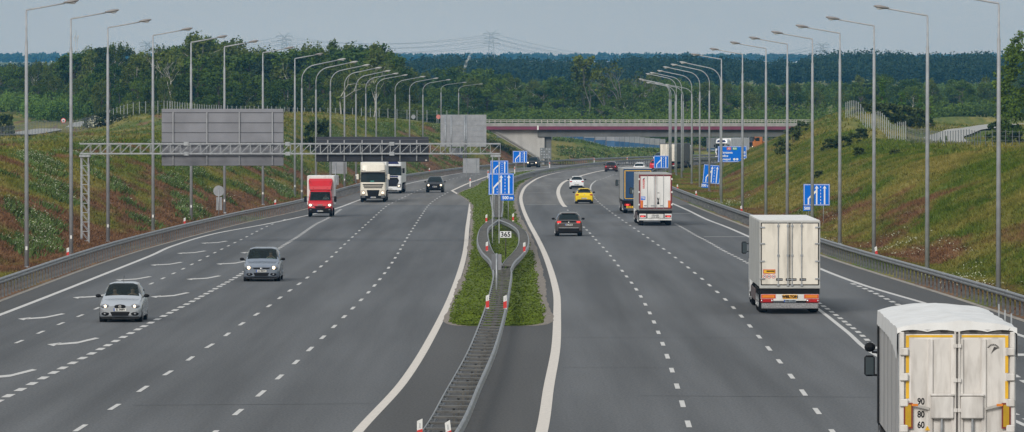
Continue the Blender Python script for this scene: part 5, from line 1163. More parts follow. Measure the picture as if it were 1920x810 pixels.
# cream lorry with the yellow name board
L = 16.2; t = away_lorry('box_lorry', 'lorry with cream rear doors, grey sides and an orange WIELTON board, seen from behind', whitep, greyd, cream, L, 2.6, 1.12, 3.98, offw)
y = L; MB().box(-1.24, 1.24, y, y + .012, 1.22, 3.90).build('door_gasket', M_BLACK, t)
for s in (-1, 1): 
    d = MB().box(min(s * .02, s * 1.20), max(s * .02, s * 1.20), y + .002, y + .035, 1.26, 3.86, b=.01).build('rear_door', cream, t)
    for xx in (.09, .50): 
        MB().tube([(s * xx, y + .065, 1.18), (s * xx, y + .065, 3.9)], .022, 8).build('lock_rod', M_GALV, d); MB().box(s * xx - .05, s * xx + .05, y + .035, y + .09, 2.46, 2.54).box(s * xx - .05, s * xx + .05, y + .035, y + .09, 3.72, 3.80).box(s * xx - .05, s * xx + .05, y + .035, y + .09, 1.20, 1.28).build('rod_bracket', M_GALV, d)
        MB().box(s * xx - .14 - .05, s * xx + .14 - .05, y + .036, y + .05, 1.42, 1.52, b=.01).build('handle_recess', M_BLACK, d); MB().box(s * xx - .12 - .05, s * xx + .10 - .05, y + .052, y + .07, 1.455, 1.485).build('handle', M_GALV, d)
hinges(t, 1.29, y + .03, (1.50, 2.25, 3.0, 3.70))
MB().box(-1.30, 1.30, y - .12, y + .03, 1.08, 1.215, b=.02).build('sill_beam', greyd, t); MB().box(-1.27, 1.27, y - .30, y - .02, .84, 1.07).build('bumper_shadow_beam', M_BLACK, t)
bm2 = MB().box(-1.24, 1.24, y - .10, y - .02, .55, .86, b=.015).build('light_bar', offw, t)
for s in (-1, 1):
    q = MB().box(s * .92 - .31, s * .92 + .31, y - .018, y - .004, .66, .83).build('marker_board', M_REDF, bm2); MB().box(s * .92 - .26, s * .92 + .26, y - .003, y + .004, .69, .80).build('marker_centre', M_ORANGE, q)
    q = MB().box(s * .98 - .27, s * .98 + .27, y - .018, y - .002, .49, .64, b=.006).build('tail_light', M_TAIL, bm2); MB().ell((s * .76, y + .01, .56), (.05, .02, .045), 8, 5).ell((s * 1.20, y + .01, .56), (.04, .02, .04), 8, 5).build('reversing_lamp', M_LAMPC, q)
nb_ = MB().box(-.31, .31, y - .018, y - .004, .64, .82).build('name_board', mat('orange_board', (.80, .38, .03), .5), t); text('WIELTON', .15, 'writing', M_BLACK, nb_, (0, y + .006, .73), RZ, bold=.008, xs=1.0)
plate(t, 0, y - .01, .55, 'WRR 2105G', front=False, h=.10, m_=mat('plate_dim', (.30, .36, .42), .5)); MB().box(-1.22, 1.22, y - .12, y - .04, .22, .47, b=.02).build('chequer_bumper', mat('chequer_plate', (.33, .33, .34), .4, .7, .45, 30), t)
st = MB().box(.62, 1.14, y + .036, y + .042, 1.72, 1.90).build('warning_sticker', M_REDF, t); MB().box(.65, 1.11, y + .043, y + .046, 1.745, 1.875).build('sticker_centre', M_YMARK, st); MB().box(.66, 1.0, y + .047, y + .049, 1.80, 1.85).build('writing', M_BLACK, st)
for k, s_ in enumerate(('90', '80', '60')):
    x = 1.08 - k * .19; o = MB().cyl((x, y + .040, 1.60), .085, .006, 'y', 18).build('limit_sticker', M_RED, t); MB().cyl((x, y + .044, 1.60), .062, .006, 'y', 18).build('sticker_centre', M_SWHITE, o); text(s_, .085, 'writing', M_BLACK, o, (x, y + .049, 1.60), RZ, ext=.001, bold=.002)
for s in (-1, 1): MB().box(s * 1.10 - .16, s * 1.10 + .16, y - 1.0, y - .96, .12, .60).build('mud_flap', M_BLACK, t)
place(t, 1481, 589, True, P_F, L)
# white lorry with red frame
L = 16.2; t = away_lorry('refrigerated_lorry', 'lorry with white rear doors framed in dark red, overtaking close beside the blue curtain lorry', whitep, greyd, offw, L, 2.55, 1.15, 3.98, mat('roof_grey', (.33, .33, .32), .6))
y = L; MB().box(-1.27, 1.27, y, y + .012, 1.30, 3.94).build('door_frame', mat('maroon_frame', (.14, .015, .018), .5), t); ruby = mat('red_piping', (.62, .05, .05), .5)
for s in (-1, 1):
    d = MB().box(min(s * .015, s * 1.15), max(s * .015, s * 1.15), y + .002, y + .035, 1.40, 3.80, b=.01).build('rear_door', offw, t)
    MB().box(min(s * 1.15, s * 1.17), max(s * 1.15, s * 1.17), y + .013, y + .03, 1.38, 3.82).build('piping', ruby, d)
    for xx in (.10, .62):
        MB().tube([(s * xx, y + .06, 1.32), (s * xx, y + .06, 3.86)], .018, 8).build('lock_rod', M_GALV, d)
        MB().box(s * xx + .04, s * xx + .26, y + .036, y + .06, 1.50, 1.58, b=.01).build('handle', M_GALV, d)
    MB().box(s * 1.05 - .09, s * 1.05 + .09, y + .037, y + .05, 1.36, 1.94).build('reflector_board', M_REDF, d); MB().box(s * 1.05 - .055, s * 1.05 + .055, y + .051, y + .056, 1.40, 1.90).build('reflector_centre', M_ORANGE, d)
for z in (1.62, 2.58, 3.58):
    for s in (-1, 1): MB().box(s * 1.26 - .06, s * 1.26 + .06, y + .013, y + .06, z - .07, z + .07, b=.02).build('hinge', M_WHITE, t)
MB().box(-1.27, 1.27, y - .15, y + .02, 1.16, 1.30, b=.03).build('sill_beam', mat('sill_grey', (.16, .15, .15), .5), t); MB().box(-1.26, 1.26, y - .25, y - .02, .92, 1.15).build('bumper_beam', M_BLACK, t)
for s in (-1, 1):
    q = MB().box(s * .97 - .27, s * .97 + .27, y - .08, y - .02, .60, .92, b=.01).build('light_box', offw, t); MB().box(s * .97 - .23, s * .97 + .23, y - .019, y - .008, .66, .80, b=.004).build('tail_light', M_TAIL, q); MB().box(s * 1.0 - .10, s * 1.0 + .10, y - .007, y - .002, .67, .74).build('lit_lens', M_TAILON, q)
q = MB().box(-.62, .62, y - .08, y - .03, .58, .90, b=.01).build('plate_board', offw, t); text('OPAWEX', .13, 'writing', M_BLACK, q, (0, y - .024, .80), RZ, bold=.004); text('LWD 8F60', .13, 'writing', M_BLACK, q, (0, y - .024, .66), RZ, bold=.004)
MB().box(-1.25, 1.25, y - .10, y - .03, .40, .56, b=.03).build('underrun_bar', offw, t)
q = MB().box(.78, 1.12, y + .036, y + .042, 1.98, 2.24).build('round_plate', M_BLUE, t); text('TIR', .2, 'writing', M_SWHITE, q, (.95, y + .046, 2.11), RZ, bold=.006)
text('KRAKER', .20, 'side_writing', ruby, t, (.90, y + .040, 3.22), (R(90), R(-90), math.pi), bold=.006)
MB().prism([(.80, 3.68), (.96, 3.62), (.98, 3.48), (.90, 3.52), (.86, 3.60)], y + .037, y + .041, 'y').build('emblem', mat('navy', (.02, .03, .12), .3), t)
MB().prism([(-.30, 1.70), (-.24, 1.90), (-.30, 2.14), (-.25, 2.16), (-.21, 2.0), (-.17, 2.16), (-.12, 2.14), (-.18, 1.90), (-.12, 1.70), (-.21, 1.62)], y + .037, y + .041, 'y').build('black_mark', M_BLACK, t); MB().box(-.30, -.14, y + .037, y + .041, 2.50, 2.54).build('small_mark', M_BLACK, t)
for s in (-1, 1): MB().box(s * 1.08 - .16, s * 1.08 + .16, y - 1.0, y - .96, .12, .60).build('mud_flap', M_BLACK, t)
place(t, 1229, 423.5, True, P_F, L)
# blue lorry
bluec = mat('curtain_blue', (.005, .048, .135), .5, 0, .08, 1, dirt=((.03, .06, .10), 1, .3)); L = 16.0
t = away_lorry('curtain_lorry', 'lorry with yellow-edged blue rear door and grey sides, behind the red-framed one', mat('cab_dark', (.05, .05, .055), .4), greyt, bluec, L, 2.5, 1.12, 3.86, greyt)
y = L; MB().box(-1.25, 1.25, y, y + .012, 1.14, 3.85).build('rear_frame', bluec, t)
yl = MB().box(-1.12, 1.12, y + .012, y + .018, 3.66, 3.72); 
for s in (-1, 1): yl.box(s * 1.12 - .035, s * 1.12 + .035, y + .012, y + .018, 1.30, 3.72)
yl.box(-1.12, 1.12, y + .012, y + .018, 1.26, 1.31).build('yellow_edge', M_YMARK, t)
for s in (-1, 1):
    d = MB().box(min(s * .02, s * 1.04), max(s * .02, s * 1.04), y + .013, y + .04, 1.36, 3.60, b=.01).build('rear_door', bluec, t); MB().tube([(s * .12, y + .06, 1.3), (s * .12, y + .06, 3.65)], .02, 6).build('lock_rod', M_GALV, d)
MB().box(.40, .62, y + .041, y + .045, 1.72, 2.02).build('door_sticker', mat('pale_sticker', (.45, .5, .5), .5), t)
MB().box(-1.24, 1.24, y - .2, y - .02, .88, 1.12).build('bumper_beam', M_BLACK, t); MB().box(-1.22, 1.22, y - .1, y - .04, .34, .52, b=.02).build('underrun_bar', mat('navy_bar', (.03, .05, .09), .5), t)
for s in (-1, 1): q = MB().box(s * .90 - .26, s * .90 + .26, y - .04, y - .01, .66, .84, b=.006).build('tail_light', M_TAIL, t); MB().box(s * .90 - .1, s * .90 + .1, y - .008, y - .002, .69, .80).build('lit_lens', M_TAILON, q)
q = MB().box(.40, 1.0, y - .03, y - .015, .46, .64).build('number_board', M_YMARK, t); text('LPU 9L', .14, 'writing', M_BLACK, q, (.70, y - .008, .55), RZ, bold=.004)
place(t, 1196, 400.5, True, P_F, L)
# far cream lorry
L = 16; t = away_lorry('box_lorry', 'far lorry with pale cream rear doors and a dark side, under the bridge', whitep, mat('side_dark', (.12, .12, .14), .6), cream, L, 2.55, 1.1, 3.98)
y = L; MB().box(-1.25, 1.25, y, y + .012, 1.15, 3.95).build('door_frame', M_STEELD, t)
for s in (-1, 1):
    d = MB().box(min(s * .02, s * 1.2), max(s * .02, s * 1.2), y + .013, y + .04, 1.2, 3.9, b=.01).build('rear_door', cream, t); MB().tube([(s * .4, y + .06, 1.2), (s * .4, y + .06, 3.9)], .025, 6).build('lock_rod', M_GALV, d)
    MB().box(s * .95 - .2, s * .95 + .2, y - .04, y - .01, .66, .84, b=.006).build('tail_light', M_TAIL, t)
MB().box(-1.2, 1.2, y - .1, y - .04, .4, .56, b=.02).build('underrun_bar', offw, t); place(t, 1252, 316.5, True, yaw=.20, L=L)
# orange flatbed beyond the bank
t = thing('orange_truck', 'far orange flatbed body just showing above the bank, right of the distance sign', 'lorry'); cab(t, paint('orange_cab', (.5, .16, .03), .4), 2.5, 2.9, 'navy')
MB().box(-1.25, 1.25, 2.4, 9.0, 1.0, 2.0, b=.03).build('flatbed_body', mat('orange_body', (.42, .17, .07), .6, 0, .1, 2), t); MB().box(-1.27, 1.27, 2.38, 9.02, 1.9, 2.02, b=.02).build('top_rail', mat('pale_rail', (.5, .45, .4), .6), t)
for y_ in (6.6, 7.9): 
    for s in (-1, 1): wheel(t, s * 1.0, y_, .5, .5, .5)
t.location = (50.5, 1240, .3); t.rotation_euler = (0, 0, R(-70)); t.location.z = tz(50.5, 1240) + .02
# nearest lorry: tipper body under a white tarpaulin
L = 14.5; W = 2.56; hw = W / 2; tip = mat('tipper_paint', (.74, .71, .675), .5, 0, .05, 1.2, spec=.35, dirt=((.30, .27, .24), 1.6, .75)); tipd = mat('tipper_recess', (.68, .65, .615), .5, 0, .06, 1.5, spec=.3, dirt=((.26, .23, .20), 2.2, .6))
t = thing('tipper_lorry', 'nearest lorry with ribbed white rear doors edged in yellow under a white tarpaulin', 'lorry'); cab(t, mat('cab_dark', (.05, .05, .055), .4), 2.5, 3.5, 'navy', kit=False)
for s in (-1, 1): wheel(t, s * 1.0, 4.9, .5, .55, .5)
y0, y = 2.5, L; MB().box(-hw, hw, y0, y, .98, 3.64, b=.03).build('cargo_body', mat('tipper_side', (.50, .49, .48), .45, .15, .06, 1, dirt=((.30, .29, .27), .8, .5)), t)
m = MB(); yy = y0 + .6
while yy < y - .3:
    for s in (-1, 1): m.box(s * hw - .006, s * hw + .006, yy - .012, yy + .012, 1.05, 3.5)
    yy += 2.4
m.build('side_seam', mat('seam_dark', (.08, .085, .10), .6), t)
# tarpaulin: a sagging sheet with scalloped hem
TA = MB(); nx, ny = 24, 30
def tarp(u, v):
    x = -hw - .05 + (2 * hw + .10) * u; yv = y0 - .05 + (y - y0 + .10) * v
    e = min(u, 1 - u); roof = .07 * math.sin(math.pi * min(1, e * 6) / 2) + .15 * (1 - abs(2 * u - 1)) + .03 * math.sin(u * 21 + v * 5) * e + .012 * math.sin(v * 40 + u * 3) + .012 * math.sin(v * 17 + u * 11); return (x, yv, 3.68 + roof * (.8 + .2 * math.sin(v * 9.5)))
vs = [tarp(i / nx, j / ny) for j in range(ny + 1) for i in range(nx + 1)]; fs = [(j * (nx + 1) + i, j * (nx + 1) + i + 1, (j + 1) * (nx + 1) + i + 1, (j + 1) * (nx + 1) + i) for j in range(ny) for i in range(nx)]
TA.add(vs, fs)
for s, i in ((-1, 0), (1, nx)):     # side skirts
    for j in range(ny):
        a, b = vs[j * (nx + 1) + i], vs[(j + 1) * (nx + 1) + i]
        def hem(p, j_): return (p[0] + s * .015, p[1], 3.34 - .34 * (j_ / ny) ** 5 + .015 * math.sin(j_ * 2.1))
        c_, d_ = hem(b, j + 1), hem(a, j); TA.add([a, b, c_, d_], [(0, 1, 2, 3) if s < 0 else (3, 2, 1, 0)])
for j, sgn in ((0, -1), (ny, 1)):   # end hems
    for i in range(nx):
        a, b = vs[j * (nx + 1) + i], vs[j * (nx + 1) + i + 1]
        def hm_(p, i_): return (p[0], p[1] + sgn * .03, 3.60 + .045 * abs(math.sin(i_ / nx * math.pi * 4)) - (.04 if i_ in (0, nx) else 0))
        TA.add([a, b, hm_(b, i + 1), hm_(a, i)], [(0, 1, 2, 3)])
tm = mat('white_tarpaulin', (.72, .72, .71), .55, 0, .04, 2, spec=.35, bump=.25, bscale=5, dirt=((.52, .50, .47), .8, .5)); TA.build('tarpaulin', tm, t, smooth=True)
m = MB(); 
for k, xx in enumerate((-1.05, -.70, -.35, .30, .66, 1.0)):
    if k % 3 == 1: m.box(xx - .10, xx + .10, y + .055, y + .075, 3.63, 3.645)
    else: m.tube([(xx - .12, y + .06, 3.67), (xx - .06, y + .08, 3.61), (xx + .06, y + .08, 3.61), (xx + .12, y + .06, 3.67)], .010, 5)
m.build('rubber_strap', M_BLACK, t)
MB().box(-hw, hw, y, y + .03, 3.56, 3.66, b=.01).build('top_frame', mat('frame_dark_dusty', (.13, .12, .11), .7), t)
for s in (-1, 1):
    post = MB().box(s * (hw - .055) - .055, s * (hw - .055) + .055, y, y + .10, .95, 3.60, b=.015).build('corner_post', tip, t)
    for z in (3.17, 2.62, 2.06, 1.5): MB().box(s * (hw - .10) - .095, s * (hw - .10) + .095, y + .095, y + .15, z - .085, z + .085, b=.02).build('hinge', tip, post)
    MB().tube([(s * (hw + .01), y + .05, 1.0), (s * (hw + .01), y + .05, 3.55)], .018, 6).build('hinge_rod', M_GALV, post)
    d = MB().box(min(s * .03, s * 1.14), max(s * .03, s * 1.14), y + .002, y + .05, .98, 3.55, b=.01).build('rear_door', tip, t)
    m = MB()      # yellow reflective edge, broken at the hinges
    for a, b in ((3.26, 3.52), (2.71, 3.08), (2.15, 2.53), (1.59, 1.97), (1.0, 1.41)): m.box(s * 1.10 - .035, s * 1.10 + .035, y + .051, y + .056, a, b)
    m.box(min(s * .10, s * 1.06), max(s * .10, s * 1.06), y + .051, y + .056, 3.48, 3.53).build('yellow_edge', M_YMARK, d)
    for x0_, x1_ in ((.14, .52), (.66, 1.02)):
        MB().box(min(s * x0_, s * x1_), max(s * x0_, s * x1_), y + .0505, y + .054, 1.0, 3.44).build('recessed_panel', tipd, d)
    for xx, ww in ((.59, .055), (.09, .05)): MB().box(s * xx - ww, s * xx + ww, y + .05, y + .11, 1.0, 3.45, b=.015).build('door_rib', tip, d)
    MB().tube([(s * .045, y + .13, 1.0), (s * .045, y + .13, 3.62)], .022, 8).build('lock_rod', tipd, d)
    m = MB()
    for z in (1.2, 1.9, 2.55, 3.3): m.box(s * .045 - .04, s * .045 + .04, y + .10, y + .17, z - .04, z + .04)
    m.build('rod_clamp', tipd, d)
    b_ = MB().box(min(s * .08, s * .58), max(s * .08, s * .58), y + .10, y + .20, 1.72, 2.20, b=.02).build('tool_box', tip, d); MB().box(min(s * .06, s * .60), max(s * .06, s * .60), y + .09, y + .215, 2.20, 2.26, b=.02).build('box_lid', tipd, b_)
    MB().tube([(s * .34, y + .14, 1.0), (s * .34, y + .14, 1.72)], .03, 8).build('pipe', M_GALV, d)
    q = MB().box(s * 1.085 - .10, s * 1.085 + .10, y + .115, y + .13, 1.50, 2.06).build('reflector_board', mat('reflector_maroon', (.20, .03, .015), .5), d); MB().box(s * 1.085 - .065, s * 1.085 + .065, y + .131, y + .137, 1.54, 2.02).build('reflector_centre', mat('reflector_amber', (.50, .30, .01), .4), q)
    MB().bar((s * .62, y + .13, 1.93), (s * .98, y + .15, 2.02), .04, .05).build('strap', mat('strap_grey', (.45, .43, .40), .7), d); MB().box(s * .94 - .07, s * .94 + .07, y + .14, y + .17, 1.99, 2.04).build('buckle', M_ORANGE, d)
for s_, z in (('90', 2.08), ('80', 1.80), ('60', 1.57)): text(s_, .20, 'speed_figure', M_BLACK, t, (.80, y + .056, z), RZ, ext=.002, bold=.006, xs=.8)
# worn dark emblem, upper right door
em = MB(); ex, ez = -.80, 3.22
for k in range(9): a = R(20 + 17 * k); em.prism([(ex + .10 * math.cos(a), ez + .08 * math.sin(a)), (ex + .14 * math.cos(a), ez + .12 * math.sin(a)), (ex + .14 * math.cos(a + .22), ez + .12 * math.sin(a + .22)), (ex + .10 * math.cos(a + .2), ez + .08 * math.sin(a + .2))], y + .055, y + .058, 'y')
em.prism([(ex - .12, ez + .03), (ex - .02, ez + .06), (ex + .05, ez - .10), (ex - .03, ez - .02)], y + .055, y + .059, 'y').build('worn_emblem', mat('worn_ink', (.07, .065, .06), .8), t)
MB().prism([(.60, 1.46), (.72, 1.46), (.66, 1.56)], y + .115, y + .12, 'y').build('warning_triangle', M_YMARK, t)
MB().box(-.55, .55, y0 + .5, y - .3, .78, .975).build('frame', M_STEELD, t)
for k in range(3):
    for s in (-1, 1): wheel(t, s * (hw - .21), y - 1.7 - k * 1.33, .50, .38, .55)
MB().box(-1.22, 1.22, y - .1, y - .02, .42, .58, b=.02).build('underrun_bar', tip, t)
for s in (-1, 1): MB().box(s * .95 - .25, s * .95 + .25, y - .018, y - .004, .62, .80, b=.004).build('tail_light', M_TAIL, t)
for s in (-1, 1):
    MB().box(min(s * (hw + .04), s * (hw + .30)), max(s * (hw + .04), s * (hw + .30)), .3, .48, 2.02, 2.52, b=.05).build('mirror', M_BLACK, t); MB().box(min(s * (hw + .07), s * (hw + .27)), max(s * (hw + .07), s * (hw + .27)), .482, .49, 2.06, 2.48).build('mirror_glass', M_CURT, t)
    MB().box(min(s * (hw - .02), s * (hw + .06)), max(s * (hw - .02), s * (hw + .03)), 1.6, 2.46, .95, 3.45, b=.02).build('side_fairing', M_BLACK, t)
    MB().bar((s * (hw - .1), .6, 2.6), (s * (hw + .1), .42, 2.6), .05).bar((s * (hw - .1), .6, 2.05), (s * (hw + .1), .42, 2.05), .05).bar((s * (hw - .1), .6, 1.2), (s * (hw - .1), .6, 2.8), .05).build('mirror_bracket', M_BLACK, t)
    MB().ell((s * (hw + .16), .38, 2.72), (.14, .12, .12), 10, 6).build('upper_mirror', M_BLACK, t)
for k, (yy, hh) in enumerate(((6.5, .35), (9.0, .3), (11.5, .3))): MB().bar((-hw - .10, yy, 3.6), (-hw - .10, yy, 3.6 + hh), .035).build('tarp_stake', M_GALV, t)
place(t, 1794, 216 + 8.5 * 84.4, True, yaw=R(1.5), L=L)
t.scale = (1, 1, 1.022)
# ------------------------------------------------------------------ vegetation
def leafmat(name, c0, c1, sc=.35, hue=.25):
    m = bpy.data.materials.new(name); m.use_nodes = True; nt = m.node_tree; b = nt.nodes['Principled BSDF']; L = nt.links.new
    tc = nn(nt, 'ShaderNodeTexCoord'); n = nn(nt, 'ShaderNodeTexNoise'); n.inputs['Scale'].default_value = sc; n.inputs['Detail'].default_value = 3; L(tc.outputs['Object'], n.inputs['Vector'])
    oi = nn(nt, 'ShaderNodeObjectInfo'); ad = nn(nt, 'ShaderNodeMath', operation='MULTIPLY_ADD'); L(oi.outputs['Random'], ad.inputs[0]); ad.inputs[1].default_value = .5; L(n.outputs['Fac'], ad.inputs[2])
    mr = nn(nt, 'ShaderNodeMapRange'); mr.inputs[1].default_value = .4; mr.inputs[2].default_value = 1.1; L(ad.outputs[0], mr.inputs[0])
    mx = nn(nt, 'ShaderNodeMix', data_type='RGBA'); mx.inputs[6].default_value = (*c0, 1); mx.inputs[7].default_value = (*c1, 1); L(mr.outputs[0], mx.inputs[0]); L(mx.outputs[2], b.inputs['Base Color'])
    b.inputs['Roughness'].default_value = .75; b.inputs['Specular IOR Level'].default_value = .2
    return m
LM_BIRCH = leafmat('birch_leaves', (.030, .058, .008), (.135, .165, .024)); LM_OAK = leafmat('oak_leaves', (.022, .054, .007), (.100, .155, .018)); LM_PINE = leafmat('pine_needles', (.020, .042, .020), (.044, .072, .030))
LM_FRESH = leafmat('young_leaves', (.060, .130, .018), (.125, .200, .034)); LM_SHRUB = leafmat('shrub_leaves', (.026, .048, .012), (.082, .105, .026), .8); LM_DARK = leafmat('far_wood_leaves', (.018, .040, .020), (.048, .082, .034), .05)
BARK_W = mat('birch_bark', (.42, .40, .36), .8, 0, .3, 3); BARK = mat('bark', (.09, .075, .06), .9, 0, .3, 4)
def quads(C, N, size, rs, up=.3):
    """leaf-sized quads at points C"""
    n = len(C); d = rs.normal(size=(n, 3)); d[:, 2] += up; d /= np.linalg.norm(d, axis=1)[:, None]
    a = np.cross(d, rs.normal(size=(n, 3))); a /= np.linalg.norm(a, axis=1)[:, None]; b = np.cross(d, a)
    s = (size * (.6 + .8 * rs.rand(n)))[:, None] / 2
    V = np.stack([C - a * s - b * s * .6, C + a * s - b * s * .6, C + a * s * .7 + b * s * .8, C - a * s * .7 + b * s * .6], 1).reshape(-1, 3)
    return V, np.arange(4 * n).reshape(n, 4)
def crown_pts(kind, H, rs, n):
    """points of a crown for a tree of height 1 scaled to H"""
    out = []; K = {'birch': 60, 'oak': 46, 'pine': 30, 'bush': 22, 'young': 20}[kind]
    for k in range(K):
        if kind == 'birch':
            t = .22 + .78 * rs.rand() ** .8; r = .20 * math.sin(math.pi * min(1, (1.04 - t) / .80)) ** .7 + .015; rr = r * (.35 + .65 * rs.rand() ** .5); cr = .035 + .045 * rs.rand(); st = (1, 1, 1.5)
        elif kind == 'oak':
            t = .08 + .90 * rs.rand(); r = .34 * math.sqrt(max(.05, 1 - ((t - .50) / .52) ** 2)); rr = r * (.45 + .55 * rs.rand() ** .5); cr = .07 + .06 * rs.rand(); st = (1, 1, .75)
        elif kind == 'pine':
            t = .50 + .50 * rs.rand(); r = .20 * (1.15 - t) / .65 + .04; rr = r * rs.rand() ** .5; cr = .045 + .03 * rs.rand(); st = (1.2, 1.2, .6)
        elif kind == 'young':
            t = .12 + .86 * rs.rand(); r = .22 * (1.05 - t); rr = r * rs.rand() ** .5; cr = .05 + .04 * rs.rand(); st = (1, 1, 1.1)
        else:
            t = .10 + .80 * rs.rand(); r = .55 * math.sqrt(max(.05, 1 - (t / 1.0) ** 2)); rr = r * rs.rand() ** .5; cr = .10 + .10 * rs.rand(); st = (1, 1, .8)
        th = rs.rand() * 6.283; c = np.array([rr * math.cos(th), rr * math.sin(th), t]); m = int(n / K * (.6 + .8 * rs.rand()))
        p = rs.normal(size=(m, 3)); p /= np.linalg.norm(p, axis=1)[:, None] + 1e-9; p *= (rs.rand(m) ** .45)[:, None]
        if kind == 'birch': p[:, 2] -= .5 * rs.rand(m)
        out.append(c + p * cr * np.array(st))
    return np.concatenate(out) * H, None
TREES = {}
def make_tree(kind, seed, H, n, leaf, lm, bark, name):
    rs = np.random.RandomState(seed); P, _ = crown_pts(kind, H, rs, n); V, Q = quads(P, None, leaf, rs)
    root = thing(name, 'x', 'tree' if kind != 'bush' else 'shrub')
    npmesh('crown' if kind != 'bush' else 'foliage', V, Q, lm, root)
    m = MB(); r0 = H * (.014 if kind in ('birch', 'young') else .022); pts = [(0, 0, -.5)]; x = y = 0
    for k in range(1, 7): x += rs.normal() * H * .008; y += rs.normal() * H * .008; pts.append((x, y, H * .15 * k))
    if kind != 'bush': m.tube(pts, [r0 * (1.15 - .15 * k) for k in range(7)], 6)
    for k in range(9 if kind != 'bush' else 5):
        a = rs.rand() * 6.283; z = H * (.3 + .5 * rs.rand()) if kind != 'bush' else 0; b = H * (.12 + .1 * rs.rand()); up = H * (.10 + .12 * rs.rand()) if kind != 'bush' else H * .6; i = min(5, int(z / (H * .15)))
        m.tube([(pts[i][0], pts[i][1], z), (pts[i][0] + b * .5 * math.cos(a), pts[i][1] + b * .5 * math.sin(a), z + up * .6), (pts[i][0] + b * math.cos(a), pts[i][1] + b * math.sin(a), z + up)], [r0 * .45, r0 * .3, r0 * .12], 5)
    m.build('trunk' if kind != 'bush' else 'stem', bark, root); return root
def proto(key, *a): TREES[key] = [None, None, False]; r = make_tree(*a); TREES[key] = [r, treeof(r), a[2], False]
PK = {'birch': [], 'oak': [], 'pine': [], 'bush': [], 'young': []}
for i in range(4): proto('birch%d' % i, 'birch', 10 + i, 17.0, 4600, .34, LM_BIRCH, BARK_W if i % 2 else BARK, 'birch_tree'); PK['birch'].append('birch%d' % i)
for i in range(3): proto('oak%d' % i, 'oak', 30 + i, 13.0, 5000, .36, LM_OAK, BARK, 'oak_tree'); PK['oak'].append('oak%d' % i)
for i in range(2): proto('pine%d' % i, 'pine', 50 + i, 15.0, 3200, .32, LM_PINE, BARK, 'pine_tree'); PK['pine'].append('pine%d' % i)
for i in range(2): proto('young%d' % i, 'young', 70 + i, 6.0, 1600, .22, LM_FRESH, BARK, 'young_tree'); PK['young'].append('young%d' % i)
for i in range(2): proto('bush%d' % i, 'bush', 60 + i, 2.6, 1100, .24, LM_SHRUB, BARK, 'shrub'); PK['bush'].append('bush%d' % i)
rt = random.Random(4)
def plant(kind, x, y, h, label, group, sx=1.0, z=None):
    key = rt.choice(PK[kind]); r, tr, H, used_ = TREES[key]
    z = tz(x, y) - .1 if z is None else z; s = h / H
    if not used_: TREES[key][3] = True; o = r; o.location = (x, y, z)
    else: o = dup(r, tr, (x, y, z))
    o.rotation_euler = (0, 0, rt.random() * 6.28); o.scale = (s * sx, s * sx, s); o['label'] = label; o['group'] = group; return o
def prof(P): xs = [p[0] for p in P]; ys_ = [p[1] for p in P]; return lambda x: float(np.interp(x, xs, ys_))
skyL = prof([(-80, 128), (0, 122), (60, 118), (110, 112), (180, 84), (215, 82), (245, 90), (300, 92), (340, 84), (365, 66), (410, 62), (440, 76), (480, 92), (520, 96), (570, 82), (600, 78), (640, 88), (690, 74), (725, 84), (745, 100), (765, 125), (790, 150)])
NROW = 5
for row, (Y0, f0, f1) in enumerate(((1120, .42, .62), (1155, .55, .80), (1195, .72, .96), (1240, .88, 1.0), (1290, .92, 1.0))):
    px = -70 + row * 9; i = 0; step = 32 if row < 2 else 29
    while px < 775:
        Y = Y0 + (350 * max(0, (290 - px) / 360) if px < 260 else 0) + rt.uniform(-12, 12); x, y = XY(px + rt.uniform(-7, 7), Y); g0 = tz(x, y); top = HC - (skyL(px) - HY) * Y / F
        h = (top - g0) * rt.uniform(f0, f1); kind = rt.choices(['birch', 'oak', 'pine'], [6, 3, 1] if row > 1 else [3, 6, 0])[0]
        if row == 4: lab = '%s tree from the left along the skyline of the left wood' % ordn(i)
        elif row == 0: lab = '%s tree from the left along the foot of the left wood, behind the fence' % ordn(i)
        else: lab = 'leafy green tree massed inside the wood on the left'
        if h > 3: plant(kind, x, y, h, lab, 'trees of the left wood', rt.uniform(.9, 1.25)); i += 1
        px += step * rt.uniform(.8, 1.25)
skyM = prof([(740, 135), (800, 128), (860, 122), (920, 126), (960, 138), (1000, 150), (1060, 140), (1120, 148), (1180, 142), (1240, 136), (1300, 150), (1360, 152), (1440, 158), (1500, 150), (1560, 150), (1640, 138), (1700, 142), (1780, 144), (1850, 146), (1960, 135)])
for row, (Y0, f0, f1) in enumerate(((1340, .50, .72), (1400, .68, .85), (1470, .80, .96), (1560, .92, 1.02))):
    px = 745 + row * 11; i = 0
    while px < 1985:
        Y = Y0 + rt.uniform(-20, 20); x, y = XY(px + rt.uniform(-8, 8), Y); g0 = tz(x, y); top = HC - (skyM(px) - HY) * Y / F; h = (top - g0) * rt.uniform(f0, f1)
        kind = rt.choices(['birch', 'oak', 'pine'], [4, 6, 1])[0]
        lab = ('%s tree from the left along the top edge of the middle wood' % ordn(i)) if row == 3 else ('%s tree from the left along the foot of the middle wood behind the bridge' % ordn(i)) if row == 0 else 'leafy green tree massed inside the wood behind the bridge'
        if h > 3: plant(kind, x, y, h, lab, 'trees of the wood behind the bridge', rt.uniform(.95, 1.35)); i += 1
        px += 42 * rt.uniform(.8, 1.25)
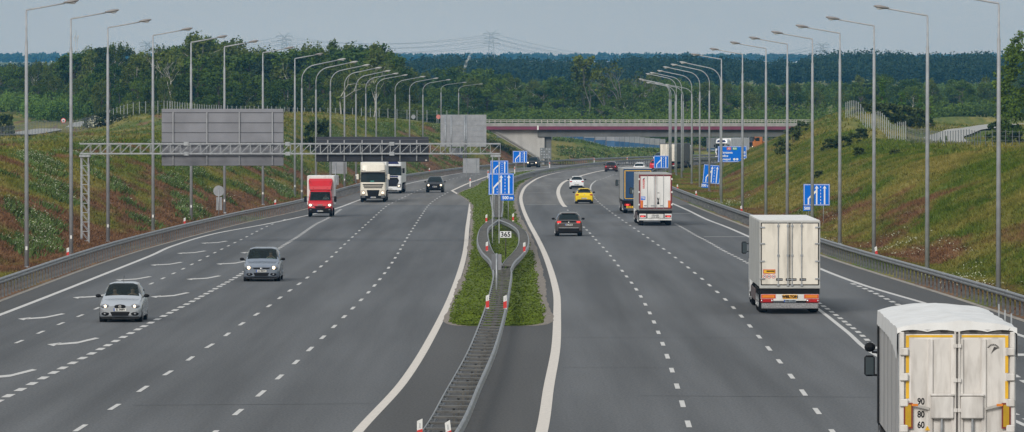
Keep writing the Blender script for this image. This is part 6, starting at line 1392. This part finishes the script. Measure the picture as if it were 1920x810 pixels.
# bare and half-bare trees that stand out
def bare_tree(px, Y, top_y, label, seed, tufts=30, col=BARK_W):
    x, y = XY(px, Y); g0 = tz(x, y); H = HC - (top_y - HY) * Y / F - g0; rs = np.random.RandomState(seed); t = thing('bare_tree', label, 'tree', (x, y, g0)); m = MB(); tips = []
    def br(p, d, l, r, n):
        q = p + d * l; m.tube([p, (p + q) / 2 + Vector(rs.normal(size=3) * l * .05), q], [r, r * .8, r * .55], 5); tips.append(q)
        if n: 
            for k in range(2 + (rs.rand() < .5)): nd = (d + Vector(rs.normal(size=3)) * .42 + Vector((0, 0, .12))).normalized(); br(q, nd, l * (.58 + .2 * rs.rand()), r * .55, n - 1)
    br(Vector((0, 0, -.3)), Vector((rs.normal() * .05, rs.normal() * .05, 1)).normalized(), H * .36, H * .013, 4); m.build('trunk', col, t)
    P = np.array([tips[rs.randint(len(tips))] for _ in range(tufts)]); P = np.repeat(P, 14, 0) + rs.normal(size=(tufts * 14, 3)) * H * .022; V, Q = quads(P, None, .5, rs); npmesh('crown', V, Q, LM_BIRCH, t)
for k, (px, Y, ty, tf, lb) in enumerate(((155 + 150, 1130, 84, 30, 'pale bare-branched birch in the left wood above the left end of the large board'), (533, 1110, 98, 20, 'white forked birch in the left wood below the left pylon'), (700, 1100, 112, 25, 'spreading pale birch at the right end of the left wood'),
        (640, 1105, 95, 25, 'pale thin birch in the left wood behind the bent lamps'), (322, 1120, 88, 20, 'pale birch trunk in the left wood beside the third lamp'), (1107, 1380, 100, 60, 'tall ragged tree with clumps of dark leaves above the middle wood'), (1090, 1390, 112, 60, 'ragged dark tree just left of the tallest one above the middle wood'), (1134, 1385, 116, 40, 'thin ragged tree just right of the tallest one above the middle wood'),
        (1165, 1400, 108, 12, 'bare greyish tree in the dead group above the bridge'), (1190, 1400, 116, 12, 'bare twiggy tree beside the dead group above the bridge'), (1708, 1000, 168, 6, 'dead white trunk behind the bushes on the right plateau'), (1430, 1400, 170, 8, 'white bare birch in the wood between the right lamps'), (1510, 1400, 168, 10, 'grey bare tree in the wood left of the right bank crest'))):
    bare_tree(px, Y, ty, lb, 100 + k, tf, BARK_W if k < 5 or k == 10 else mat('grey_bark', (.15, .14, .13), .9, 0, .2, 3))
# single shrubs and young trees
def shrub(px, Y, top_y, label, kind='bush', sx=1.0, grp='shrubs on the banks'):
    x, y = XY(px, Y); g0 = tz(x, y); h = max(.5, HC - (top_y - HY) * Y / F - g0); return plant(kind, x, y, h, label, grp, sx)
def shrub_h(px, Y, h, label, kind='bush', sx=1.0, grp='shrubs on the banks'): x, y = XY(px, Y); return plant(kind, x, y, h, label, grp, sx)
def ground_at(px, py):
    """first point of the land that the camera sees at this pixel"""
    a, b = px - 960, 405 - py; cp, sp = math.cos(PITCH), math.sin(PITCH); ys_ = np.arange(150, 2500, 1.5); dx, dy, dz_ = a, F * cp + b * sp, -F * sp + b * cp
    k = ys_ / dy; hit = np.nonzero(HC + dz_ * k <= TZ(dx * k, ys_))[0]
    i = hit[0] if len(hit) else len(ys_) - 1; return dx * k[i], ys_[i]
def shrub_px(px, py, hpx, label, kind='bush', sx=1.0):
    x, y = ground_at(px, py); return plant(kind, x, y, hpx * y / F, label, 'shrubs on the banks', sx)
for px, py, hp, sx, lb in ((1553, 282, 24, 1.3, 'dark shrub at the left end of the group on the right bank slope'), (1578, 278, 26, 1.5, 'largest dark shrub of the group on the right bank slope'), (1600, 270, 22, 1.4, 'dark shrub between the two lamps in the group on the right bank'), (1614, 262, 22, 1.3, 'dark shrub at the upper right of the group on the right bank'),
        (1612, 293, 18, 1.6, 'low dark shrub below the group on the right bank'), (1680, 290, 12, 2.2, 'flat spreading dark shrub below the crest fence on the right bank'), (1534, 334, 15, 1.5, 'small dark shrub low on the right bank above the 500 sign'),
        (1470, 290, 34, 1.0, 'dense dark shrub low beside the right end of the bridge'), (1488, 268, 32, 1.1, 'dense dark shrub in the middle of the clump beside the right end of the bridge'), (1503, 250, 24, 1.2, 'dense dark shrub at the top of the clump beside the right end of the bridge'), (1478, 252, 12, 1.3, 'low shrub touching the right end of the bridge railing')):
    shrub_px(px, py, hp, lb, 'bush', sx)
for px, Y, ty, kd, sx, lb in ((1655, 900, 148, 'young', 1.1, 'tall bright green young tree behind the crest fence'), (1640, 905, 178, 'young', 1.0, 'lower bright green young tree left of the tallest one behind the crest fence'), (1690, 910, 172, 'young', 1.2, 'pale green young tree left of the tall lamp on the right plateau'), (1726, 930, 176, 'young', 1.1, 'bright green young tree right of the tall lamp on the right plateau'),
        (1612, 900, 190, 'bush', 1.2, 'dark shrub at the left of the thicket behind the crest fence'), (1640, 880, 190, 'bush', 1.4, 'second dark shrub of the thicket behind the crest fence'), (1668, 885, 192, 'bush', 1.5, 'middle dark shrub of the thicket behind the crest fence'), (1695, 890, 195, 'bush', 1.5, 'fourth dark shrub of the thicket behind the crest fence'),
        (1722, 900, 200, 'bush', 1.3, 'dark shrub at the right of the thicket behind the crest fence'), (1745, 920, 180, 'young', 1.0, 'thin pale young tree at the right of the thicket on the plateau'), (1763, 640, 255, 'young', 1.0, 'small leafy sapling behind the dark fence left of the track'), (1774, 638, 252, 'young', .9, 'second small leafy sapling behind the dark fence beside the track'),
        (1875, 740, 222, 'bush', 1.2, 'green shrub at the foot of the large tree at the right edge'), (1893, 700, 232, 'bush', 1.3, 'dark green shrub right below the large tree at the right edge'), (4, 930, 212, 'bush', 1.1, 'shrub cut off by the left edge beside the field track'), (590, 760, 222, 'bush', 1.0, 'round dark green shrub high on the left bank between the lamps')):
    shrub(px, Y, ty, lb, kd, sx)
# flowering elder on the left
for k, (px, Y, ty, sx) in enumerate(((172, 985, 212, 1.2), (186, 980, 208, 1.3), (202, 985, 210, 1.3), (220, 990, 211, 1.2), (236, 995, 212, 1.1))):
    o = shrub(px, Y, ty, '%s white-flowering shrub from the left in the clump along the left fence' % ordn(k), 'bush', sx); rs = np.random.RandomState(k)
    H = 2.6; n = 60; d = rs.normal(size=(n, 3)); d[:, 2] = abs(d[:, 2]) * .8 + .1; d[:, 1] -= 1.2 * rs.rand(n); d /= np.linalg.norm(d, axis=1)[:, None]; P = d * np.array([1.35, 1.35, 2.2]) * rs.uniform(.75, 1.05, (n, 1)); P = np.repeat(P, 3, 0) + rs.normal(size=(3 * n, 3)) * .07; V, Q = quads(P, None, .22, rs, 1.5)
    npmesh('blossom', V, Q, mat('blossom_white', (.62, .62, .48), .8, 0, .1, 3), o)
# large tree at the right edge
rs = np.random.RandomState(5); Y = 700; x, y = XY(1944, Y); g0 = tz(x, y); H = HC - (58 - HY) * Y / F - g0
t = thing('oak_tree', 'large dark leafy tree cut off by the right edge of the picture', 'tree', (x, y, g0)); C = []
for k in range(150):
    u = rs.rand(); z = .04 + .95 * u; r = .36 * math.sqrt(max(.03, 1 - ((z - .42) / .60) ** 2)) * (.55 + .45 * rs.rand() ** .4); a = rs.rand() * 6.283; m_ = 95; p = rs.normal(size=(m_, 3)); p /= np.linalg.norm(p, axis=1)[:, None]; p *= rs.rand(m_, 1) ** .5
    C.append(np.array([r * math.cos(a), r * math.sin(a), z]) * H + p * H * (.035 + .035 * rs.rand()) * np.array([1.1, 1.1, .8]))
V, Q = quads(np.concatenate(C), None, .26, rs); npmesh('crown', V, Q, LM_OAK, t); MB().tube([(0, 0, -.4), (.1, 0, H * .3), (0, .1, H * .7)], [.32, .24, .08], 8).build('trunk', BARK, t)
# ------------------------------------------------------------------ masses
def mass(name, pts, top, y0, y1, n, per, size, lm, seed, hmin=3, aspect=.32, lab=None):
    rs = np.random.RandomState(seed); Cs = []
    px = rs.uniform(pts[0], pts[1], n); Y = rs.uniform(y0, y1, n); X = (px - 960) * Y / F; g_ = TZ(X, Y)
    for i in range(n):
        tp = HC - (top(px[i]) - HY) * Y[i] / F; frac = .72 + .28 * (Y[i] - y0) / (y1 - y0); H = (tp - g_[i]) * frac * rs.uniform(.82, 1.03)
        if H < hmin: continue
        p = rs.normal(size=(per, 3)); p /= np.linalg.norm(p, axis=1)[:, None]; p *= rs.rand(per, 1) ** .35
        zc = .62 if rs.rand() < .6 else .55; Cs.append(np.array([X[i], Y[i], g_[i] + H * zc]) + p * np.array([H * aspect * rs.uniform(.8, 1.3), H * aspect, H * (1 - zc)]))
    V, Q = quads(np.concatenate(Cs), None, size, rs); return tag(npmesh(name, V, Q, lm), kind='stuff')
skyB = prof([(-100, 112), (0, 114), (100, 118), (200, 112), (740, 112), (775, 99), (830, 97), (900, 99), (1000, 102), (1080, 106), (1150, 106), (1190, 99), (1235, 97), (1290, 95), (1330, 100), (1400, 102), (1440, 106), (1500, 107), (1530, 92), (1560, 90), (1650, 87), (1690, 92), (1720, 96), (1760, 92), (1800, 91), (1860, 90), (1900, 92), (1980, 90)])
mass('far_wood', (-100, 1990), skyB, 2350, 2900, 1500, 210, .85, LM_DARK, 1)
mass('middle_wood', (740, 1990), prof([(740, 140), (1100, 150), (1500, 152), (1990, 150)]), 1640, 2250, 420, 260, .62, LM_OAK, 8)
mass('middle_wood', (-100, 400), prof([(-100, 122), (400, 122)]), 1700, 2200, 180, 220, .7, LM_OAK, 9)
skyU = prof([(0, 178), (300, 176), (560, 175), (740, 185), (800, 195), (900, 200), (960, 190), (1200, 190), (1500, 185), (1700, 185), (1990, 180)])
mass('undergrowth', (230, 780), skyU, 1110, 1150, 150, 480, .30, LM_BIRCH, 2, 1.0, .45)
mass('undergrowth', (-70, 330), prof([(0, 168), (330, 172)]), 1350, 1395, 75, 420, .34, LM_FRESH, 3, 1.0, .45)
mass('undergrowth', (60, 250), prof([(0, 168), (330, 172)]), 1235, 1290, 55, 420, .34, LM_FRESH, 13, 1.0, .45)
mass('undergrowth', (760, 1985), skyU, 1300, 1340, 260, 380, .36, LM_OAK, 4, 1.0, .5)
skyR = prof([(-100, 96), (200, 98), (700, 99), (960, 97.5), (1200, 98), (1500, 100), (1990, 99)])
mass('ridge_wood', (-100, 2000), skyR, 7600, 8100, 900, 60, 3.4, LM_DARK, 6, 3, .5)
# ------------------------------------------------------------------ grass, weeds and flowers on the banks
def band_pts(n, side, y0, y1, d0, d1, rs, pw=1.0):
    P = resample(RL if side < 0 else RR, 1.0); P = P[(P[:, 1] > y0) & (P[:, 1] < y1)]; N = normals(P)
    w = (1 / P[:, 1]) ** pw; i = rs.choice(len(P), n, p=w / w.sum()); d = rs.uniform(d0, d1, n); q = P[i] + N[i] * (d * (1 if side < 0 else -1))[:, None] + rs.normal(size=(n, 2)) * .4
    return q[:, 0], q[:, 1], d
def tufts(name, X, Y, h, w, m, rs, blades=3):
    n = len(X); Z = TZ(X, Y); V = []; 
    for b in range(blades):
        a = rs.rand(n) * 6.283; lx = rs.normal(size=n) * .6 * h; ly = rs.normal(size=n) * .6 * h; ox = rs.normal(size=n) * w * .7; oy = rs.normal(size=n) * w * .7
        c, s_ = np.cos(a) * w / 2, np.sin(a) * w / 2; hh = h * rs.uniform(.6, 1.2, n)
        V.append(np.stack([np.stack([X + ox - c, Y + oy - s_, Z - .03], -1), np.stack([X + ox + c, Y + oy + s_, Z - .03], -1), np.stack([X + ox + lx, Y + oy + ly, Z + hh], -1)], 1))
    V = np.concatenate(V).reshape(-1, 3); return tag(npmesh(name, V, np.arange(len(V)).reshape(-1, 3), m), kind='stuff')
M_TUFT = meadow_mat('meadow_blades')
rs = np.random.RandomState(11)
def clear(X, Y, r=1.2):
    k = np.ones(len(X), bool)
    for P, w in TRK: 
        for a in P[::2]: k &= (X - a[0]) ** 2 + (Y - a[1]) ** 2 > (w / 2 + r) ** 2
    return k
for side, n in ((-1, 210000), (1, 210000)):
    X, Y, d = band_pts(n, side, 235, 1020, 1.3, 24, rs, 1.6); k = clear(X, Y); tufts('tall_grass', X[k], Y[k], .19, .09, M_TUFT, rs, 2)
X = []; Y_ = rs.uniform(430, 1120, 50000); px = rs.uniform(-60, 1980, 50000); X = (px - 960) * Y_ / F; keep = (np.maximum(sdist(X, Y_, RL[::3]), -sdist(X, Y_, RR[::3])) > 18) & clear(X, Y_) & (Y_ < 1000); tufts('meadow_grass', X[keep], Y_[keep], .38, .22, M_TUFT, rs, 2)
# weeds and white flower heads run down the left bank in streaks
def streak(X, Y): return fbm(X * .8 + Y * .02, Y * .18, 6, 21, 3)
X, Y, d = band_pts(90000, -1, 262, 1050, 4.5, 21, rs, 1.3); k = (streak(X, Y) + .25 * fbm(X, Y, 90, 8, 1) > .18); Xk, Yk = X[k], Y[k]
M_WEED = mat('weed_green', (.085, .130, .038), .9, 0, .4, .3, spec=.1); tufts('weeds', Xk, Yk, .42, .16, M_WEED, rs, 2)
def flowers(name, X, Y, hz, size, m, rs, kk=3):
    Z = TZ(X, Y) + hz; C = np.stack([X, Y, Z], -1); C = np.repeat(C, kk, 0) + rs.normal(size=(len(C) * kk, 3)) * np.array([.22, .22, .08]); V, Q = quads(C, None, size, rs, 2.0); return tag(npmesh(name, V, Q, m), kind='stuff')
k2 = (streak(X, Y) + .25 * fbm(X, Y, 90, 8, 1) > .26) & (rs.rand(len(X)) < .19); flowers('wild_flowers', X[k2], Y[k2], .38, .062, mat('flower_cream', (.46, .47, .34), .9, 0, .2, 2), rs, 5)
X, Y, d = band_pts(9000, 1, 240, 600, .6, 6, rs, 1.3); k = fbm(X, Y, 12, 33, 2) > .45; flowers('wild_flowers', X[k], Y[k], .3, .07, mat('flower_cream', (.55, .55, .42), .9), rs, 2)
# flowers and weeds on the slope beyond the bridge
X = rs.uniform(8, 34, 9000); Y = rs.uniform(1040, 1200, 9000); k = (sdist(X, Y, RL[::2]) > 5) & (fbm(X, Y * .3, 8, 44, 3) > -.25); tufts('weeds', X[k], Y[k], .4, .35, M_WEED, rs, 2); k = k & (rs.rand(9000) < .22); flowers('wild_flowers', X[k], Y[k], .4, .11, mat('flower_cream', (.55, .55, .42), .9), rs, 2)
# median grass
n = 14000; Yq = 237 + (900 - 237) * rs.rand(n) ** 1.9; a_ = np.interp(Yq, GA[:, 1], GA[:, 0]); b_ = np.interp(Yq, GB[:, 1], GB[:, 0]); Xq = a_ + (b_ - a_) * rs.uniform(-.03, 1.03, n)
Z0 = TZ; 
def flat_tufts():
    V = []
    for b in range(2):
        a = rs.rand(n) * 6.283; h = rs.uniform(.02, .06, n) * (1 + .8 * (fbm(Xq, Yq * .2, 3, 5, 2) > .25)); V.append(np.stack([np.stack([Xq - .06 * np.cos(a), Yq - .06 * np.sin(a), np.full(n, .02)], -1), np.stack([Xq + .06 * np.cos(a), Yq + .06 * np.sin(a), np.full(n, .02)], -1), np.stack([Xq + rs.normal(size=n) * .05, Yq + rs.normal(size=n) * .05, .03 + h], -1)], 1))
    V = np.concatenate(V).reshape(-1, 3); return npmesh('median_grass', V, np.arange(len(V)).reshape(-1, 3), mat('median_blades', (.115, .160, .022), .9, 0, .35, 1.0, spec=.1))
tag(flat_tufts(), kind='stuff')
# ------------------------------------------------------------------ pylons, wires, mast, smoke
M_PYL = mat('pylon_steel', (.30, .33, .35), .6, .2, .05, .2)
def pylon(px, Y, top_y, label, s=1.0):
    x, y = XY(px, Y); g0 = tz(x, y); H = HC - (top_y - HY) * Y / F - g0; t = thing('power_pylon', label, 'pylon', (x, y, g0), 0, 'power line pylons'); m = MB(); w0, w1 = 3.6, 1.3; hb = H * .90
    W_ = lambda z: w0 + (w1 - w0) * z / hb
    for sx in (-1, 1):
        for sy in (-1, 1): m.bar((sx * w0, sy * w0, -1), (sx * w1, sy * w1, hb), .42)
    z = 0; k = 0
    while z < hb - 2:
        z2 = min(hb, z + 3.6)
        for sy in (-1, 1): m.bar((-W_(z), sy * W_(z), z), (W_(z2), sy * W_(z2), z2), .22); m.bar((W_(z), sy * W_(z), z), (-W_(z2), sy * W_(z2), z2), .22)
        z = z2
    m.build('tower', M_PYL, t); arms = []
    for f, l in ((.62, 7.5), (.76, 6.2), (.89, 7.0)):
        a = MB(); zz = H * f
        for sx in (-1, 1): a.bar((0, 0, zz + .9), (sx * l, 0, zz), .34); a.bar((0, 0, zz - .6), (sx * l, 0, zz), .34); a.bar((sx * l, 0, zz), (sx * l, 0, zz - 1.4), .2); arms.append((x + sx * l, y, g0 + zz - 1.4))
        a.build('cross_arm', M_PYL, t)
    a = MB()
    for sx in (-1, 1): a.bar((0, 0, hb - 1.5), (sx * 4.6, 0, H), .36); a.bar((sx * 1.3, 0, hb), (sx * 4.6, 0, H), .3)
    a.build('horn', M_PYL, t); return arms
A1 = pylon(533, 5100, 61, 'lattice power pylon above the left wood'); A2 = pylon(921, 5150, 56, 'lattice power pylon above the far wood in the middle'); A3 = pylon(1541, 5600, 79, 'lattice power pylon just showing above the far wood on the right'); A0 = pylon(277, 5000, 75, 'lattice power pylon half hidden behind the left wood')
m = MB(); c0 = A0[0]
for P_, Q_ in ((A0, A1), (A1, A2), (A2, A3)):
    for i in range(0, 6):
        a, b = Vector(P_[i]), Vector(Q_[i]); m.tube([tuple(a.lerp(b, u / 12) - Vector((0, 0, (a - b).length * .035 * 4 * (u / 12) * (1 - u / 12)))) for u in range(13)], .10, 4, cap=False)
o = m.build('power_cables', mat('cable_grey', (.16, .17, .18), .6)); tag(o, 'thin power cables strung between the pylons', 'cables')
x, y = XY(143, 2500); g0 = tz(x, y); H = HC - (57 - HY) * 2500 / F - g0; t = thing('radio_mast', 'pale lattice radio mast with antennas above the wood at the far left', 'mast', (x, y, g0)); m = MB()
for a in range(3): c, s_ = math.cos(a * 2.094), math.sin(a * 2.094); m.bar((c * .75, s_ * .75, -1), (c * .55, s_ * .55, H - 2), .14)
for k in range(int((H - 2) / 1.5)):
    for a in range(3): c, s_ = math.cos(a * 2.094), math.sin(a * 2.094); c2, s2 = math.cos(a * 2.094 + 2.094), math.sin(a * 2.094 + 2.094); m.bar((c * .7, s_ * .7, k * 1.5), (c2 * .7, s2 * .7, k * 1.5 + 1.5), .08)
m.build('lattice', mat('mast_pale', (.50, .52, .54), .6), t); MB().tube([(0, 0, H - 2), (0, 0, H)], .1, 6).build('spike', M_PYL, t)
for k in range(6): a = k * 1.047; MB().box(.9 * math.cos(a) - .15, .9 * math.cos(a) + .15, .9 * math.sin(a) - .15, .9 * math.sin(a) + .15, H - 3.6 - (k % 2) * .9, H - 2.0 - (k % 2) * .9).build('antenna', mat('mast_pale', (.5, .52, .54), .6), t)
x, y = XY(868, 2250); g0 = ZY(137, 2250); m = MB(); rr_ = [(0, 0, 0), (.3, 0, 1.6), (.9, 0, 3.0), (1.1, 0, 4.4), (2.0, 0, 5.8), (2.6, 0, 7.6)]; m.tube([(x + a * 1.2, y, g0 + c) for a, b, c in rr_], [.25, .4, .6, .5, .7, .3], 10)
sm = bpy.data.materials.new('smoke'); sm.use_nodes = True; nt = sm.node_tree; b_ = nt.nodes['Principled BSDF']; b_.inputs['Base Color'].default_value = (.75, .78, .80, 1); b_.inputs['Roughness'].default_value = 1; b_.inputs['Specular IOR Level'].default_value = 0
tr = nn(nt, 'ShaderNodeBsdfTransparent'); ms = nn(nt, 'ShaderNodeMixShader'); no = nn(nt, 'ShaderNodeTexNoise'); no.inputs['Scale'].default_value = .8; no.inputs['Detail'].default_value = 4; tcn = nn(nt, 'ShaderNodeTexCoord'); nt.links.new(tcn.outputs['Object'], no.inputs['Vector'])
mr = nn(nt, 'ShaderNodeMapRange'); mr.inputs[1].default_value = .35; mr.inputs[2].default_value = .7; mr.inputs[3].default_value = .0; mr.inputs[4].default_value = .5; nt.links.new(no.outputs['Fac'], mr.inputs[0]); nt.links.new(mr.outputs[0], ms.inputs[0])
nt.links.new(tr.outputs[0], ms.inputs[1]); nt.links.new(b_.outputs[0], ms.inputs[2]); nt.links.new(ms.outputs[0], [n_ for n_ in nt.nodes if n_.type == 'OUTPUT_MATERIAL'][0].inputs['Surface']); tag(m.build('smoke', sm, smooth=True), kind='stuff')
# ------------------------------------------------------------------ air, sky and light
w = bpy.data.worlds.new('World'); SC.world = w; w.use_nodes = True; nt = w.node_tree; L = nt.links.new
bg = nt.nodes['Background']
EL, AZ = R(48), R(35)
sky = nn(nt, 'ShaderNodeTexSky', sky_type='NISHITA'); sky.sun_disc = False; sky.sun_elevation = EL; sky.sun_rotation = AZ; sky.air_density = 1.2; sky.dust_density = 3
tc = nn(nt, 'ShaderNodeTexCoord'); sp = nn(nt, 'ShaderNodeSeparateXYZ'); L(tc.outputs['Generated'], sp.inputs[0])
rp = ramp(nt, [(0, (4.85, 4.55, 4.0)), (.06, (4.6, 4.25, 3.65)), (.3, (4.4, 4.6, 4.7)), (1, (5.2, 5.4, 5.6))]); L(sp.outputs['Z'], rp.inputs[0])
cn = nn(nt, 'ShaderNodeTexNoise'); cn.inputs['Scale'].default_value = 5; cn.inputs['Detail'].default_value = 5
mp = nn(nt, 'ShaderNodeMapping'); mp.inputs['Scale'].default_value = (1, 1, 6); L(tc.outputs['Generated'], mp.inputs[0]); L(mp.outputs[0], cn.inputs['Vector'])
cr = nn(nt, 'ShaderNodeMapRange'); cr.inputs[1].default_value = .3; cr.inputs[2].default_value = .7; cr.inputs[3].default_value = .93; cr.inputs[4].default_value = 1.07; L(cn.outputs['Fac'], cr.inputs[0])
cl = nn(nt, 'ShaderNodeVectorMath', operation='SCALE'); L(rp.outputs[0], cl.inputs[0]); L(cr.outputs[0], cl.inputs['Scale'])
mx = nn(nt, 'ShaderNodeMix', data_type='RGBA'); mx.inputs[0].default_value = .92      # a closed cloud cover lets little of the clear sky through
L(sky.outputs[0], mx.inputs[6]); L(cl.outputs[0], mx.inputs[7]); L(mx.outputs[2], bg.inputs['Color']); bg.inputs['Strength'].default_value = .10
sun = bpy.data.lights.new('sun', 'SUN'); sun.energy = 1.5; sun.angle = R(20); sun.color = (1, .95, .88)
so = bpy.data.objects.new('sun', sun); COL.objects.link(so)
d = Vector((math.sin(AZ) * math.cos(EL), math.cos(AZ) * math.cos(EL), math.sin(EL)))
d = Vector((-.35, -.80, .50)).normalized()
sky.sun_elevation = math.asin(d.z); sky.sun_rotation = math.atan2(d.x, d.y)
so.rotation_euler = d.to_track_quat('Z', 'Y').to_euler()
# haze
HZ = True
if HZ:
    hb = MB().box(-2600, 2600, -40, 9700, -3, 230); hm = bpy.data.materials.new('haze'); hm.use_nodes = True; hn = hm.node_tree
    for n in list(hn.nodes):
        if n.type == 'BSDF_PRINCIPLED': hn.nodes.remove(n)
    pv = nn(hn, 'ShaderNodeVolumePrincipled'); pv.inputs['Color'].default_value = (.12, .50, 1.0, 1); pv.inputs['Density'].default_value = .000066; pv.inputs['Anisotropy'].default_value = .1
    ou = [n for n in hn.nodes if n.type == 'OUTPUT_MATERIAL'][0]; hn.links.new(pv.outputs[0], ou.inputs['Volume'])
    tag(hb.build('haze', hm), kind='stuff')
SC.view_settings.view_transform = 'Standard'; SC.view_settings.look = 'None'; SC.view_settings.exposure = 0.5; SC.view_settings.gamma = 1
SC.view_settings.use_curve_mapping = False
SC.cycles.volume_bounces = 1; SC.cycles.max_bounces = 6; SC.cycles.transparent_max_bounces = 12
SC.cycles.use_denoising = True
